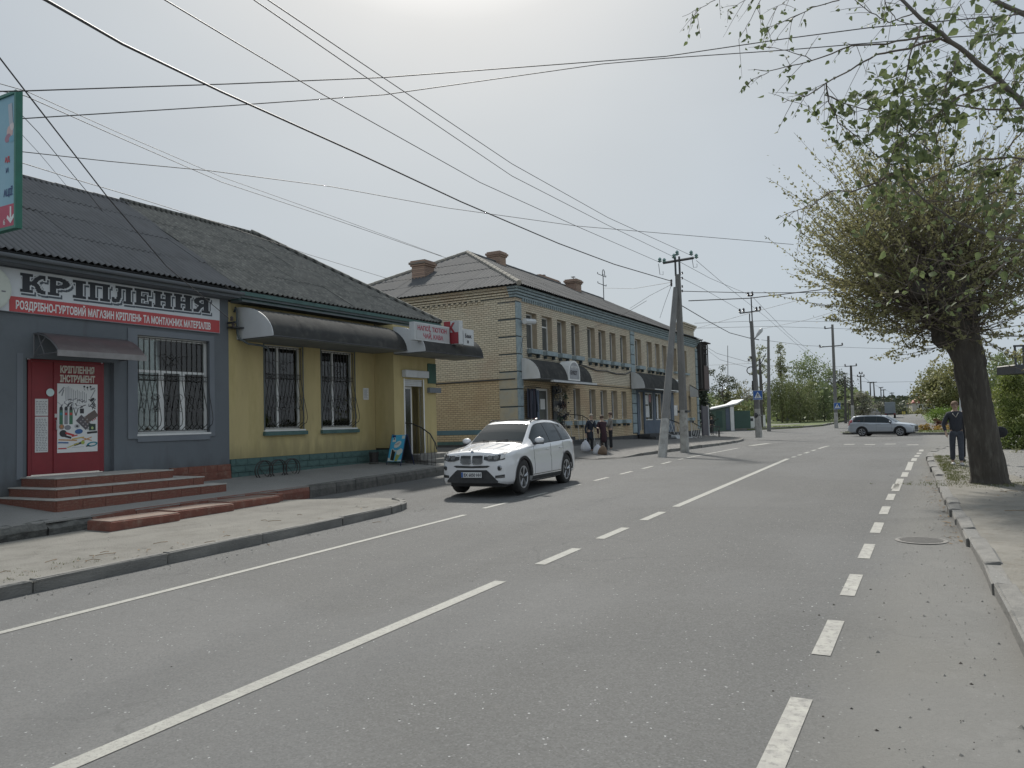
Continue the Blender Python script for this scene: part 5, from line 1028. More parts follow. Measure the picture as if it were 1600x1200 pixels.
# dark timber balcony on the far end and metal gate below
bl = thing('timber_balcony', 'weathered dark timber balcony with glazed top on the far end of the brick building', 'balcony', (-16.6,31,0), R(.4))
mtim = mat('weathered_timber', (.055,.05,.048), (.035,.033,.032), scale=3, rough=.9, stretch=(1,1,.3)); mtim2 = mat('brown_sheet_cladding', (.13,.095,.09), (.10,.075,.07), scale=3, rough=.8, stretch=(3,3,.3))
e0 = EB+.5
MB().box(-.6,.40,e0,e0+.06,4.35,6.25).box(-.6,.40,e0+1.5,e0+1.56,4.35,6.25).build('side_cladding', mtim, bl)
for i in range(8): MB().box(.41,.435,e0+i*.195,e0+.185+i*.195,4.3,6.2).build('plank', mtim2, bl)
MB().box(-.6,.44,e0-.02,e0+1.58,4.2,4.3).build('floor', mtim, bl)
for u in (e0+.02, e0+.5, e0+1.0, e0+1.5): MB().box(.34,.42,u,u+.07,6.25,8.0).build('post', mtim, bl)
for n_ in (-.5,-.1): MB().box(n_,n_+.06,e0+.02,e0+.09,6.25,8.0).build('post', mtim, bl)
for z in (7.2,7.6,8.0): MB().box(-.6,.34,e0+.01,e0+.08,z-.04,z+.03).box(.345,.415,e0+.08,e0+1.5,z-.04,z+.03).build('rail', mtim, bl)
MB().box(-.5,.1,e0+.1,e0+.12,6.3,7.15).build('pane', mat('pale_glass', (.42,.47,.46), (.36,.41,.40), rough=.3), bl); MB().box(-.8,.62,e0-.1,e0+1.75,8.06,8.14).build('roof', mtim, bl)
for i,n_ in enumerate((-.3,.15)): MB().tube([(n_,e0+.6,8.14),(n_,e0+.6,8.3)], .03, 5).tube([(n_-.12,e0+.6,8.32),(n_+.12,e0+.6,8.36)], .05, 5).build('roof_pipe', mdkm, bl)
MB().box(-.7,.3,EB+.02,e0+1.4,4.32,8.0).build('rear_wall', mtim, bl)
gtt = thing('metal_gate', 'dark plum sheet metal gate at the far end of the brick building', 'gate', (-16.6,31,0), R(.4))
mplum = mat('plum_metal', (.085,.08,.095), (.07,.066,.08), scale=3, rough=.6); MB().box(.2,.24,EB+.15,EB+1.9,.3,2.9).build('leaf', mplum, gtt); MB().box(.15,.3,EB+1.9,EB+2.05,.25,3.0).build('post', mwhited, gtt); MB().box(.16,.28,EB+.05,EB+.15,.25,3.0).build('post', mplum, gtt)
# roof wire stand
rs = thing('roof_wire_stand', 'thin iron wire stand with insulators on the brick building ridge', 'wire stand', (-16.6,31,0), R(.4))
un, uu_ = RN+1.2, 23.9
MB().tube([(un,uu_,10.8),(un,uu_,13.1)], .035, 5).build('mast', mdkm, rs)
for z in (12.3,13.0): MB().tube([(un-.1,uu_-.85,z+.12),(un-.1,uu_-.85,z),(un-.1,uu_+.85,z),(un-.1,uu_+.85,z+.12)], .028, 4).build('cross_arm', mdkm, rs)
MB().tube([(un,uu_-.1,13.0)]+[(un,uu_+.12-.22*math.cos(a),13.2+.25*math.sin(a)) for a in [j*math.pi/6 for j in range(7)]]+[(un,uu_+.34,13.0)], .03, 4).build('hoop', mdkm, rs)
# satellite: little glazed fan sign at the end
fs = thing('bracket_sign', 'small dark framed sign jutting from the brick wall right of the poles', 'sign', (-16.6,31,0), R(.4)); MB().prism([(.05,4.5),(.7,4.1),(.72,3.6),(.05,3.6)], lambda a,b,t: (a,t,b), 28.6, 28.7).build('panel', mwhited, fs); MB().tube([(.05,28.6,4.55),(.72,28.6,4.12),(.74,28.6,3.58)], .03, 4).build('frame', mblk, fs)
# ---------------------------------------------------------------- poles
mconc = mat('pole_concrete', (.20,.197,.19), (.155,.153,.148), scale=2.2, rough=.92, bump=.4, bscale=30, c3=(.13,.13,.125), s3=2.5, amt3=.6, stretch=(1,1,.35), detail=9)
mwash = mat('whitewash', (.42,.415,.39), (.31,.305,.29), scale=3, rough=.95, c3=(.2,.195,.18), s3=3.2, amt3=.85, bump=.3, bscale=30, detail=9)
mins = pmat('glass_insulator', (.16,.26,.24), .2); mind = pmat('porcelain_dark', (.06,.05,.05), .3)
def leg(root, b, t, wb, wt, white, name='leg', mm=None):
    b, t = Vector(b), Vector(t); d = (t-b).normalized(); L_ = (t-b).length; ux = Vector((0,1,0)).cross(d).normalized(); uy = d.cross(ux)
    def ring(s):
        w_ = lerp(wb, wt, s/L_)/2; c = b+d*s; k = w_*.35; return [c+ux*x+uy*y for x,y in ((w_-k,w_),(-w_+k,w_),(-w_,w_-k),(-w_,-w_+k),(-w_+k,-w_),(w_-k,-w_),(w_,-w_+k),(w_,w_-k))]
    def seg(s0, s1, nm, m, g=0):
        mb = MB(); R0, R1 = ring(s0), ring(s1); mb.v = [tuple(p) for p in R0+R1]; mb.f = [(i,(i+1)%8,(i+1)%8+8,i+8) for i in range(8)]+[tuple(range(7,-1,-1)),tuple(range(8,16))]; return mb.build(nm, m, root)
    if white > 0: seg(-.3, white, 'whitewashed_base', mwash); seg(white, L_, name, mm or mconc)
    else: seg(-.3, L_, name, mm or mconc)
def insul(root, p, r=.05, h=.14, m=mind, tilt=(0,0,1)):
    MB().lathe([(r*.35,-h*.2),(r*.35,0),(r,.0),(r*1.1,h*.2),(r*.5,h*.35),(r*.95,h*.5),(r*.95,h*.65),(r*.4,h),(0,h)], p, 8).build('insulator', m, root)
WP = {}
p1b, p1t = Vector((-9.55,31.4,HL(-9.5,31.4)+.1)), None
d1 = atZ(1040,708,1); 
def polepos(px, py, dz=.11):
    d = ray(px, py); t = 2.
    while t < 200:
        P = d*t
        if P.z+CAMZ <= HL(P.x,P.y)+dz: break
        t *= 1.001
    return Vector((P.x,P.y,HL(P.x,P.y)+dz))
pa = polepos(1070, 703); pbx = polepos(1035, 710)
Za = Vector((pa.x,pa.y,0)).dot(Vector((CF.x,CF.y,0)))
def at_pole(px, py, ref):            # point above a pole foot: same distance along the view axis
    d = ray(px, py); k = (ref-Vector((0,0,CAMZ))).dot(CF)/d.dot(CF); return d*k+Vector((0,0,CAMZ))
pole = thing('utility_pole', 'concrete A-frame power pole with whitewashed feet and a leaning strut leg', 'utility pole', (0,0,0))
T1_ = at_pole(1058, 402, pa)
leg(pole, pa, T1_-Vector((0,0,.75)), .34, .20, 1.75); leg(pole, pbx, at_pole(1056, 450, pa)+Vector((0,0,0)), .31, .19, 1.5, 'strut_leg')
H_ = T1_
for dx in (-.09,.09): MB().box(H_.x+dx-.03,H_.x+dx+.03,H_.y-.05,H_.y+.05,H_.z-.8,H_.z+.02).build('head_bar', mdkm, pole)
ca_, cb_ = at_pole(1036, 411, pa), at_pole(1084, 403, pa)
MB().tube([ca_,cb_], .055, 4).build('cross_arm', mdkm, pole)
for p in (at_pole(1031,409,pa), at_pole(1038,410,pa), at_pole(1053,403,pa), at_pole(1058,398,pa), at_pole(1080,398,pa), at_pole(1088,403,pa)): insul(pole, p, .085, .18, mins)
for a,b in (((1029,412),(1036,424)),((1081,402),(1089,412)),((1052,398),(1057,392))):
    A_, B_ = at_pole(*a,pa), at_pole(*b,pa); mb = MB(); mb.tube([A_, (A_+B_)/2+Vector((-.05,0,-.3)), B_+Vector((0,0,-.15)), B_], .012, 4); mb.build('jumper_wire', mdkm, pole)
for y in (428,436,449,456): insul(pole, at_pole(1066,y,pa), .04, .1)
for y in (440,444,447): insul(pole, at_pole(1049,y,pa), .05, .1)
MB().box(pa.x-.24,pa.x+.24,pa.y-.24,pa.y+.24,pa.z+1.62,pa.z+1.72).build('clamp_band', mdkm, pole); MB().box(pa.x-.3,pa.x-.18,pa.y-.35,pa.y-.2,pa.z+1.5,pa.z+1.95).build('meter_box', mwhite, pole)
# second pole with street lamp and crossing sign
pb2 = polepos(1185.5, 677, .11); pb2 = Vector(pb2)
if pb2.y > 58: pb2 = atY(1185.5,677,57)
pole2 = thing('utility_pole', 'tall concrete power pole with two cross arms and a street lamp', 'utility pole')
t2 = at_pole(1174, 502, pb2); leg(pole2, pb2, t2, .42, .22, 1.75)
q2 = lambda x,y: at_pole(x,y,pb2)
MB().tube([q2(1171.5,505),q2(1171,490)], .04, 5).tube([q2(1175.5,505),q2(1173.5,464)], .045, 5).build('head_bar', mdkm, pole2)
MB().tube([q2(1156,489.5),q2(1188,485.5)], .045, 4).build('cross_arm', mdkm, pole2); MB().tube([q2(1169,462.5),q2(1176.5,462)], .045, 4).build('cross_arm', mdkm, pole2)
for x,y in ((1156,488),(1162,487),(1182,485),(1187.5,484),(1169,462),(1175.5,461)): insul(pole2, q2(x,y), .09, .26)
MB().tube([q2(1178,531),q2(1183,524),q2(1190,514)], .04, 5).build('lamp_arm', mconc, pole2)
la, lb = q2(1181,527), q2(1191,513); mb = MB(); mb.tube([la, la.lerp(lb,.4), la.lerp(lb,.8), lb], [.05,.12,.15,.07], 8); mb.build('lamp_head', mwhited, pole2)
MB().tube([q2(1171,528),q2(1186,531)], .03, 4).build('cross_arm', mdkm, pole2)
mb = MB(); c0 = q2(1173.5,579); k_ = (q2(1180,579)-c0).length; ux = CR; uz = Vector((0,0,1)); mb.tube([c0+ux*(k_*math.cos(a))+uz*(k_*.9*math.sin(a)) for a in [j*math.pi/8 for j in range(16)]], .035, 5, closed=True); mb.build('cable_coil', mblk, pole2)
for x,y in ((1170,564),(1173,560),(1176,568)): insul(pole2, q2(x,y), .08, .16)
MB().tube([q2(1176,595),q2(1176.5,610)], .07, 6).build('cable_joint', mblk, pole2)
MB().tube([q2(1179,649),q2(1186,648.5)], .23, 8).build('clamp_band', mdkm, pole2)
def cross_sign(ref, cx, cy, half, lbl):
    s = thing('crossing_sign', lbl, 'road sign', tuple(at_pole(cx, cy, ref)-CF*.35), 0); w_ = half*(ref-Vector((0,0,CAMZ))).dot(CF)/FPX
    s.rotation_euler = (0,0,R(18))
    MB().box(-w_,w_,-.015,.015,-w_,w_).build('plate', pmat('sign_edge_white', (.5,.53,.56)), s); MB().box(-w_*.93,w_*.93,-.02,-.0155,-w_*.93,w_*.93).build('blue_field', pmat('sign_blue', (.015,.085,.30), .5), s)
    mb = MB(); mb.quad((-w_*.78,-.024,-w_*.68),(w_*.78,-.024,-w_*.68),(0,-.024,w_*.75)); mb.build('white_triangle', pmat('sign_white', (.62,.64,.66), .5), s)
    k = w_; mb = MB(); mb.quad((-.05*k,-.027,.32*k),(.08*k,-.027,.32*k),(.08*k,-.027,.44*k),(-.05*k,-.027,.44*k)); mb.quad((-.1*k,-.027,-.1*k),(.1*k,-.027,-.1*k),(.12*k,-.027,.28*k),(-.08*k,-.027,.28*k)); mb.quad((-.3*k,-.027,-.55*k),(-.18*k,-.027,-.55*k),(.0,-.027,-.1*k),(-.1*k,-.027,-.1*k)); mb.quad((.18*k,-.027,-.55*k),(.3*k,-.027,-.55*k),(.1*k,-.027,-.1*k),(.0,-.027,-.1*k)); mb.quad((.12*k,-.0275,.2*k),(.34*k,-.0275,-.02*k),(.3*k,-.0275,-.08*k),(.08*k,-.0275,.1*k)); mb.quad((-.08*k,-.0275,.2*k),(-.28*k,-.0275,.0*k),(-.24*k,-.0275,-.06*k),(-.06*k,-.0275,.1*k)); mb.build('walking_figure', pmat('ink_dark', (.05,.05,.06)), s, fix=False)
cross_sign(pb2, 1181.5, 617.3, 7.2, 'blue pedestrian crossing sign on the whitewashed corner pole left of the trees')
# other poles
def simple_pole(px, pyb, pyt, pxt, dist, wpx, lbl, arms=(), white=0, ins=True, m=None, group=None, dark=False):
    b = atZ(px, pyb, dist); t = atZ(pxt, pyt, dist); b.z = min(b.z, HL(b.x,b.y)+.05); w_ = wpx*dist/FPX
    r_ = thing('utility_pole', lbl, 'utility pole', group=group); leg(r_, b, t, w_, w_*.6, white, 'shaft', m)
    for (x0,y0,x1,y1) in arms:
        A_, B_ = atZ(x0,y0,dist), atZ(x1,y1,dist); MB().tube([A_,B_], max(.05,.0005*dist), 4).build('cross_arm', mdkm, r_)
        if ins:
            for f in (0,1): insul(r_, A_.lerp(B_,f), .05+.0005*dist, .15+.0015*dist)
    return r_
mdpole = mat('dark_pole', (.10,.095,.09), (.075,.07,.068), scale=3, rough=.9)
pl3 = simple_pole(1201.5, 668, 525, 1200.5, 80, 5.5, 'plain pale concrete lamp post standing alone before the far trees', [(1199,526,1202,526)], ins=False)
pl3b = simple_pole(1190, 652, 560, 1187, 88, 4.5, 'slim dark post with an angled top bar behind the corner pole', [(1187,572,1197,552)], ins=False, m=mdpole)
pl4 = simple_pole(1306.5, 661, 507, 1300.5, 82, 5.5, 'tall concrete power pole with two offset arms at the far junction', [(1289,513.5,1301,512),(1281,542.5,1316,539.5)], white=1.6)
cross_sign(atZ(1306,661,82), 1306, 634.2, 5, 'small blue pedestrian crossing sign on the far junction pole with offset arms')
pl5 = simple_pole(1332.5, 655, 571, 1329.5, 95, 5, 'dark power pole with a whitewashed foot and one wide top arm', [(1320.5,572.5,1338,571.5)], white=2.2, m=mdpole)
simple_pole(1321, 650, 588, 1320, 97, 4, 'dark bare timber post just left of the wide-armed pole', m=mdpole)
simple_pole(1346.5, 650, 586, 1344.5, 130, 3, 'distant power pole with twin tips right of the wide-armed pole', [(1340,588.5,1350,588),(1343,584,1347,584)], m=mdpole)
simple_pole(1361, 645, 597, 1359.5, 150, 2.6, 'left pole of a distant H-frame pair of power poles', [(1355,597.5,1366,597)], m=mdpole, ins=False)
simple_pole(1368, 645, 597, 1365, 150, 2.6, 'right leaning pole of a distant H-frame pair of power poles', [(1360,598,1370,597)], m=mdpole, ins=False)
simple_pole(1378, 643, 605, 1376, 190, 2.2, 'thin distant power pole right of the H-frame pair', [(1373,606,1380,605)], m=mdpole, ins=False)
simple_pole(1381.5, 640, 609, 1380.5, 230, 2, 'very distant power pole above the lorry', [(1377,609.5,1384,609)], m=mdpole, ins=False)
simple_pole(1394, 640, 613, 1393.5, 300, 1.6, 'farthest power pole on the horizon above the road', [(1390,614.5,1397,614)], m=mdpole, ins=False)
simple_pole(1137, 640, 540, 1137, 120, 1.2, 'very thin distant aerial mast behind the green kiosk', m=mdpole, ins=False)
simple_pole(1503, 700, 600, 1500, 55, 4.5, 'slim pale lamp post just left of the big tree trunk', m=mwhited, ins=False)
# thin post by the island
MB_ = thing('sign_post', 'thin bare metal post at the left tip of the planted island', 'post'); b = atZ(1327,672,70); b.z = HL(b.x,b.y)+.1; MB().tube([b, b+Vector((0,0,2.6))], .045, 6).build('shaft', mdpole, MB_)
# ---------------------------------------------------------------- wires
mwire = pmat('wire_black', (.05,.05,.055), .6)
def wire(lbl, pts, dists, r, sag=0.):
    """pts: sight-line points along the wire, each with its own distance"""
    P = [atZ(x,y,d) for (x,y),d in zip(pts,dists)]; Q = []
    for i in range(len(P)-1):
        for k in range(8):
            t = k/8; p = P[i].lerp(P[i+1],t); p = p-Vector((0,0,sag*4*t*(1-t))); Q.append(p)
    Q.append(P[-1]); mb = MB(); mb.tube(Q, r*.78, 4, cap=False); o = mb.build('overhead_wire', mwire, None, fix=False, smooth=True); tag(o, lbl, 'wire', 'overhead wires'); return o
dp = (pa-Vector((0,0,CAMZ))).dot(CF); dq = (pb2-Vector((0,0,CAMZ))).dot(CF)
wire('thickest black cable running from the top left corner down to the A-frame pole', [(40,-17),(72,0),(190,68),(345,143),(560,240),(720,315),(872,380),(960,413),(1048,439)], [6.2,6.6,8.2,10.8,14.8,18.7,24,28,dp], .022)
wire('left high power line ending at the left insulator of the A-frame pole', [(225,-20),(258,0),(500,145),(750,285),(900,353),(1031,410)], [7,7.6,11.5,18,24,dp], .011)
wire('middle high power line ending at the top insulator of the A-frame pole', [(375,-20),(397,0),(600,140),(800,275),(950,352),(1054,402)], [8,8.5,12.6,19,26,dp], .011)
wire('right high power line ending at the right insulator of the A-frame pole', [(405,-10),(419,0),(600,122),(800,256),(950,340),(1082,400)], [8,8.5,12.4,18.5,25,dp], .011)
wire('upper of two wires crossing the whole sky towards the overhanging branches', [(-10,143),(40,142),(360,131),(600,121),(1040,88),(1230,60),(1360,43),(1620,20)], [11,11.2,13,14,16,15,14,12], .013)
wire('middle wire crossing the whole sky and passing behind the watermark area', [(-10,187),(40,185),(360,165),(600,148),(940,100),(1040,91),(1230,78),(1420,62),(1620,50)], [12,12,13.5,14.5,16,16,15,14,12], .012)
wire('lower sky wire dipping from the left banner to the right tree', [(-10,140),(40,150),(0,0)][:2]+[(180,212),(345,284),(520,342),(700,404)], [13,13.5,16,20,24,30], .011)
wire('second thin wire running beside the dipping sky wire', [(-10,128),(40,142),(180,205),(345,276),(520,338),(690,400)], [13,13.5,16,20,24,30], .009)
wire('long thin wire from the left banner to the pruned tree crown', [(25,236),(170,252),(330,267),(520,292),(700,325),(900,353),(1100,370),(1240,382)], [14,15,16.5,19,22,25,26,26], .011)
wire('black cable from the top left down over the dark roof to the shop bracket', [(-10,78),(40,143),(168,308),(260,416),(357,497)], [8,8.6,10.6,12.6,15.2], .013)
wire('thin wire dropping behind the dark ridge left of the roof', [(20,165),(60,207),(137,301),(160,330)], [12,12.6,14.6,16], .01)
wire('faint thin wire near the left banner dropping behind the ridge', [(20,195),(60,238),(112,300)], [14,15,18], .007)
wire('thin wire skimming above both shop roofs towards the brick building', [(20,250),(110,278),(205,306),(345,350),(480,397),(615,438)], [15,16.5,18.5,22.5,28,35], .011)
wire('upper thick cable leaving the A-frame pole to the right', [(1066,455),(1170,457.5),(1280,457),(1400,458)], [dp,36,38,40], .02)
wire('lower thick cable pair rising from the A-frame pole to the tree', [(1076,470),(1170,466),(1280,453),(1400,430)], [dp,35,34,33], .028)
wire('sagging thick cable from the A-frame pole to the lamp pole', [(1066,478),(1105,501),(1140,520),(1172,528.5)], [dp,dp+(dq-dp)*.35,dp+(dq-dp)*.7,dq], .03)
wire('high line from the A-frame pole running down to the far poles', [(1088,407),(1130,443),(1200,498),(1292,580)], [dp,42,62,82], .016)
wire('second high line from the A-frame pole to the far lamp pole', [(1060,408),(1110,435),(1150,452),(1172,461)], [dp,42,50,dq], .014)
wire('third high line from the A-frame pole to the lower arm of the lamp pole', [(1063,433),(1100,452),(1156,484)], [dp,42,dq], .014)
wire('line from the lamp pole top falling right towards the distant poles', [(1177,465),(1230,520),(1300,577),(1345,590)], [dq,75,105,130], .02)
wire('horizontal line crossing behind the lamp pole at cross-arm height', [(1085,505),(1200,501),(1320,503),(1400,505)], [70,72,76,80], .018)
wire('second horizontal line crossing behind the lamp pole below the lamp', [(1078,513),(1200,510),(1330,514),(1400,516)], [70,72,76,80], .018)
wire('third horizontal line crossing at the height of the offset arms', [(1190,531),(1260,540),(1330,543),(1420,546)], [dq,70,78,84], .018)
wire('line rising right from the brick building eave to the tree crown', [(1085,514),(1180,487),(1300,455)], [52,46,36], .012)
wire('line rising from the far kiosk towards the pruned tree', [(1190,514),(1260,500),(1340,476)], [60,48,36], .012)
wire('drop wire from the brick gable towards the lamp pole foot', [(1085,530),(1120,552),(1170,566)], [52,55,dq], .014)
wire('second drop wire from the brick gable to the far kiosk', [(1085,532),(1125,562),(1172,575)], [52,56,dq], .012)
wire('low horizontal service wire above the green kiosk', [(1100,571),(1170,568),(1240,575)], [60,dq,78], .012)
wire('service wire from the roof stand to the A-frame pole', [(943,450),(990,451),(1049,441)], [51,44,dp], .012)
wire('drop wire from the A-frame pole down to the brick roof', [(1048,445),(1015,462),(984,482)], [dp,36,44], .012)
wire('steep drop wire from the A-frame pole to the brick eave', [(1049,446),(1040,470),(1031,497)], [dp,38,46], .012)
wire('loose cable sloping across the brick upper windows', [(832,547),(860,535),(892,523),(940,507),(980,488),(1010,470)], [39,40,41,42,40,37], .012)
wire('thin line from the lamp pole to the far wide-armed pole', [(1185,570),(1250,575),(1328,572)], [dq,80,95], .016)
wire('sagging line between distant power poles right of the lorry', [(1345,585),(1360,598),(1376,606),(1394,614)], [130,150,190,300], .03)
wire('thin horizontal line between distant poles below the pruned crown', [(1338,595),(1365,597.5),(1440,596)], [140,150,150], .03)
# ---------------------------------------------------------------- vehicles
mtyre = mat('tyre_rubber', (.022,.022,.023), (.035,.034,.033), scale=14, rough=.85)
mrim = pmat('rim_silver', (.42,.43,.45), .32, .75); mrimd = pmat('rim_dark', (.04,.04,.045), .5, .3)
mtrimb = mat('black_cladding', (.03,.031,.033), (.045,.045,.046), scale=10, rough=.7)
mcarglass = pmat('car_glass', (.022,.03,.034), .06, 0, .25); mchrome = pmat('chrome', (.34,.35,.36), .2, 1.)
mhead = pmat('headlight_glass', (.20,.21,.22), .1, .3, .5); mheadd = pmat('headlight_dark', (.035,.037,.04), .15, .1, .4)
class Car:
    def __init__(s, **k): s.__dict__.update(k)
    def f(s, n, x): return interp(x, getattr(s, n))
    def zbot(s, x):
        z = s.f('ZB', x)
        for xc in s.WX:
            d = s.AR**2-(x-xc)**2
            if d > 0: z = max(z, s.WR+math.sqrt(d))
        return z
    def ztop(s, x, y): wt = s.f('WT', x); return s.f('ZT', x)-s.f('CR', x)*min(1.3, abs(y)/wt)**2
    def ring(s, x):
        W, wt, zl, zt = s.f('W', x), s.f('WT', x), s.f('BELT', x), s.f('ZT', x); zb = s.zbot(x); ze = zt-s.f('CR', x)
        zl = min(zl, ze-.012); zb = min(zb, zl-.05); z0 = s.f('ZB', x)
        body = lambda z: W-.045*max(0,(.50-z)/.3)**2-.028*max(0,min(1,(z-.66)/(zl-.66+1e-6)))**1.5-.014*math.exp(-((z-.80)/.035)**2)*s.CRS
        pts = [(0, zb+.02),(W-.16, zb+.015),(body(zb)-.02, zb)]
        for i in range(1, 9): z = lerp(zb, zl, i/9); pts.append((body(z), z))
        yb = body(zl); pts += [(yb, zl),(yb-.02, zl+.012*(1 if ze-zl > .05 else .5))]
        y1 = yb-.02; 
        for i in range(1, 6): t = i/6; pts.append((lerp(y1, wt, t)+.022*math.sin(math.pi*t), lerp(zl+.012, ze-.02, t) if ze-.02 > zl+.012 else lerp(zl+.006, ze, t)))
        pts.append((wt, ze-.012 if ze-.02 > zl+.012 else ze))
        for fr in (.95,.86,.7,.5,.25,0): pts.append((wt*fr, zt-s.f('CR', x)*fr*fr))
        return pts
    def yside(s, x, z):
        P = s.ring(x)[2:19]; best = None
        for (y1,z1),(y2,z2) in zip(P, P[1:]):
            if min(z1,z2)-1e-6 <= z <= max(z1,z2)+1e-6 and z1 != z2: y = y1+(y2-y1)*(z-z1)/(z2-z1); best = y if best is None else max(best, y)
        return best if best is not None else (P[0][0] if z < P[0][1] else 0)
    def xn(s, y, z, rear=False):
        y = abs(y); a, b = (0, 1.0) if not rear else (s.L, s.L-1.)
        ok = lambda x: y <= s.yside(x, z)+.0005 and z <= s.ztop(x, y)+.0005
        if ok(a): return a
        for _ in range(22):
            m = (a+b)/2
            if ok(m): b = m
            else: a = m
        return b
    def P(s, x, y, z): return (y, x-s.L/2, z)
    def body(s, root, m):
        xs = sorted(set([0,.008,.02,.035,.055,.08,.11,.15,.2,.26,.33]+[.33+i*.06 for i in range(1, int((s.L-.66)/.06)+1)]+[s.L-d for d in (.33,.26,.2,.15,.11,.08,.055,.035,.02,.008,0)]))
        mb = MB(); R_ = [s.ring(x) for x in xs]; n = len(R_[0])
        for x, r_ in zip(xs, R_):
            for (y,z) in r_: mb.v.append(s.P(x,y,z))
            for (y,z) in reversed(r_[1:-1]): mb.v.append(s.P(x,-y,z))
        N_ = 2*n-2
        for i in range(len(xs)-1):
            for j in range(N_): mb.f.append((i*N_+j, i*N_+(j+1)%N_, (i+1)*N_+(j+1)%N_, (i+1)*N_+j))
        for i, rev in ((0, True),(len(xs)-1, False)):
            b0 = i*N_
            for j in range(n-1):
                k = (N_-j)%N_; k2 = (N_-j-1)%N_ if j+1 < n-1 else n-1
                q_ = [b0+j, b0+j+1, b0+k2, b0+k]; q_ = [v for a_, v in enumerate(q_) if v not in q_[:a_]]
                if len(q_) >= 3: mb.f.append(tuple(q_))
        return mb.build('body', m, root, smooth=True)
    def side_patch(s, name, root, m, x0, x1, zlo, zhi, off, sgn, nx=10, nz=5, **tg):
        mb = MB(); rows = []
        for j in range(nz+1):
            row = []
            for i in range(nx+1):
                x = lerp(x0, x1, i/nx); a, b = zlo(x), zhi(x); b = max(b, a+.002); z = lerp(a, b, j/nz); row.append(s.P(x, sgn*(s.yside(x,z)+off), z))
            rows.append(row)
        for a, b in zip(rows, rows[1:]): mb.ribbon(a, b)
        return mb.build(name, m, root, smooth=True, **tg)
    def top_patch(s, name, root, m, x0, x1, yf, off, nx=8, ny=10):
        mb = MB(); rows = []
        for i in range(nx+1):
            x = lerp(x0, x1, i/nx); w_ = yf(x); e = .004; sl_ = (s.f('ZT', x+e)-s.f('ZT', x-e))/(2*e); nn = Vector((-sl_, 1)).normalized()
            rows.append([s.P(x+nn.x*off, lerp(-w_, w_, j/ny), s.ztop(x, lerp(-w_, w_, j/ny))+nn.y*off) for j in range(ny+1)])
        for a, b in zip(rows, rows[1:]): mb.ribbon(a, b)
        return mb.build(name, m, root, smooth=True)
    def nose(s, name, root, m, poly, off=.008, n=8, rear=False, back=0.):
        """quad patch given by its left and right edges (y, zlo, zhi) columns, laid on the nose surface"""
        mb = MB(); rows = []
        for t in range(n+1):
            col_ = []
            y = lerp(poly[0][0], poly[-1][0], t/n); lo = interp(y, [(p[0],p[1]) for p in poly] if poly[0][0] < poly[-1][0] else [(p[0],p[1]) for p in reversed(poly)]); hi = interp(y, [(p[0],p[2]) for p in poly] if poly[0][0] < poly[-1][0] else [(p[0],p[2]) for p in reversed(poly)])
            for k in range(5): z = lerp(lo, hi, k/4); x = s.xn(y, z, rear); col_.append(s.P(x+(off if rear else -off), y*(1+off*.6/max(.2,abs(y)) if abs(y) > .5 else 1), z+off*.2))
            rows.append(col_)
        for a, b in zip(rows, rows[1:]): mb.ribbon(a, b)
        return mb.build(name, m, root, smooth=True)
    def npt(s, y, z, off=.01, rear=False): x = s.xn(y, z, rear); return Vector(s.P(x+(off if rear else -off), y, z))
def wheel(root, car, x, sgn, y, spokes, r, rim_r):
    w_ = .225; X0 = y*sgn; c = car.P(x, 0, r); o = sgn
    prof = [(rim_r-.01,-w_/2),(rim_r+.03,-w_/2),(r-.02,-w_/2+.005),(r,-w_/2+.035),(r,w_/2-.035),(r-.02,w_/2-.005),(rim_r+.03,w_/2),(rim_r,w_/2-.015)]
    mb = MB(); mb.lathe([(a,b*o) for a,b in prof], (X0-o*w_/2, c[1], r), 36, 'x'); k = len(mb.f); wh = mb.build('wheel', mtyre, root, smooth=True)
    mb = MB(); mb.lathe([(0,-.12*o),(rim_r-.03,-.12*o),(rim_r-.01,-.04*o),(rim_r,-.012*o),(rim_r-.012,-.006*o),(rim_r-.035,-.03*o),(rim_r-.05,-.09*o),(0,-.09*o)], (X0, c[1], r), 32, 'x'); mb.build('rim_barrel', mrimd, wh, smooth=True)
    mb = MB(); mb.lathe([(rim_r-.03,-.018*o),(rim_r+.004,-.012*o),(rim_r+.004,-.004*o),(rim_r-.02,-.004*o),(rim_r-.03,-.018*o)], (X0, c[1], r), 32, 'x'); mb.lathe([(0,-.05*o),(.06,-.05*o),(.055,-.02*o),(0,-.016*o)], (X0, c[1], r), 12, 'x')
    for i in range(spokes):
        for d in ((-.11,.13) if spokes == 5 else (0,)):
            a0 = 2*math.pi*i/spokes+.2; a1 = a0+d
            mb.tube([(X0-o*.03, c[1]+.04*math.cos(a0), r+.04*math.sin(a0)),(X0-o*.018, c[1]+rim_r*.6*math.cos(a0+d*.6), r+rim_r*.6*math.sin(a0+d*.6)),(X0-o*.014, c[1]+(rim_r-.01)*math.cos(a1), r+(rim_r-.01)*math.sin(a1))], [.024,.018,.02] if spokes == 5 else [.03,.03,.034], 5)
    mb.build('rim', mrim, wh, smooth=False)
    return wh
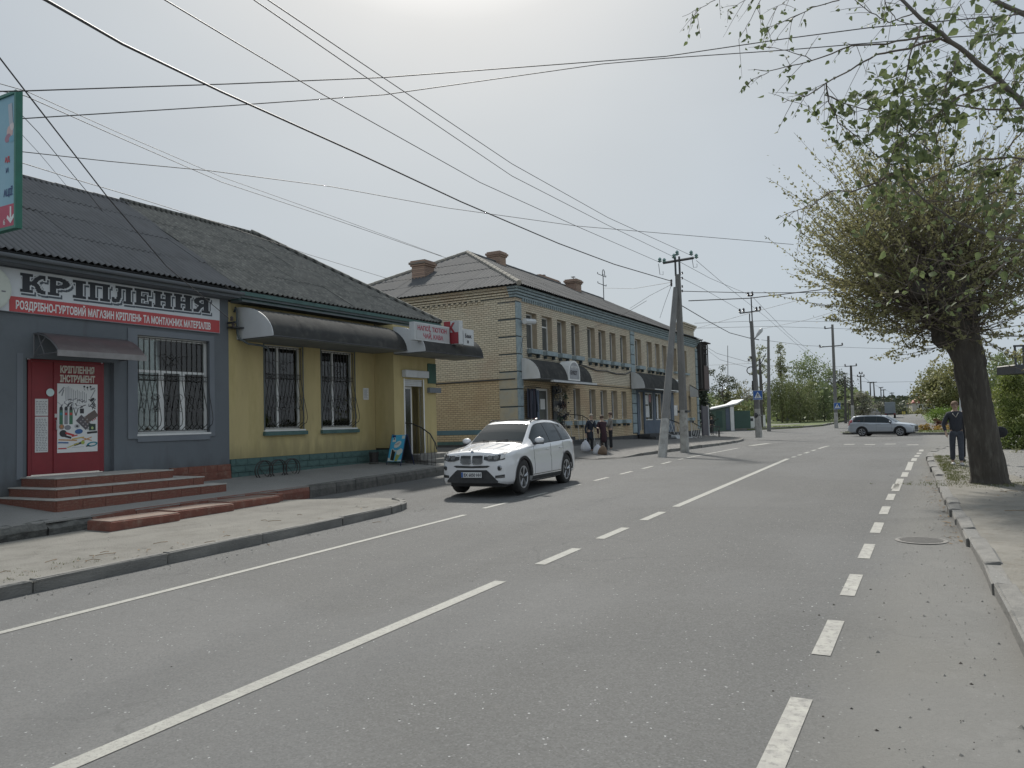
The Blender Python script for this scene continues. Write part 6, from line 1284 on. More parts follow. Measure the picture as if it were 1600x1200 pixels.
def common(c, root, paint, glass_x, belt_off=.028, top_off=.075, div=(2.6,3.5), spokes=5, rim_r=.245, doors=(1.45,2.55,3.5), handles=(2.38,3.3)):
    c.body(root, paint)
    MB().box(-.70,.70,-c.L/2+.25,c.L/2-.25,.2,.72).build('underbody', mtrimb, root)
    for sgn in (1,-1):
        for x in c.WX: wheel(root, c, x, sgn, c.W_TR, spokes, c.WR, rim_r)
        for x in c.WX:
            mb = MB(); A, B = [], []
            for i in range(19):
                a = math.pi*(i/18); ra, rb_ = c.AR-.012, c.AR+.045
                for L_, rad in ((A, ra),(B, rb_)):
                    xx, zz = x+rad*math.cos(a), c.WR+rad*math.sin(a); xx = min(max(xx,.03),c.L-.03); L_.append(c.P(xx, sgn*(c.yside(xx, max(zz, c.zbot(xx)+.002))+.012), zz))
            mb.ribbon(A, B); mb.ribbon([tuple(Vector(p)-Vector((sgn*.06,0,0))) for p in A], A); mb.build('arch_trim', mtrimb, root, smooth=True)
        lo = lambda x: c.f('BELT', x)+belt_off; hi = lambda x: c.f('ZT', x)-c.f('CR', x)-top_off
        x0, x1 = glass_x
        c.side_patch('window_surround', root, mtrimb, x0-.04, x1+.05, lambda x: lo(x)-.014, lambda x: min(hi(x)+.014, hi(x1)+.014+(x1+.05-x)*4.), .004, sgn, 26)
        ds_ = [x0]+list(div)+[x1]
        for a, b in zip(ds_, ds_[1:]): c.side_patch('side_window', root, mcarglass, a+(.018 if a != x0 else 0), b-(.018 if b != x1 else 0), lo, lambda x: min(hi(x), lo(x)+(x1+.02-x)*2.2), .008, sgn, 10)
        xa, xb = c.WX[0]+c.AR+.03, c.WX[1]-c.AR-.03
        c.side_patch('sill_cladding', root, mtrimb, xa, xb, lambda x: .27, lambda x: .36, .006, sgn, 8, 2); c.side_patch('sill_strip', root, mchrome, xa+.05, xb-.05, lambda x: .385, lambda x: .405, .008, sgn, 8, 1)
        for d in doors:
            xs_ = [d+(.03*math.sin(k) if d == doors[0] else 0) for k in range(9)]
            top = c.f('BELT', d)-.01; mb = MB(); mb.tube([c.P(d+.02*(1-k/8)*(1 if d == doors[0] else -.0)+(max(0,.35-k/8)*.25 if d == doors[2] and c.L-d < 1.3 else 0), sgn*(c.yside(d, lerp(.40,top,k/8))+.001), lerp(.40,top,k/8)) for k in range(9)], .0045, 4); mb.build('door_seam', mtrimb, root, fix=False)
        for h_ in handles: y = c.yside(h_, .94); MB().tube([c.P(h_-.09, sgn*(y+.0), .94),c.P(h_-.06, sgn*(y+.035), .945),c.P(h_+.06, sgn*(y+.035), .945),c.P(h_+.09, sgn*(y+.0), .94)], .013, 6).build('door_handle', paint, root, smooth=True)
        mx_ = c.MIR; y = c.yside(mx_[0], mx_[1]-.05); mi = MB().ball(c.P(mx_[0], sgn*(y+.14), mx_[1]+.025), .128, .07, .072).build('side_mirror', paint, root, smooth=True); MB().tube([c.P(mx_[0]-.0, sgn*(y-.02), mx_[1]-.06),c.P(mx_[0], sgn*(y+.1), mx_[1]-.035)], .03, 6).box(sgn*(y+.04),sgn*(y+.24),mx_[0]-c.L/2-.05,mx_[0]-c.L/2+.06,mx_[1]-.065,mx_[1]-.035,.01).build('mirror_base', mtrimb, mi)
        mb = MB(); mb.v.append(c.P(mx_[0]+.07, sgn*(y+.06), mx_[1]-.02)); mb.v += [c.P(mx_[0]+.07, sgn*(y+.22), mx_[1]-.01),c.P(mx_[0]+.07, sgn*(y+.2), mx_[1]+.08),c.P(mx_[0]+.07, sgn*(y+.08), mx_[1]+.08)]; mb.f = [(0,1,2,3)]; mb.build('mirror_glass', mcarglass, mi, fix=False)
# white SUV
x3 = Car(L=4.65, WR=.372, AR=.425, WX=(.93,3.74), W_TR=.905, CRS=1., MIR=(1.66,1.14),
 ZT=[(0,.80),(.012,.88),(.03,.935),(.06,.968),(.12,.99),(.35,1.03),(.75,1.075),(1.15,1.12),(1.27,1.135),(1.33,1.165),(1.7,1.395),(2.0,1.565),(2.15,1.62),(2.4,1.655),(2.9,1.672),(3.4,1.66),(3.9,1.618),(4.2,1.57),(4.3,1.53),(4.45,1.33),(4.56,1.12),(4.60,1.04),(4.63,.95),(4.65,.82)],
 CR=[(0,.03),(.1,.05),(1.25,.06),(1.35,.04),(2,.03),(2.3,.035),(4.2,.04),(4.65,.04)],
 BELT=[(0,.77),(.05,.84),(.15,.90),(.4,.955),(1.2,1.03),(2,1.06),(3,1.085),(4.2,1.12),(4.5,1.08),(4.6,.98),(4.65,.78)],
 W=[(0,.64),(.02,.70),(.05,.755),(.1,.805),(.18,.85),(.35,.892),(.6,.918),(.95,.94),(1.5,.938),(3.5,.938),(4.0,.925),(4.3,.895),(4.5,.85),(4.6,.80),(4.65,.72)],
 WT=[(0,.52),(.03,.64),(.12,.72),(.5,.76),(1.2,.76),(1.3,.745),(1.7,.68),(2.05,.615),(2.4,.60),(3.5,.59),(4.2,.565),(4.35,.59),(4.55,.68),(4.65,.62)],
 ZB=[(0,.34),(.05,.29),(.2,.26),(.5,.25),(1,.25),(3.7,.26),(4.4,.30),(4.6,.36),(4.65,.42)])
mwp = pmat('pearl_white_paint', (.66,.67,.69), .28, .0, .6, coat=1.)
suv = thing('parked_suv', 'white SUV with black trim and panoramic roof parked at the left kerb', 'car', (-9.66,17.72,base(17.7)), R(3.5))
suv.scale = (1.0,1.0,1.065)
common(x3, suv, mwp, (1.62,4.14), div=(2.62,3.42,3.5), doors=(1.52,2.6,3.46), handles=(2.36,3.26))
x3.top_patch('windscreen', suv, mcarglass, 1.345, 2.0, lambda x: x3.f('WT',x)-.035, .006)
x3.top_patch('roof_glass', suv, mcarglass, 2.2, 3.35, lambda x: .44, .005); x3.top_patch('rear_window', suv, mcarglass, 4.32, 4.54, lambda x: x3.f('WT',x)-.06, .006)
x3.top_patch('cowl', suv, mtrimb, 1.27, 1.342, lambda x: .70, .004, 2)
for sgn in (1,-1):
    for k in (.12,.40): mb = MB(); mb.tube([x3.P(x, sgn*lerp(k,k+.06,(x-.15)/1.0), x3.ztop(x, k)+.0) for x in (.12,.3,.6,.9,1.15)], .012, 4); mb.build('bonnet_crease', mwp, suv, smooth=True)
    MB().tube([x3.P(2.12,sgn*.575,x3.ztop(2.12,.57)+.01),x3.P(2.25,sgn*.575,x3.ztop(2.25,.57)+.045),x3.P(4.0,sgn*.56,x3.ztop(4.0,.56)+.045),x3.P(4.15,sgn*.555,x3.ztop(4.15,.55)+.01)], .014, 6).build('roof_rail', mtrimb, suv, smooth=True)
    # kidney grille
    ya, yb = .022, .285
    kg = x3.nose('kidney_grille', suv, mtrimb, [(sgn*ya,.735,.925),(sgn*(ya+.03),.705,.94),(sgn*(yb-.05),.705,.945),(sgn*yb,.74,.91)], .018, 14)
    ring_ = [(ya,.735),(ya+.03,.705),(yb-.05,.705),(yb,.74),(yb+.005,.91),(yb-.05,.948),(ya+.03,.945),(ya,.925)]; mb = MB(); mb.tube([x3.npt(sgn*a,b,.022) for a,b in ring_], .010, 6, closed=True); mb.build('chrome_frame', mchrome, kg, smooth=True)
    for i in range(8):
        y = sgn*(ya+.024+i*(yb-ya-.04)/7.4); MB().tube([x3.npt(y,.715,.024), x3.npt(y,.82,.026), x3.npt(y,.935,.026)], .0048, 4).build('slat', mchrome, kg)
    hl = x3.nose('headlight', suv, mheadd, [(sgn*.315,.80,.885),(sgn*.45,.765,.905),(sgn*.62,.765,.93),(sgn*.80,.80,.955)], .009, 12)
    mb = MB(); mb.tube([x3.npt(sgn*a,b,.014) for a,b in [(.32,.80),(.46,.765),(.62,.765),(.79,.80),(.80,.945),(.62,.93),(.45,.905),(.32,.885)]], .006, 5, closed=True); mb.build('lamp_frame', mchrome, hl)
    for y,r_,mm in ((.48,.052,mhead),(.635,.055,mhead)):
        c_ = x3.npt(sgn*y,.842,.014); mb = MB(); nd = Vector((sgn*.35*(y-.3),-1,0)).normalized(); u_ = nd.cross(Vector((0,0,1))).normalized(); mb.tube([c_+u_*(r_*math.cos(a))+Vector((0,0,r_*math.sin(a))) for a in [j*math.pi/7 for j in range(14)]], .008, 5, closed=True); mb.build('lamp_ring', mchrome, hl)
        mb = MB(); mb.quad(*[c_+nd*.002+u_*(r_*.8*math.cos(a))+Vector((0,0,r_*.8*math.sin(a))) for a in [j*math.pi/6 for j in range(12)]]); mb.build('lamp_lens', mhead, hl, fix=False)
    x3.nose('indicator', suv, pmat('lamp_clear', (.5,.5,.5), .1, .4), [(sgn*.72,.80,.93),(sgn*.80,.83,.94)], .012, 4)
    c_ = x3.npt(sgn*.70,.62,.0); fg = MB(); fg.lathe([(0,-.012),(.052,-.012),(.058,.0),(.058,.02)], tuple(c_), 18, 'y'); fg.build('fog_light', mchrome, suv, smooth=True)
    c_ = x3.npt(sgn*.70,.62,.002); mb = MB(); mb.lathe([(0,-.016),(.04,-.015),(.042,0)], tuple(c_), 16, 'y'); mb.build('fog_lens', mheadd, suv)
    x3.nose('corner_vent', suv, mtrimb, [(sgn*.60,.40,.455),(sgn*.80,.41,.48)], .008, 6); x3.nose('vent_strip', suv, mchrome, [(sgn*.62,.415,.425),(sgn*.79,.425,.437)], .014, 6)
    x3.nose('tail_lamp', suv, pmat('tail_red', (.3,.02,.02), .15, 0, .6), [(sgn*.6,.95,1.06),(sgn*.84,.93,1.08)], .008, 6, True)
x3.nose('intake_slot', suv, mtrimb, [(-.47,.655,.665),(-.40,.625,.672),(0,.615,.66),(.40,.625,.672),(.47,.655,.665)], .008, 14)
x3.nose('lower_grille', suv, mtrimb, [(-.66,.30,.34),(-.45,.29,.53),(-.40,.29,.575),(.40,.29,.575),(.45,.29,.53),(.66,.30,.34)], .007, 24)
pt = x3.npt(0,.47,.03); pl8 = MB().box(-.265,.265,pt.y-.006,pt.y+.01,.415,.53,.003).build('number_plate', pmat('plate_white', (.62,.63,.63), .4), suv)
mb = MB(); mb.quad((-.262,pt.y-.0075,.418),(-.215,pt.y-.0075,.418),(-.215,pt.y-.0075,.527),(-.262,pt.y-.0075,.527)); mb.build('blue_band', pmat('plate_blue', (.03,.1,.32)), pl8, fix=False)
text('plate_text', 'BX 6050 HH', .10, pmat('ink_dark', (.05,.05,.06)), pl8, (-.2,pt.y-.009,.437), (R(90),0,0), sx=.86, offset=.003, extrude=.0005)
MB().box(-.285,.285,pt.y+.011,pt.y+.04,.395,.545).build('plate_holder', mtrimb, suv)
bp3 = x3.npt(0,.955,.004); bd = MB(); bd.lathe([(0,-.006),(.036,-.006),(.041,0),(.041,.008)], (bp3.x,bp3.y,bp3.z+.0), 20, 'y'); bdo = bd.build('badge', mchrome, suv)
for i in range(4):
    a0 = i*math.pi/2; mb = MB(); mb.quad((bp3.x,bp3.y-.0075,bp3.z),*[(bp3.x+.027*math.cos(a0+k*math.pi/8),bp3.y-.0075,bp3.z+.027*math.sin(a0+k*math.pi/8)) for k in range(5)]); mb.build('badge_quarter', pmat('badge_blue',(.03,.15,.4)) if i%2 else pmat('plate_white',(.62,.63,.63)), bdo, fix=False)
MB().prism([(0,0),(.14,0),(.12,.05),(.03,.02)], lambda a,b,t: (t,3.75-4.65/2+a,1.635+b), -.02, .02).build('roof_antenna', mwp, suv)
for k in (-1,1): MB().tube([x3.P(1.3,k*.1-.1,1.16),x3.P(1.36,k*.35-.05,1.2)], .008, 4).build('wiper', mtrimb, suv)
# silver estate-like SUV crossing the junction
ol = Car(L=4.66, WR=.345, AR=.40, WX=(.92,3.59), W_TR=.875, CRS=.8, MIR=(1.55,1.07),
 ZT=[(0,.70),(.012,.78),(.03,.83),(.07,.865),(.3,.93),(.8,1.0),(1.1,1.03),(1.18,1.06),(1.6,1.33),(1.95,1.53),(2.15,1.585),(2.6,1.62),(3.2,1.63),(3.8,1.615),(4.2,1.58),(4.33,1.52),(4.5,1.3),(4.58,1.1),(4.63,.95),(4.66,.75)],
 CR=[(0,.03),(.1,.05),(1.1,.06),(1.3,.04),(4.66,.04)], BELT=[(0,.68),(.1,.80),(.4,.87),(1.2,.96),(2,1.0),(3,1.03),(4.2,1.08),(4.5,1.02),(4.6,.9),(4.66,.7)],
 W=[(0,.60),(.05,.72),(.15,.80),(.4,.865),(.9,.9),(3.6,.9),(4.2,.87),(4.5,.82),(4.66,.70)], WT=[(0,.5),(.1,.68),(1.1,.72),(1.3,.70),(2,.585),(3.5,.58),(4.3,.56),(4.55,.66),(4.66,.6)],
 ZB=[(0,.33),(.1,.27),(.5,.25),(3.6,.26),(4.4,.30),(4.66,.4)])
msil = pmat('silver_paint', (.38,.415,.455), .3, .3, .5, coat=.8)
px_ = atZ(1380,681,59); cz = interp(px_.y, PR)
sil = thing('silver_suv', 'silver SUV driving across the far junction seen from its side', 'car', (px_.x, px_.y, px_.z-.0), R(104-14))
sil.rotation_euler = (0,0,R(78)); sil.location.z = base(px_.y)
common(ol, sil, msil, (1.52,4.2), div=(2.55,3.4,3.46), doors=(1.45,2.55,3.42), handles=(2.35,3.2), spokes=6, rim_r=.235)
ol.top_patch('windscreen', sil, mcarglass, 1.2, 1.93, lambda x: ol.f('WT',x)-.035, .006); ol.top_patch('rear_window', sil, mcarglass, 4.36, 4.56, lambda x: ol.f('WT',x)-.06, .006)
for sgn in (1,-1):
    ol.nose('headlight', sil, mhead, [(sgn*.42,.70,.79),(sgn*.78,.72,.86)], .008, 6); ol.nose('tail_lamp', sil, pmat('tail_red', (.3,.02,.02)), [(sgn*.62,.85,1.3),(sgn*.80,.85,1.2)], .008, 6, True)
    MB().tube([ol.P(2.2,sgn*.55,ol.ztop(2.2,.55)+.01),ol.P(2.35,sgn*.55,ol.ztop(2.3,.55)+.05),ol.P(4.0,sgn*.55,ol.ztop(4.0,.55)+.05),ol.P(4.15,sgn*.55,ol.ztop(4.15,.55))], .014, 5).build('roof_rail', mtrimb, sil)
ol.nose('grille', sil, mtrimb, [(-.42,.45,.76),(.42,.45,.76)], .008, 8); ol.nose('bumper_lower', sil, mtrimb, [(-.7,.33,.42),(.7,.33,.42)], .007, 8)
# distant lorry on the far road
lp_ = atZ(1391,648,118); lp_.z = base(lp_.y)
lo_ = thing('lorry', 'distant blue-grey box lorry driving away on the far road', 'lorry', tuple(lp_), R(2)); mlor = mat('hazy_blue_tarp', (.24,.27,.30), (.20,.23,.26), scale=.8, rough=.8)
MB().box(-.72,.72,0,4.6,.75,2.45,.04).build('cargo_box', mlor, lo_); MB().box(-.68,.68,4.7,6.0,.5,2.1,.1).build('cab', mdkm, lo_); MB().box(-.75,.75,-.05,4.6,.5,.75).build('chassis', mdkm, lo_)
for x in (-.6,.6):
    for y in (.7,5.2): MB().lathe([(0,-.13),(.36,-.13),(.36,.13),(0,.13)], (x,y,.36), 14, 'x').build('wheel', mtyre, lo_)
    MB().box(x-.1,x+.1,-.07,-.05,.55,.68).build('tail_lamp', pmat('tail_red', (.3,.02,.02)), lo_)
pk = atZ(1362,646,118); pk.z = base(pk.y)
cv = Car(**{**ol.__dict__}); far = thing('parked_car', 'far pale car with a dark roof parked behind the silver SUV by the blossom tree', 'car', tuple(pk), R(170)); cv.body(far, pmat('far_car_paint', (.3,.28,.26), .4)); cv.top_patch('windscreen', far, mcarglass, 1.2, 1.93, lambda x: cv.f('WT',x)-.03, .006)
for sgn in (1,-1):
    cv.side_patch('side_window', far, mcarglass, 1.52, 4.2, lambda x: cv.f('BELT',x)+.03, lambda x: cv.f('ZT',x)-cv.f('CR',x)-.07, .008, sgn)
    for x in cv.WX: MB().lathe([(0,-.11),(.33,-.11),(.33,.11),(0,.11)], (sgn*.78, x-2.33, .33), 16, 'x').build('wheel', mtyre, far)
# ---------------------------------------------------------------- people
def skin(name, root, m, verts, edges, radii, sub=1):
    me = bpy.data.meshes.new(name); me.from_pydata(verts, edges, []); me.materials.append(m); o = link(name, me, root)
    sk_ = o.modifiers.new('Skin', 'SKIN'); sk_.use_smooth_shade = True
    lay = me.skin_vertices[0].data
    for i, r_ in enumerate(radii): lay[i].radius = (r_, r_) if not isinstance(r_, tuple) else r_
    lay[0].use_root = True
    s_ = o.modifiers.new('Sub', 'SUBSURF'); s_.levels = sub; s_.render_levels = sub
    return o
mskin = mat('skin', (.38,.27,.21), (.33,.225,.17), scale=12, rough=.6)
def chain(V, E, Rr, pts, start=None):
    prev = start
    for p, r_ in pts:
        V.append(tuple(p)); Rr.append(r_)
        if prev is not None: E.append((prev, len(V)-1))
        prev = len(V)-1
    return prev
def person(lbl, loc, rz, H, coat, trous, hairc, arms, legs, lean=(0,0), long_coat=.0, shoe=(.03,.03,.03), collar=None, hair_vol=1.0, headturn=(0,0), bulk=1.0, coatname='jacket', skirt=False):
    k = H/1.70; root = thing('person', lbl, 'person', loc, rz); S = lambda x,y,z: (x*k, y*k, z*k)
    lx, ly = lean
    pel = (0,0,.95); ch = (lx*.6, ly*.6, 1.22); nk0 = (lx, ly, 1.42); nk = (lx*1.1, ly*1.15, 1.49); hd = (lx*1.15+headturn[0], ly*1.25+headturn[1], 1.60)
    V, E, Rr = [], [], []
    a = chain(V,E,Rr,[(S(*pel),.115*k),(S(*ch),(.14*k,.10*k)),(S(*nk0),.075*k),(S(*nk),.052*k),(S(hd[0],hd[1],hd[2]-.045),.068*k),(S(hd[0],hd[1],hd[2]+.035),.085*k),(S(hd[0],hd[1]+.01,hd[2]+.09),.05*k)])
    for sgn, (el, wr) in zip((1,-1), arms):
        sh_ = (lx+sgn*.165, ly, 1.385); w = Vector(wr); e = Vector(el); d = (w-e).normalized(); i = chain(V,E,Rr,[(S(*sh_),.052*k),(S(*el),.04*k),(S(*wr),.026*k),(S(*(w+d*.06)),(.038*k,.02*k)),(S(*(w+d*.10)),(.035*k,.016*k))],2)
        for f in range(4): o_ = Vector((0,(f-1.5)*.018,0)); chain(V,E,Rr,[(S(*(w+d*.135+o_)),.0085*k),(S(*(w+d*.17+o_*.9+Vector((-sgn*.012,0,0)))),.007*k)],i)
        chain(V,E,Rr,[(S(*(w+d*.09+Vector((0,-.035,0)))),.01*k),(S(*(w+d*.12+Vector((0,-.045,0)))),.008*k)],i-1)
    for sgn, (kn, an) in zip((1,-1), legs): chain(V,E,Rr,[(S(sgn*.09,0,.88),.085*k),(S(*kn),.055*k),(S(*an),.038*k),(S(an[0],an[1]-.07,.045),.038*k),(S(an[0]+sgn*.01,an[1]-.15,.035),.028*k)],0)
    body = skin('body', root, mskin, V, E, Rr)
    # coat
    b = bulk; V, E, Rr = [], [], []; low = .84-long_coat
    pts = [(S(pel[0],pel[1],low),(.165*k*b,.135*k*b))]
    if long_coat > .1: pts.append((S(pel[0],pel[1],.97),(.155*k*b,.125*k*b)))
    pts += [(S(lx*.3,ly*.3,1.08),(.15*k*b,.12*k*b)),(S(*ch),(.165*k*b,.125*k*b)),(S(lx*.9,ly*.9,1.375),(.135*k*b,.105*k*b)),(S(lx,ly,1.465),(.074*k,.07*k))]
    i = chain(V,E,Rr,pts); sh_i = i-1
    for sgn, (el, wr) in zip((1,-1), arms):
        w = Vector(wr); e = Vector(el); chain(V,E,Rr,[(S(lx+sgn*.17,ly,1.38),.08*k),(S(*el),.058*k),(S(*(w-(w-e).normalized()*.03)),.043*k)],sh_i)
    skin(coatname, root, coat, V, E, Rr)
    V, E, Rr = [], [], []; chain(V,E,Rr,[(S(0,0,1.0),(.135*k,.112*k)),(S(0,0,.92),(.145*k,.118*k))])
    if skirt:
        chain(V,E,Rr,[(S(0,0,.75),(.17*k,.14*k)),(S(0,0,.5),(.17*k,.14*k)),(S(0,0,.3),(.175*k,.15*k))],0); skin('skirt', root, trous, V, E, Rr)
    else:
        for sgn, (kn, an) in zip((1,-1), legs): chain(V,E,Rr,[(S(sgn*.09,0,.85),.098*k),(S(*kn),.075*k),(S(an[0],an[1],an[2]+.02),.068*k)],1)
        skin('trousers', root, trous, V, E, Rr)
    msh = pmat('shoe_%d' % int(shoe[0]*100), shoe, .6)
    for sgn, (kn, an) in zip((1,-1), legs): MB().ball(S(an[0],an[1]-.055,.045), .047*k, .135*k, .048*k, 12, 6).build('shoe', msh, root, smooth=True)
    hh = Vector(S(*hd)); mb = MB()
    for i in range(7):
        th = math.pi*.62*i/6
        for j in range(14):
            a_ = 2*math.pi*j/14; fr = 1 if math.sin(a_) > -.35 else .72; r_ = .104*k*hair_vol
            mb.v.append((hh.x+r_*.92*math.sin(th*fr+.0)*math.cos(a_), hh.y+.012*k+r_*1.05*math.sin(th*fr)*math.sin(a_), hh.z+.035*k+r_*math.cos(th*fr)))
    for i in range(6):
        for j in range(14): mb.f.append((i*14+j,i*14+(j+1)%14,(i+1)*14+(j+1)%14,(i+1)*14+j))
    mb.build('hair', hairc, root, smooth=True)
    for sx_ in (-1,1): MB().ball((hh.x+sx_*.032*k, hh.y-.083*k, hh.z+.012*k), .011*k, .006*k, .006*k, 8, 5).build('eye', pmat('eye_dark', (.03,.02,.02)), body); MB().ball((hh.x+sx_*.082*k, hh.y+.0*k, hh.z), .012*k, .02*k, .03*k, 8, 5).build('ear', mskin, body, smooth=True)
    MB().ball((hh.x, hh.y-.092*k, hh.z-.012*k), .013*k, .018*k, .022*k, 8, 6).build('nose', mskin, body, smooth=True); MB().ball((hh.x, hh.y-.082*k, hh.z-.045*k), .022*k, .008*k, .006*k, 8, 5).build('mouth', pmat('lip', (.25,.09,.08)), body)
    if collar: MB().tube([S(lx-.08,ly-.09,1.4),S(lx-.01,ly-.125,1.3),S(lx+.06,ly-.09,1.42)], .014*k, 5).build('collar', collar, root, smooth=True)
    return root
cn = mat('navy_knit', (.03,.033,.045), (.038,.042,.052), scale=20, rough=.95); cb = mat('black_cloth', (.016,.017,.022), (.026,.027,.03), scale=15, rough=.95)
cgr = mat('grey_blue_denim', (.06,.07,.09), (.045,.052,.07), scale=14, rough=.95); cmar = mat('dark_maroon_cloth', (.045,.022,.03), (.035,.018,.025), scale=14, rough=.95); cnb = mat('dark_navy_coat', (.02,.028,.042), (.028,.034,.05), scale=14, rough=.95)
chk = mat('grey_check_shirt', (.26,.25,.23), (.12,.11,.105), scale=22, rough=.95); hgr = mat('grey_blonde_hair', (.34,.31,.25), (.22,.2,.17), scale=30, rough=.8); hbr = mat('brown_hair', (.06,.04,.03), (.09,.06,.045), scale=30, rough=.8); hred = mat('auburn_hair', (.13,.05,.035), (.09,.035,.025), scale=30, rough=.8)
hbl = mat('dark_blond_hair', (.2,.13,.09), (.14,.09,.06), scale=30, rough=.8)
pw = polepos(1497, 727.5, .12)
person('woman in a navy jumper walking towards the camera beside the big tree', tuple(pw), R(8), 1.68, cn, cgr, hbl, (((.27,-.02,1.12),(.25,-.14,.88)),((-.30,0,1.12),(-.27,-.14,.90))), (((.08,-.08,.5),(.07,-.12,.09)),((-.10,.05,.5),(-.09,.16,.11))), shoe=(.45,.45,.45), collar=pmat('collar_pale', (.35,.33,.3)), bulk=1.12)
p2w = atZ(1506,727.5,25.0); p2w = polepos(1512, 722, .12)
person('auburn haired woman in black mostly hidden between the woman in navy and the tree', tuple(p2w), R(5), 1.64, cb, cb, hred, (((.26,0,1.12),(.24,-.1,.88)),((-.26,0,1.12),(-.25,-.05,.86))), (((.09,-.03,.5),(.09,0,.09)),((-.09,.05,.5),(-.09,.1,.09))), bulk=1.1)
# bag seen right of the trunk
pbg = atZ(1563,675,20.5); bg_ = thing('shoulder_bag', 'black shoulder bag showing at the right side of the big tree trunk', 'bag', tuple(pbg)); MB().ball((0,0,0),.17,.08,.15,14,8).build('bag_body', cb, bg_); MB().tube([(-.15,0,.1),(-.22,0,.3),(-.3,0,.5)], .018, 5).build('strap', cb, bg_)
# group of three by the brick building
g1 = polepos(923.5, 706.5, .02)
def near(px, py, dz=.02): return tuple(polepos(px, py, dz))
A_ = person('stooping grey haired person in a dark navy coat, leftmost of the three', near(922.5,707), R(60), 1.62, cnb, cb, hgr, (((.14,-.25,1.12),(.1,-.42,1.1)),((-.24,.0,1.10),(-.24,-.04,.82))), (((.09,-.02,.48),(.09,0,.09)),((-.09,.03,.48),(-.1,.05,.09))), lean=(0,-.12), long_coat=.28, collar=pmat('collar_pale', (.35,.33,.3)))
B2 = person('brown haired woman in a long dark maroon coat, middle of the three', near(944,708), R(-135), 1.60, cmar, cb, hbr, (((.26,-.05,1.12),(.22,-.1,.84)),((-.16,-.24,1.15),(-.06,-.42,1.12))), (((.09,-.02,.48),(.09,0,.09)),((-.09,.03,.48),(-.1,.05,.09))), lean=(0,-.14), long_coat=.4, bulk=1.1)
C2 = person('person in a grey check shirt and black trousers standing behind the woman in maroon', near(955,704), R(-70), 1.70, chk, cb, hbr, (((.24,-.12,1.12),(.08,-.28,1.14)),((-.26,-.02,1.10),(-.12,-.26,1.12))), (((.09,-.0,.48),(.09,0,.09)),((-.09,.0,.48),(-.09,.02,.09))), shoe=(.45,.45,.45))
def bag(lbl, px, py, w_, h_, m, seed, handles=True):
    p = Vector(near(px, py)); r_ = thing('carrier_bag', lbl, 'bag', tuple(p)); q = random.Random(seed); mb = MB(); n = 14; prof = [(.55,0),(.95,.08),(1.0,.3),(.92,.55),(.62,.8),(.3,.95),(.16,1.02)]
    for r__, z in prof:
        for j in range(n): a = 2*math.pi*j/n; rr2 = r__*(1+.13*math.sin(3*a+seed+z*4)+q.uniform(-.05,.05)); mb.v.append((w_/2*rr2*math.cos(a), w_*.32*rr2*math.sin(a), z*h_))
    for i in range(len(prof)-1):
        for j in range(n): mb.f.append((i*n+j,i*n+(j+1)%n,(i+1)*n+(j+1)%n,(i+1)*n+j))
    mb.f.append(tuple(range(n-1,-1,-1))); mb.f.append(tuple((len(prof)-1)*n+j for j in range(n))); mb.build('bag_body', m, r_, smooth=True)
    if handles: MB().tube([(-.05,0,h_),(-.03,0,h_+.1),(.03,0,h_+.12),(.05,0,h_)], .008, 4).build('handle', m, r_)
    return r_
mbagw = mat('white_plastic_bag', (.52,.54,.58), (.42,.44,.5), scale=6, rough=.5); mbagb = mat('brown_bag', (.17,.12,.08), (.12,.085,.06), scale=9, rough=.8)
b1 = bag('bulging white plastic carrier bag held low at the left of the group', 915.5, 709, .42, .46, mbagw, 1); b1.location.z += .10
b2_ = bag('white plastic bag standing on the ground between the stooping pair', 934, 710.5, .38, .42, mbagw, 2)
b3 = bag('brown patterned bag in front of the white bag beside the maroon coat', 942, 711.5, .40, .40, mbagb, 3)
# lone walker behind the low railing
fp_ = atZ(1112,664,74); fp_.z = HL(fp_.x,fp_.y)+.05
person('distant dark clad person standing behind the low railing near the green kiosk', tuple(fp_), R(40), 1.7, cb, cb, hbr, (((.24,-.0,1.12),(.22,-.05,.86)),((-.24,-.0,1.12),(-.22,-.05,.86))), (((.09,-.0,.48),(.09,0,.09)),((-.09,.0,.48),(-.09,.02,.09))))
# ---------------------------------------------------------------- vegetation
mbark = mat('dark_bark', (.045,.040,.034), (.068,.06,.05), scale=7, rough=.95, bump=1., bscale=16, c3=(.115,.108,.092), s3=10, amt3=.75, stretch=(1,1,.22), detail=10)
mtwig = mat('twig_bark', (.11,.095,.08), (.15,.12,.10), scale=6, rough=.9)
mbirch = mat('birch_limb', (.09,.08,.07), (.15,.14,.125), scale=6, rough=.85, stretch=(1,1,1))
lf_big = leafmat('maple_young_leaf', (.18,.18,.085), (.35,.32,.165), (.25,.245,.12), 1.6, .5)
lf_birch = leafmat('birch_leaf', (.075,.105,.045), (.15,.185,.08), None, 2.5, .5)
nr = np.random.RandomState(3)
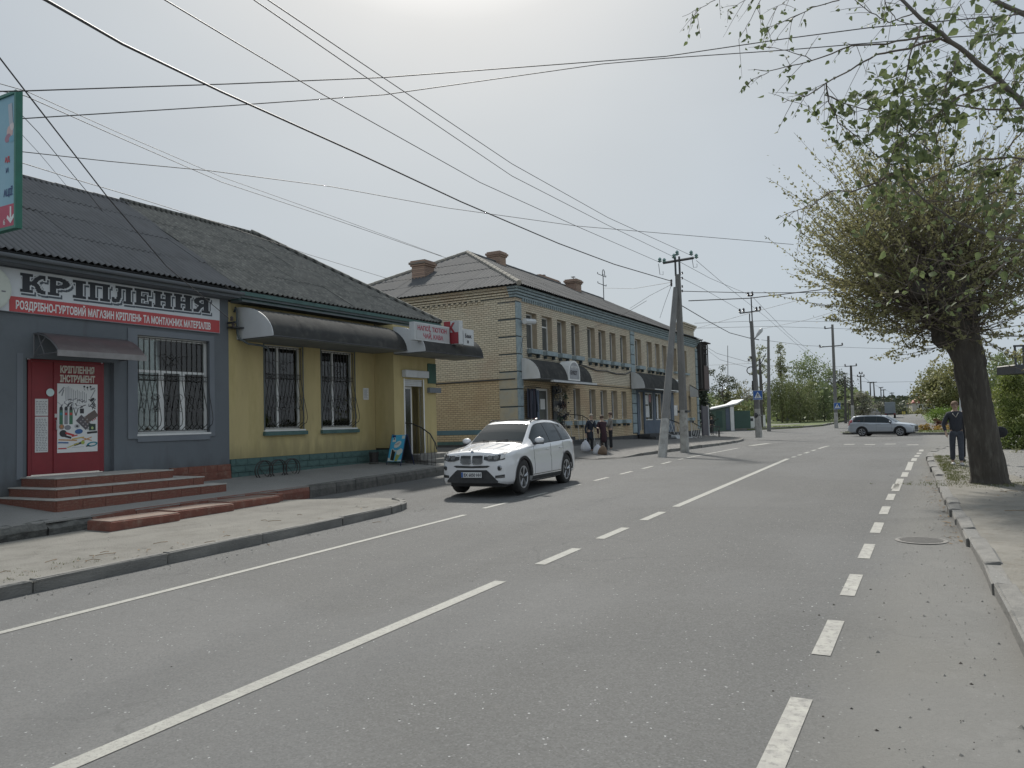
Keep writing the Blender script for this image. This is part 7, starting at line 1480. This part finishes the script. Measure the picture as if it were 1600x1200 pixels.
# --- the pollarded tree on the right
TB = polepos(1548, 755, .12); TD = (TB-Vector((0,0,CAMZ))).dot(CF)
tree_b = thing('pollarded_tree', 'big dark trunked street tree with a bushy pruned crown by the right kerb', 'tree')
tp = [(1547,762,60),(1547,752,52),(1543,730,49),(1538,700,45),(1532,665,42),(1525,626,41),(1520,600,42),(1514,570,43),(1506,541,46),(1500,515,55),(1487,490,64),(1477,468,76),(1469,446,80),(1466,425,66),(1468,408,34)]
P = [atZ(x,y,TD) for x,y,w in tp]; Rd = [w/2*TD/FPX for x,y,w in tp]
mb = MB(); nseg = 26; ring_pts = []
q = random.Random(9)
fine = []
for i in range(len(P)-1):
    for k in range(5): t = k/5; fine.append((P[i].lerp(P[i+1],t), lerp(Rd[i],Rd[i+1],t)))
fine.append((P[-1],Rd[-1]))
for i,(p,r_) in enumerate(fine):
    for j in range(nseg):
        a = 2*math.pi*j/nseg; burl = .0 if i < 35 else .10*math.sin(a*3+i*.4)
        rr3 = r_*(1+.05*math.sin(a*4+i*.05)+.04*math.sin(a*9+i*.11)+q.uniform(-.03,.03)+burl+(.10*abs(math.sin(a*2.5)) if i < 6 else 0))
        mb.v.append((p.x+rr3*math.cos(a), p.y+rr3*math.sin(a), p.z))
for i in range(len(fine)-1):
    for j in range(nseg): mb.f.append((i*nseg+j,i*nseg+(j+1)%nseg,(i+1)*nseg+(j+1)%nseg,(i+1)*nseg+j))
mb.f.append(tuple((len(fine)-1)*nseg+j for j in range(nseg))); mb.build('trunk', mbark, tree_b, smooth=True)
heads = [(1428,452),(1442,425),(1470,398),(1500,412),(1518,440),(1455,410),(1485,398),(1430,478),(1520,482),(1452,500),(1515,515),(1475,465)]
for i,(x,y) in enumerate(heads):
    o_ = atZ(1474,max(y,450)+12,TD); p = atZ(x,y,TD+q.uniform(-.55,.55)); MB().tube([o_, o_.lerp(p,.55)+Vector((q.uniform(-.1,.1),q.uniform(-.1,.1),0)), p, p+(p-o_).normalized()*.12], [.26,.2,.19,.10], 9).build('limb', mbark, tree_b, smooth=True)
LP, LD, tw = [], [], MB(); nshoot = 1500; upv = np.array([0,0,1.])
cr_, cu_, cf_ = np.array(CR), np.array([0,0,1.]), np.array(CF)
for s_ in range(nshoot):
    h_ = heads[nr.randint(len(heads))]; o_ = np.array(atZ(h_[0]+nr.normal(0,6), h_[1]+nr.normal(0,8), TD+nr.uniform(-.5,.5)))
    d = nr.normal(0,1,3); d /= np.linalg.norm(d)
    if d[2] < -.55: d[2] *= -.4; d /= np.linalg.norm(d)
    if d @ cf_ < -.55 and nr.rand() < .65: d = d-2*(d @ cf_)*cf_
    right = d @ cr_; L_ = nr.uniform(.45,1)**.7*(2.75+.5*max(0,-right)+.45*max(0,d[2])-1.0*max(0,-d[2]))*.88*(1.1 if nr.rand() < .12 else 1)
    L_ *= 1.0 if d[2] > -.2 else .85
    bend = nr.uniform(.15,.55); side = nr.normal(0,.12,3); pts = []
    for k in range(8):
        t = k/7; pts.append(o_+d*L_*t+upv*bend*L_*t*t*(.6 if d[2] > .6 else 1)-upv*.15*L_*t*(1-d[2])*.6+side*L_*t*t)
    if s_ < 1150: tw.tube([tuple(p) for p in pts], [.009*(1-k/8)+.0022 for k in range(8)], 3, cap=False)
    top_bare = d[2] > .75 and nr.rand() < .35
    nl = int(78*(L_/3)*(.35 if top_bare else 1)*(1.25 if d[2] < .3 else 1))
    ts = nr.beta(2.2 if not top_bare else 1.5, 1.2 if not top_bare else 2.2, nl)
    for t in ts:
        if t*L_ < .95 and nr.rand() < .88: continue
        k = min(6, int(t*7)); f = t*7-k; p = pts[k]*(1-f)+pts[k+1]*f; tg_ = pts[k+1]-pts[k]; tg_ /= np.linalg.norm(tg_)+1e-9; LP.append(p+nr.normal(0,.022,3)); LD.append(tg_*.7+nr.normal(0,.6,3)-upv*.15)
t_ = tw.build('shoots', mtwig, tree_b, fix=False); t_['kind'] = 'stuff'
c_ = link('crown', leaves_mesh('crown', LP, LD, .074, lf_big, asp=.55, jit=.4), tree_b); c_['kind'] = 'stuff'
# --- birch overhanging from the right
brc = thing('birch_tree', 'near birch whose leafy branches hang into the top right corner', 'tree')
bt = Vector((5.2,6.3,.0)); MB().tube([bt+Vector((0,0,-.2)),bt+Vector((-.05,.02,2)),bt+Vector((-.15,.05,4)),bt+Vector((-.3,.1,6.5))], [.2,.17,.14,.1], 12).build('trunk', mbirch, brc, smooth=True)
BR = [ # (points, distance, r0, r1)
 ([(1690,300),(1620,185),(1560,125),(1500,75),(1440,30),(1385,-25)],6.6,.034,.012),
 ([(1700,100),(1640,40),(1560,5),(1520,-20)],6.8,.03,.014),
 ([(1500,72),(1450,55),(1385,68),(1330,72),(1268,95),(1200,112),(1178,108)],6.4,.010,.002),
 ([(1268,93),(1230,80),(1190,72)],6.4,.004,.0015),([(1200,112),(1175,125),(1163,140)],6.4,.003,.0012),
 ([(1470,60),(1420,75),(1370,85),(1330,108),(1290,130),(1262,150),(1238,156),(1222,160)],6.2,.010,.002),
 ([(1290,130),(1295,160),(1310,190),(1340,215),(1365,240),(1400,262)],6.2,.006,.002),
 ([(1290,148),(1330,165),(1380,178),(1430,170)],6.3,.005,.003),
 ([(1430,20),(1390,35),(1360,20),(1330,-5)],6.8,.006,.003),([(1345,-20),(1310,0),(1270,12),(1235,30),(1200,42),(1196,52)],6.9,.006,.0015),
 ([(1380,-20),(1385,10),(1400,30),(1440,45)],6.8,.005,.003),([(1200,-25),(1185,5),(1168,40),(1154,62)],7,.004,.0015),([(1150,-20),(1118,0),(1090,14),(1066,26)],7,.004,.0015),
 ([(1200,-20),(1160,2),(1140,14),(1136,18)],7,.003,.0015),([(1260,-20),(1225,4),(1210,14)],7,.003,.0015),
 ([(1640,165),(1560,172),(1500,166),(1450,150),(1410,150)],6.7,.010,.003),([(1640,260),(1580,245),(1520,250),(1460,275),(1410,300),(1370,310)],6.4,.009,.003),
 ([(1410,262),(1370,285),(1330,300),(1300,298),(1272,318),(1248,328),(1238,331)],6.0,.009,.002),
 ([(1640,380),(1560,372),(1490,345),(1440,310),(1400,265)],6.1,.014,.005),([(1640,305),(1560,300),(1490,315),(1440,312)],6.3,.008,.004),
 ([(1470,250),(1430,215),(1400,190),(1350,150)],6.0,.006,.002),([(1560,130),(1500,150),(1450,190),(1400,230),(1370,290)],5.8,.009,.003),
 ([(1500,80),(1480,130),(1470,190),(1460,240)],5.9,.006,.003),([(1440,40),(1420,90),(1410,150),(1400,210),(1410,260)],5.8,.006,.003),
 ([(1600,200),(1570,240),(1540,290),(1560,340)],6.2,.006,.003),([(1640,60),(1590,90),(1560,140),(1590,200)],6.4,.006,.003),
 ([(1640,340),(1590,360),(1540,400),(1500,415),(1440,402)],5.9,.007,.002),([(1600,250),(1560,265),(1530,265),(1500,290)],6.1,.005,.002),([(1640,10),(1590,20),(1550,40),(1530,80)],6.4,.006,.003),([(1600,390),(1560,420),(1530,450),(1500,470)],5.8,.005,.002)]
big = []; twg = MB(); q = random.Random(21)
def add_leafs(p, d, n, sc_=1.):
    for _ in range(n): big.append((p+Vector((q.gauss(0,.012),q.gauss(0,.012),q.gauss(0,.012))), (d+Vector((q.gauss(0,.7),q.gauss(0,.7),q.gauss(-.35,.6)))).normalized(), .043*sc_*q.uniform(.5,1.4)))
for bi,(pp, dist, r0, r1) in enumerate(BR):
    pts = [atZ(x,y,dist+.25*math.sin(i*1.1+bi)) for i,(x,y) in enumerate(pp)]
    fin = [];
    for i in range(len(pts)-1):
        for k in range(4): fin.append(pts[i].lerp(pts[i+1],k/4)+Vector((q.uniform(-1,1),q.uniform(-1,1),q.uniform(-1,1)))*.006)
    fin.append(pts[-1]); mb = MB(); mb.tube(fin, [lerp(r0,r1,i/(len(fin)-1)) for i in range(len(fin))], 6); mb.build('branch', mbirch if r0 > .012 else mtwig, brc, smooth=True)
    thick = r0 > .02; L_ = sum((a-b).length for a,b in zip(fin, fin[1:]))
    cen = pp[len(pp)//2]; dense = 1. if (1330 < cen[0] and 60 < cen[1] < 330) else .55
    nsub = int(L_*(9 if not thick else 8)*(2.0 if dense == 1. else .85))
    for _ in range(nsub):
        i = q.randrange(len(fin)-1); p = fin[i].lerp(fin[i+1], q.random()); d0 = (fin[i+1]-fin[i]).normalized(); d = (d0*.8+Vector((q.gauss(0,.6),q.gauss(0,.6),q.gauss(-.25,.6)))).normalized(); l = q.uniform(.10,.36)
        sp_ = [p, p+d*l*.5+Vector((0,0,-.01)), p+d*l+Vector((0,0,-.035))]; twg.tube(sp_, [.0028,.0022,.0012], 3, cap=False)
        for _k in range(q.randrange(2,5)): add_leafs(sp_[0].lerp(sp_[2], q.uniform(.35,1)), d, 1, 1.15 if dense == 1. else .85)
    if not thick:
        for i in range(0, len(fin)-1, 2):
            if q.random() < .75: add_leafs(fin[i], (fin[i+1]-fin[i]).normalized(), 1, .9)
for _ in range(110):      # denser tuft in the middle of the hanging spray
    x, y = q.gauss(1425,44), q.gauss(170,40); p = atZ(x,y,q.uniform(5.2,6.4)); d = Vector((q.gauss(-.5,.5),q.gauss(0,.5),q.gauss(-.2,.5))).normalized(); twg.tube([p,p+d*.16], [.0025,.0012], 3, cap=False)
    for _k in range(3): add_leafs(p+d*q.uniform(.04,.16), d, 1, 1.25)
for _ in range(170):
    x, y = (q.uniform(1350,1600), q.uniform(240,480)) if _ < 60 else (q.gauss(1560,45), q.gauss(60,60)); p = atZ(x,y,q.uniform(4.6,6)); d = Vector((q.gauss(-.3,.5),q.gauss(0,.5),q.gauss(-.2,.5))).normalized(); twg.tube([p,p+d*.2], [.0022,.001], 3, cap=False)
    for _k in range(2): add_leafs(p+d*q.uniform(.04,.18), d, 1, 1.1)
o = twg.build('twigs', mtwig, brc, fix=False); o['kind'] = 'stuff'
lm = []
for k in range(5):          # leaf shapes: a pointed oval folded along its rib
    mb = MB(); q2_ = random.Random(k); f = q2_.uniform(.05,.22); cvt = q2_.uniform(-.15,.2)
    rib = [(0,0,0),(.28,0,.02+cvt*.1),(.62,0,.01+cvt*.35),(1,0,-.05+cvt)]
    sd1 = [(.08,.16,f*.4),(.30,.36,f),(.66,.22,f*.6+cvt*.4)]; mb.v = rib+sd1+[(x,-y,z) for x,y,z in sd1]
    mb.f = [(0,1,5,4),(1,2,6,5),(2,3,6),(0,7,8,1),(1,8,9,2),(2,9,3)]; lm.append(mb.mesh('leaf', lf_birch, True))
cam_p = Vector((0,0,CAMZ)); big.sort(key=lambda t: (t[0]-cam_p).length/t[2])
big = [b for b in big if True]
for p, d, s_ in big[:300]:
    o = link('leaf', lm[q.randrange(5)], brc, p); o.rotation_mode = 'QUATERNION'; o.rotation_quaternion = d.to_track_quat('X','Z') @ Matrix.Rotation(q.uniform(0,6.28),3,'X').to_quaternion(); o.scale = (s_*1.25,s_*1.25,s_*1.25)
lp_v, lp_f = [], []
for p, d, s_ in big[300:]:
    m4 = (d.to_track_quat('X','Z') @ Matrix.Rotation(q.uniform(0,6.28),3,'X').to_quaternion()).to_matrix(); me = lm[q.randrange(5)]; k = len(lp_v)
    for v in me.vertices: lp_v.append(tuple(p+(m4 @ (v.co*s_*1.2))))
    for f in me.polygons: lp_f.append(tuple(k+i for i in f.vertices))
mb = MB(); mb.v, mb.f = lp_v, lp_f; o = mb.build('small_leaves', lf_birch, brc, fix=False, smooth=True); o['kind'] = 'stuff'
# --- trees farther away
PAL = {
 'birch': leafmat('far_birch_leaf', (.195,.215,.117), (.325,.338,.208), None, .5, .3), 'green': leafmat('far_green_leaf', (.136,.176,.080), (.256,.304,.144), None, .35, .3),
 'willow': leafmat('willow_leaf', (.150,.173,.075), (.247,.262,.128), (.195,.217,.098), .25, .3), 'dark': leafmat('dark_leaf', (.058,.072,.046), (.130,.143,.091), None, .5, .25),
 'blossom': leafmat('blossom', (.32,.31,.26), (.16,.17,.10), None, .8, .3), 'spruce': leafmat('spruce_needles', (.018,.028,.018), (.04,.055,.035), None, .6, .15),
 'yellow': leafmat('golden_shrub', (.30,.24,.045), (.20,.19,.045), (.33,.20,.05), .7, .3), 'red': leafmat('barberry_shrub', (.12,.05,.035), (.08,.04,.03), None, .8, .3), 'hedge': leafmat('hedge_leaf', (.117,.195,.033), (.195,.273,.052), None, .8, .3),
 'olive': leafmat('olive_leaf', (.176,.192,.080), (.320,.312,.144), (.240,.240,.104), .35, .3), 'shrub': leafmat('near_shrub_leaf', (.114,.162,.038), (.285,.314,.085), (.190,.228,.067), 1.5, .35)}
def tree(name, lbl, px, yb, yt, hw, dist, pal, n=2200, ls=.26, shape='round', trunk=.25, group=None, trunkm=None, droop=0, cb=None, cat='tree', dep=1.0, seed=None):
    rs = np.random.RandomState(seed if seed is not None else int(px*7+yt)); b = atZ(px,yb,dist); b.z = min(b.z, HL(b.x,b.y)+.15); t = atZ(px,yt,dist); H = t.z-b.z; r_ = hw*dist/FPX
    root = thing(name, lbl, cat, tuple(b), 0, group); cb_ = trunk if cb is None else cb
    if trunk > 0:
        tr = MB(); hh = H*(.9 if shape == 'cone' else .7); tr.tube([(0,0,-.3),(.05*r_,0,hh*.4),(-.03*r_,.02,hh*.75),(0,0,hh)], [.045*H**.9*.55,.03*H*.5,.018*H*.5,.02], 8); tr.build('trunk', trunkm or mtwig, root, smooth=True)
        lb = MB()
        for k in range(9):
            a = k*2.4; z0 = H*lerp(cb_*.9,.7,k/9); l = r_*rs.uniform(.6,.95); lb.tube([(0,0,z0),(l*.5*math.cos(a),l*.5*math.sin(a),z0+l*.35),(l*math.cos(a),l*math.sin(a),z0+l*(.55 if droop == 0 else .1))], [.016*H*.5,.01*H*.5,.012], 5)
        o = lb.build('limbs', trunkm or mtwig, root, smooth=True)
    nc = max(14, n//55); C = []; z0 = H*cb_
    while len(C) < nc:
        v = rs.uniform(-1,1,3)
        if shape == 'round':
            if np.linalg.norm(v) > 1: continue
            if np.linalg.norm(v) < .35 and rs.rand() < .6: continue
            C.append((v[0]*r_, v[1]*r_*dep, z0+(H-z0)*(v[2]*.5+.5)))
        elif shape == 'cone':
            z = rs.rand(); rad = (1-z)**.8*(1 if z > .12 else z/.12*.5+.5); a = rs.rand()*6.28; q_ = rs.rand()**.5*rad*r_; C.append((q_*math.cos(a), q_*math.sin(a)*dep, z0+(H-z0)*z))
        elif shape == 'column':
            z = rs.rand(); rad = min(1, 1.5*math.sin(math.pi*min(.97,z*.85+.12))); a = rs.rand()*6.28; q_ = rs.rand()**.5*rad*r_; C.append((q_*math.cos(a), q_*math.sin(a)*dep, z0+(H-z0)*z))
        elif shape == 'box': C.append((v[0]*r_, v[1]*r_*dep, z0+(H-z0)*(v[2]*.5+.5)))
        elif shape == 'dome':
            if v[0]**2+v[1]**2+max(0,v[2])**2 > 1: continue
            C.append((v[0]*r_, v[1]*r_*dep, z0+(H-z0)*max(0,v[2])))
    C = np.array(C); cs = r_*rs.uniform(.10,.24,nc); m_ = n//nc; P_ = np.repeat(C, m_, 0)+rs.normal(0,1,(nc*m_,3))*np.repeat(cs, m_)[:,None]*np.array([1,1,.75 if not droop else 1.5]); P_[:,2] = np.maximum(P_[:,2], .02)
    if droop: P_[:,2] = np.maximum(.3, P_[:,2]-droop*rs.rand(len(P_))*H*.25)
    D_ = rs.normal(0,1,(len(P_),3)); D_[:,2] -= .3+droop*2; nst = np.random.get_state(); np.random.seed(rs.randint(9999)); me = leaves_mesh('crown', P_, D_, ls, PAL[pal], asp=.62 if not droop else .3, jit=.2); np.random.set_state(nst); link('crown', me, root); return root
tree('birch_tree', 'slender pale birch just right of the corner power pole', 1193, 655, 541, 15, 111, 'birch', 1500, .26, 'column', .25)
tree('birch_tree', 'tallest pointed pale birch above the willow mass', 1224, 655, 535, 14, 114, 'birch', 1700, .27, 'cone', .3)
tree('broadleaf_tree', 'large rounded green tree right of the tall birch', 1270, 655, 552, 29, 112, 'green', 3600, .30, 'round', .18)
tree('broadleaf_tree', 'darker green tree behind the junction pole with the offset arms', 1311, 655, 576, 22, 115, 'dark', 2400, .28, 'round', .2)
tree('willow_tree', 'weeping willow left of the far junction trees', 1222, 657, 588, 26, 107, 'willow', 3600, .34, 'round', .12, droop=.6)
tree('willow_tree', 'widest weeping willow in the middle of the far trees', 1250, 658, 582, 32, 105.5, 'willow', 4400, .34, 'round', .1, droop=.6)
tree('willow_tree', 'low weeping willow next to the small crossing sign', 1288, 657, 598, 20, 107.5, 'green', 2600, .30, 'round', .1, droop=.5)
tree('apple_tree', 'open crowned dark tree above the green kiosk roof', 1131, 655, 568, 24, 114, 'dark', 1300, .30, 'round', .35)
tree('apple_tree', 'pale blossoming tree between the kiosk and the corner pole', 1162, 655, 592, 20, 119, 'blossom', 1400, .26, 'round', .2)
tree('bushy_tree', 'olive green bushy tree right behind the green kiosk', 1146, 657, 604, 24, 116, 'olive', 2400, .28, 'round', .1)
tree('spruce_tree', 'dark spruce beside the timber balcony end of the brick building', 1100, 668, 596, 17, 84, 'spruce', 2600, .26, 'cone', .02)
tree('bushy_tree', 'low dark bush behind the plum metal gate', 1112, 660, 625, 16, 88, 'dark', 1200, .24, 'dome', .0)
tree('blossom_tree', 'white blossoming tree behind the roof of the silver SUV', 1348, 652, 612, 17, 104, 'blossom', 1900, .28, 'round', .15)
tree('blossom_tree', 'grey white blossoming bush left of the distant lorry', 1369, 650, 622, 15, 125, 'blossom', 1500, .32, 'dome', .0)
tree('bushy_tree', 'dark green bush between the wide-armed pole and the blossom trees', 1334, 655, 604, 13, 129, 'green', 1500, .28, 'round', .1)
tree('bushy_tree', 'distant dark bush behind the lorry', 1400, 648, 628, 16, 170, 'dark', 1200, .42, 'dome', 0)
tree('bushy_tree', 'distant pale bush right of the lorry beside the yellow square sign', 1425, 646, 626, 16, 175, 'olive', 1200, .42, 'dome', 0)
tree('broadleaf_tree', 'olive green tree behind the walking women left of the trunk', 1462, 655, 572, 30, 96, 'olive', 4200, .32, 'round', .08)
tree('broadleaf_tree', 'large olive tree behind the big trunk on the right', 1500, 660, 556, 40, 92, 'olive', 5200, .34, 'round', .1)
tree('broadleaf_tree', 'green tree seen through the gap right of the big trunk', 1575, 660, 545, 40, 88, 'green', 4200, .34, 'round', .1)
tree('broadleaf_tree', 'tall green tree at the right edge beyond the path', 1650, 660, 520, 52, 80, 'olive', 4000, .36, 'round', .1)
tree('hedge', 'clipped bright green hedge block behind the walking women', 1478, 660, 640, 22, 84, 'hedge', 3200, .17, 'box', 0, cat='hedge', dep=.5)
tree('shrub', 'rusty red barberry shrub left of the walking women', 1470, 668, 651, 11, 76, 'red', 1200, .16, 'dome', 0, cat='shrub')
for x,hw,l in ((1447,11,'golden shrub at the front of the silver SUV'),(1466,12,'golden orange shrub in the middle of the island bed'),(1486,11,'golden shrub directly behind the woman in navy'),(1556,12,'golden shrub just right of the big trunk'),(1580,13,'low golden shrub between the trunk and the near bush')): tree('shrub', l, x, 675, 660, hw, 70, 'yellow', 1100, .15, 'dome', 0, cat='shrub', group='golden shrubs on the traffic island')
tree('shrub', 'large leafy olive bush at the right edge behind the path', 1590, 712, 582, 33, 27, 'shrub', 9500, .095, 'column', .0, cat='shrub', dep=.9)
tree('shrub', 'thin sprawling twiggy bush at the foot of the large right edge bush', 1592, 724, 694, 16, 24.5, 'olive', 700, .06, 'dome', .0, cat='shrub')
# hill line and distant wood
hp = MB(); k = 0; A, B_, C_ = [], [], []
for i in range(61):
    x = lerp(-420,420,i/60); A.append((x,330,1.0)); B_.append((x,470,7.3+1.2*math.sin(i*.35)+.6*math.sin(i*.9))); C_.append((x,760,13.2+.8*math.sin(i*.5)))
hp.ribbon(A,B_); hp.ribbon(B_,C_); h_ = hp.build('hill', mat('hill_field', (.065,.075,.04), (.09,.095,.055), scale=.02, rough=.95, c3=(.04,.05,.03), s3=.05), None, fix=False); h_['kind'] = 'structure'
rs = np.random.RandomState(5); n_ = 26000; X = rs.uniform(-400,300,n_); Y = rs.uniform(300,560,n_); Zg = np.interp(Y,[330,470,760],[1,7.3,13.2]); Hh = rs.uniform(0,1,n_)**.6*(3.2+1.5*np.sin(X*.05)+1.2*np.sin(X*.17+Y*.05))
me = leaves_mesh('distant_wood', np.stack([X,Y,Zg+np.maximum(0,Hh)],1), rs.normal(0,1,(n_,3)), 2.2, leafmat('distant_wood_leaf', (.045,.06,.032), (.085,.095,.055), None, .03, .1), asp=.9, jit=.1); o = link('distant_wood', me); o['kind'] = 'stuff'
n_ = 9000; X = rs.uniform(-70,-9,n_); Y = rs.uniform(112,150,n_); me = leaves_mesh('distant_wood', np.stack([X,Y,1.3+rs.uniform(0,1,n_)*(4+1.5*np.sin(X*.3))],1), rs.normal(0,1,(n_,3)), .7, PAL['green'], asp=.8, jit=.1); o = link('distant_wood', me); o['kind'] = 'stuff'
n_ = 9000; X = rs.uniform(6,70,n_); Y = rs.uniform(108,150,n_); me = leaves_mesh('distant_wood', np.stack([X,Y,1.2+rs.uniform(0,1,n_)*(5+1.5*np.sin(X*.3))],1), rs.normal(0,1,(n_,3)), .7, PAL['olive'], asp=.8, jit=.1); o = link('distant_wood', me); o['kind'] = 'stuff'
# ---------------------------------------------------------------- small far things
def ff(px, py, dist): p = atZ(px,py,dist); p.z = HL(p.x,p.y)+.1; return p
mkg = mat('kiosk_green', (.095,.15,.115), (.08,.125,.10), scale=1, rough=.7); mkg2 = mat('kiosk_dark_green', (.05,.10,.08), (.045,.085,.07), scale=1, rough=.7)
kp = ff(1097,662,86); kq = ff(1147,661,86); kk = thing('kiosk', 'low green kiosk with a pale slanting roof edge beyond the junction', 'kiosk', tuple(kp), 0); d_ = kq-kp; W_ = math.hypot(d_.x,d_.y); kk.rotation_euler = (0,0,math.atan2(d_.y,d_.x)); 
MB().prism([(0,-.2),(W_,-.2),(W_,2.75),(0,2.0)], lambda a,b,t: (a,t,b), 0, 4).build('wall', mkg, kk); MB().prism([(-.2,2.05),(W_+.3,2.8),(W_+1.1,3.25),(W_+1.1,3.38),(W_+.3,2.95),(-.2,2.2)], lambda a,b,t: (a,t,b), -.3, 4.2).build('roof', mwhited, kk)
MB().box(W_-.9,W_-.45,-.05,.0,0,2.4).build('blue_column', mblueg, kk); MB().box(W_-.4,W_+.0,-.1,.02,-.1,2.6).build('white_column', mwhite, kk); MB().box(W_*.45,W_-1.3,-.03,.0,.3,2.1).build('panel', mkg2, kk)
MB().box(W_+.1,W_+1.9,.2,.3,-.1,2.1).build('side_fence', mkg2, kk)
cp = ff(1176,656,87); cbn = thing('cabinet', 'white electrical cabinet with a dark square window near the green kiosk', 'cabinet', tuple(cp), R(25)); MB().box(-.42,.42,-.3,.3,0,1.35,.02).build('casing', mwhite, cbn); MB().box(-.3,-.02,-.315,-.305,.85,1.15).build('window', mdkm, cbn)
cp = ff(1192.5,656,88); pil = thing('gate_pillar', 'short white gate pillar right of the electrical cabinet', 'pillar', tuple(cp), R(25)); MB().box(-.2,.2,-.2,.2,0,1.4,.02).build('shaft', mwhite, pil); MB().box(-.24,.24,-.24,.24,1.402,1.47).build('cap', mwhite, pil)
# low railing and post near the metal gate
ra = ff(1097,668,72); rb_ = ff(1124,667,72); rl_ = thing('low_railing', 'low dark pipe railing near the plum metal gate', 'railing'); MB().tube([ra+Vector((0,0,.75)), rb_+Vector((0,0,.75))], .035, 5).build('top_rail', mdkm, rl_)
for i in range(6): p = ra.lerp(rb_, i/5); MB().tube([p, p+Vector((0,0,.76))], .03, 5).build('rail_post', mdkm, rl_)
pp_ = ff(1123.5,677,60); bo_ = thing('bollard', 'single thin black post at the pavement edge before the low railing', 'post', tuple(pp_)); MB().tube([(0,0,0),(0,0,.5)], .06, 8).build('shaft', mblk, bo_)
# concrete fence behind the willows, one panel after another
fn = thing('concrete_fence', 'long grey concrete panel fence behind the willows', 'fence'); a, b = ff(1208,656,118), ff(1330,652,124); nP = 14; mfe = mat('fence_concrete', (.20,.20,.195), (.16,.16,.155), scale=1.5, rough=.95)
for i in range(nP):
    p, p2 = a.lerp(b,i/nP), a.lerp(b,(i+1)/nP); d = p2-p; o = MB().box(.06,math.hypot(d.x,d.y)-.06,-.04,.04,0,1.9).build('panel', mfe, fn); o.location = p; o.rotation_euler = (0,0,math.atan2(d.y,d.x)); MB().box(p.x-.08,p.x+.08,p.y-.08,p.y+.08,p.z-.1,p.z+2.0).build('post', mfe, fn)
# sheds and houses
def house(lbl, px, py, dist, w_, d_, h_, rh, wm, rm, rz=0, windows=2):
    p = ff(px,py,dist); r_ = thing('house', lbl, 'house', tuple(p), rz); MB().box(-w_/2,w_/2,0,d_,-.5,h_).build('wall', wm, r_)
    MB().prism([(-w_/2-.3,h_),(w_/2+.3,h_),(0,h_+rh)], lambda a,b,t: (a,t,b), -.3, d_+.3).build('roof', rm, r_)
    for i in range(windows): x = lerp(-w_/2,w_/2,(i+1)/(windows+1)); wn = MB().box(x-.5,x+.5,-.05,-.005,1.0,2.2).build('window', mwhite, r_); MB().box(x-.42,x+.42,-.065,-.052,1.08,2.12).build('pane', mglass, wn)
    return r_
mrosy = mat('rosy_roof', (.33,.13,.11), (.26,.10,.09), scale=1); mpale = mat('pale_wall', (.42,.40,.35), (.36,.34,.3), scale=1)
house('small distant house with a rosy roof right of the far road', 1445, 640, 210, 6, 6, 2.6, 2.2, mpale, mrosy, R(10)); house('distant pale low house left of the rosy roofed house', 1428, 641, 230, 7, 6, 2.2, 1.6, mpale, mslate2, R(-8)); house('shed with a pale wavy roof edge beside the far junction pole', 1309, 656, 126, 4.6, 3, 2.4, 1.1, mfe, mpale, R(20), 1)
yp = ff(1412,643,130); ysn = thing('square_sign', 'small yellow square sign beyond the crossing on the far road', 'road sign', tuple(yp)); MB().tube([(0,0,0),(0,0,.9)], .04, 5).build('post', mdpole, ysn); MB().box(-.25,.25,-.03,.0,.25,.75).build('plate', pmat('sign_yellow', (.5,.42,.1), .6), ysn)
# dark railed platform at the right edge behind the trunk
dp_ = atZ(1600,575,26); dpt = thing('railed_platform', 'dark metal platform with railings poking in at the right edge behind the trunk', 'platform', tuple(dp_), R(28)); MB().box(-.62,1.6,-.5,.5,-.20,.10,.03).build('deck', mdkm, dpt)
for x in (-.58,-.3,.0,.35,.8): MB().box(x,x+.05,-.48,-.43,.1,.72).build('post', mdkm, dpt)
MB().box(-.6,1.6,-.49,-.44,.68,.74).build('rail', mdkm, dpt); MB().tube([(-.2,-.46,.1),(.35,-.46,.68)], .03, 5).build('brace', mdkm, dpt); MB().box(.9,1.1,-.1,.1,-3.2,-.12).build('column', mdkm, dpt)

for o_ in list(bpy.data.objects):
    if o_.name.startswith('print'): o_['kind'] = 'stuff'
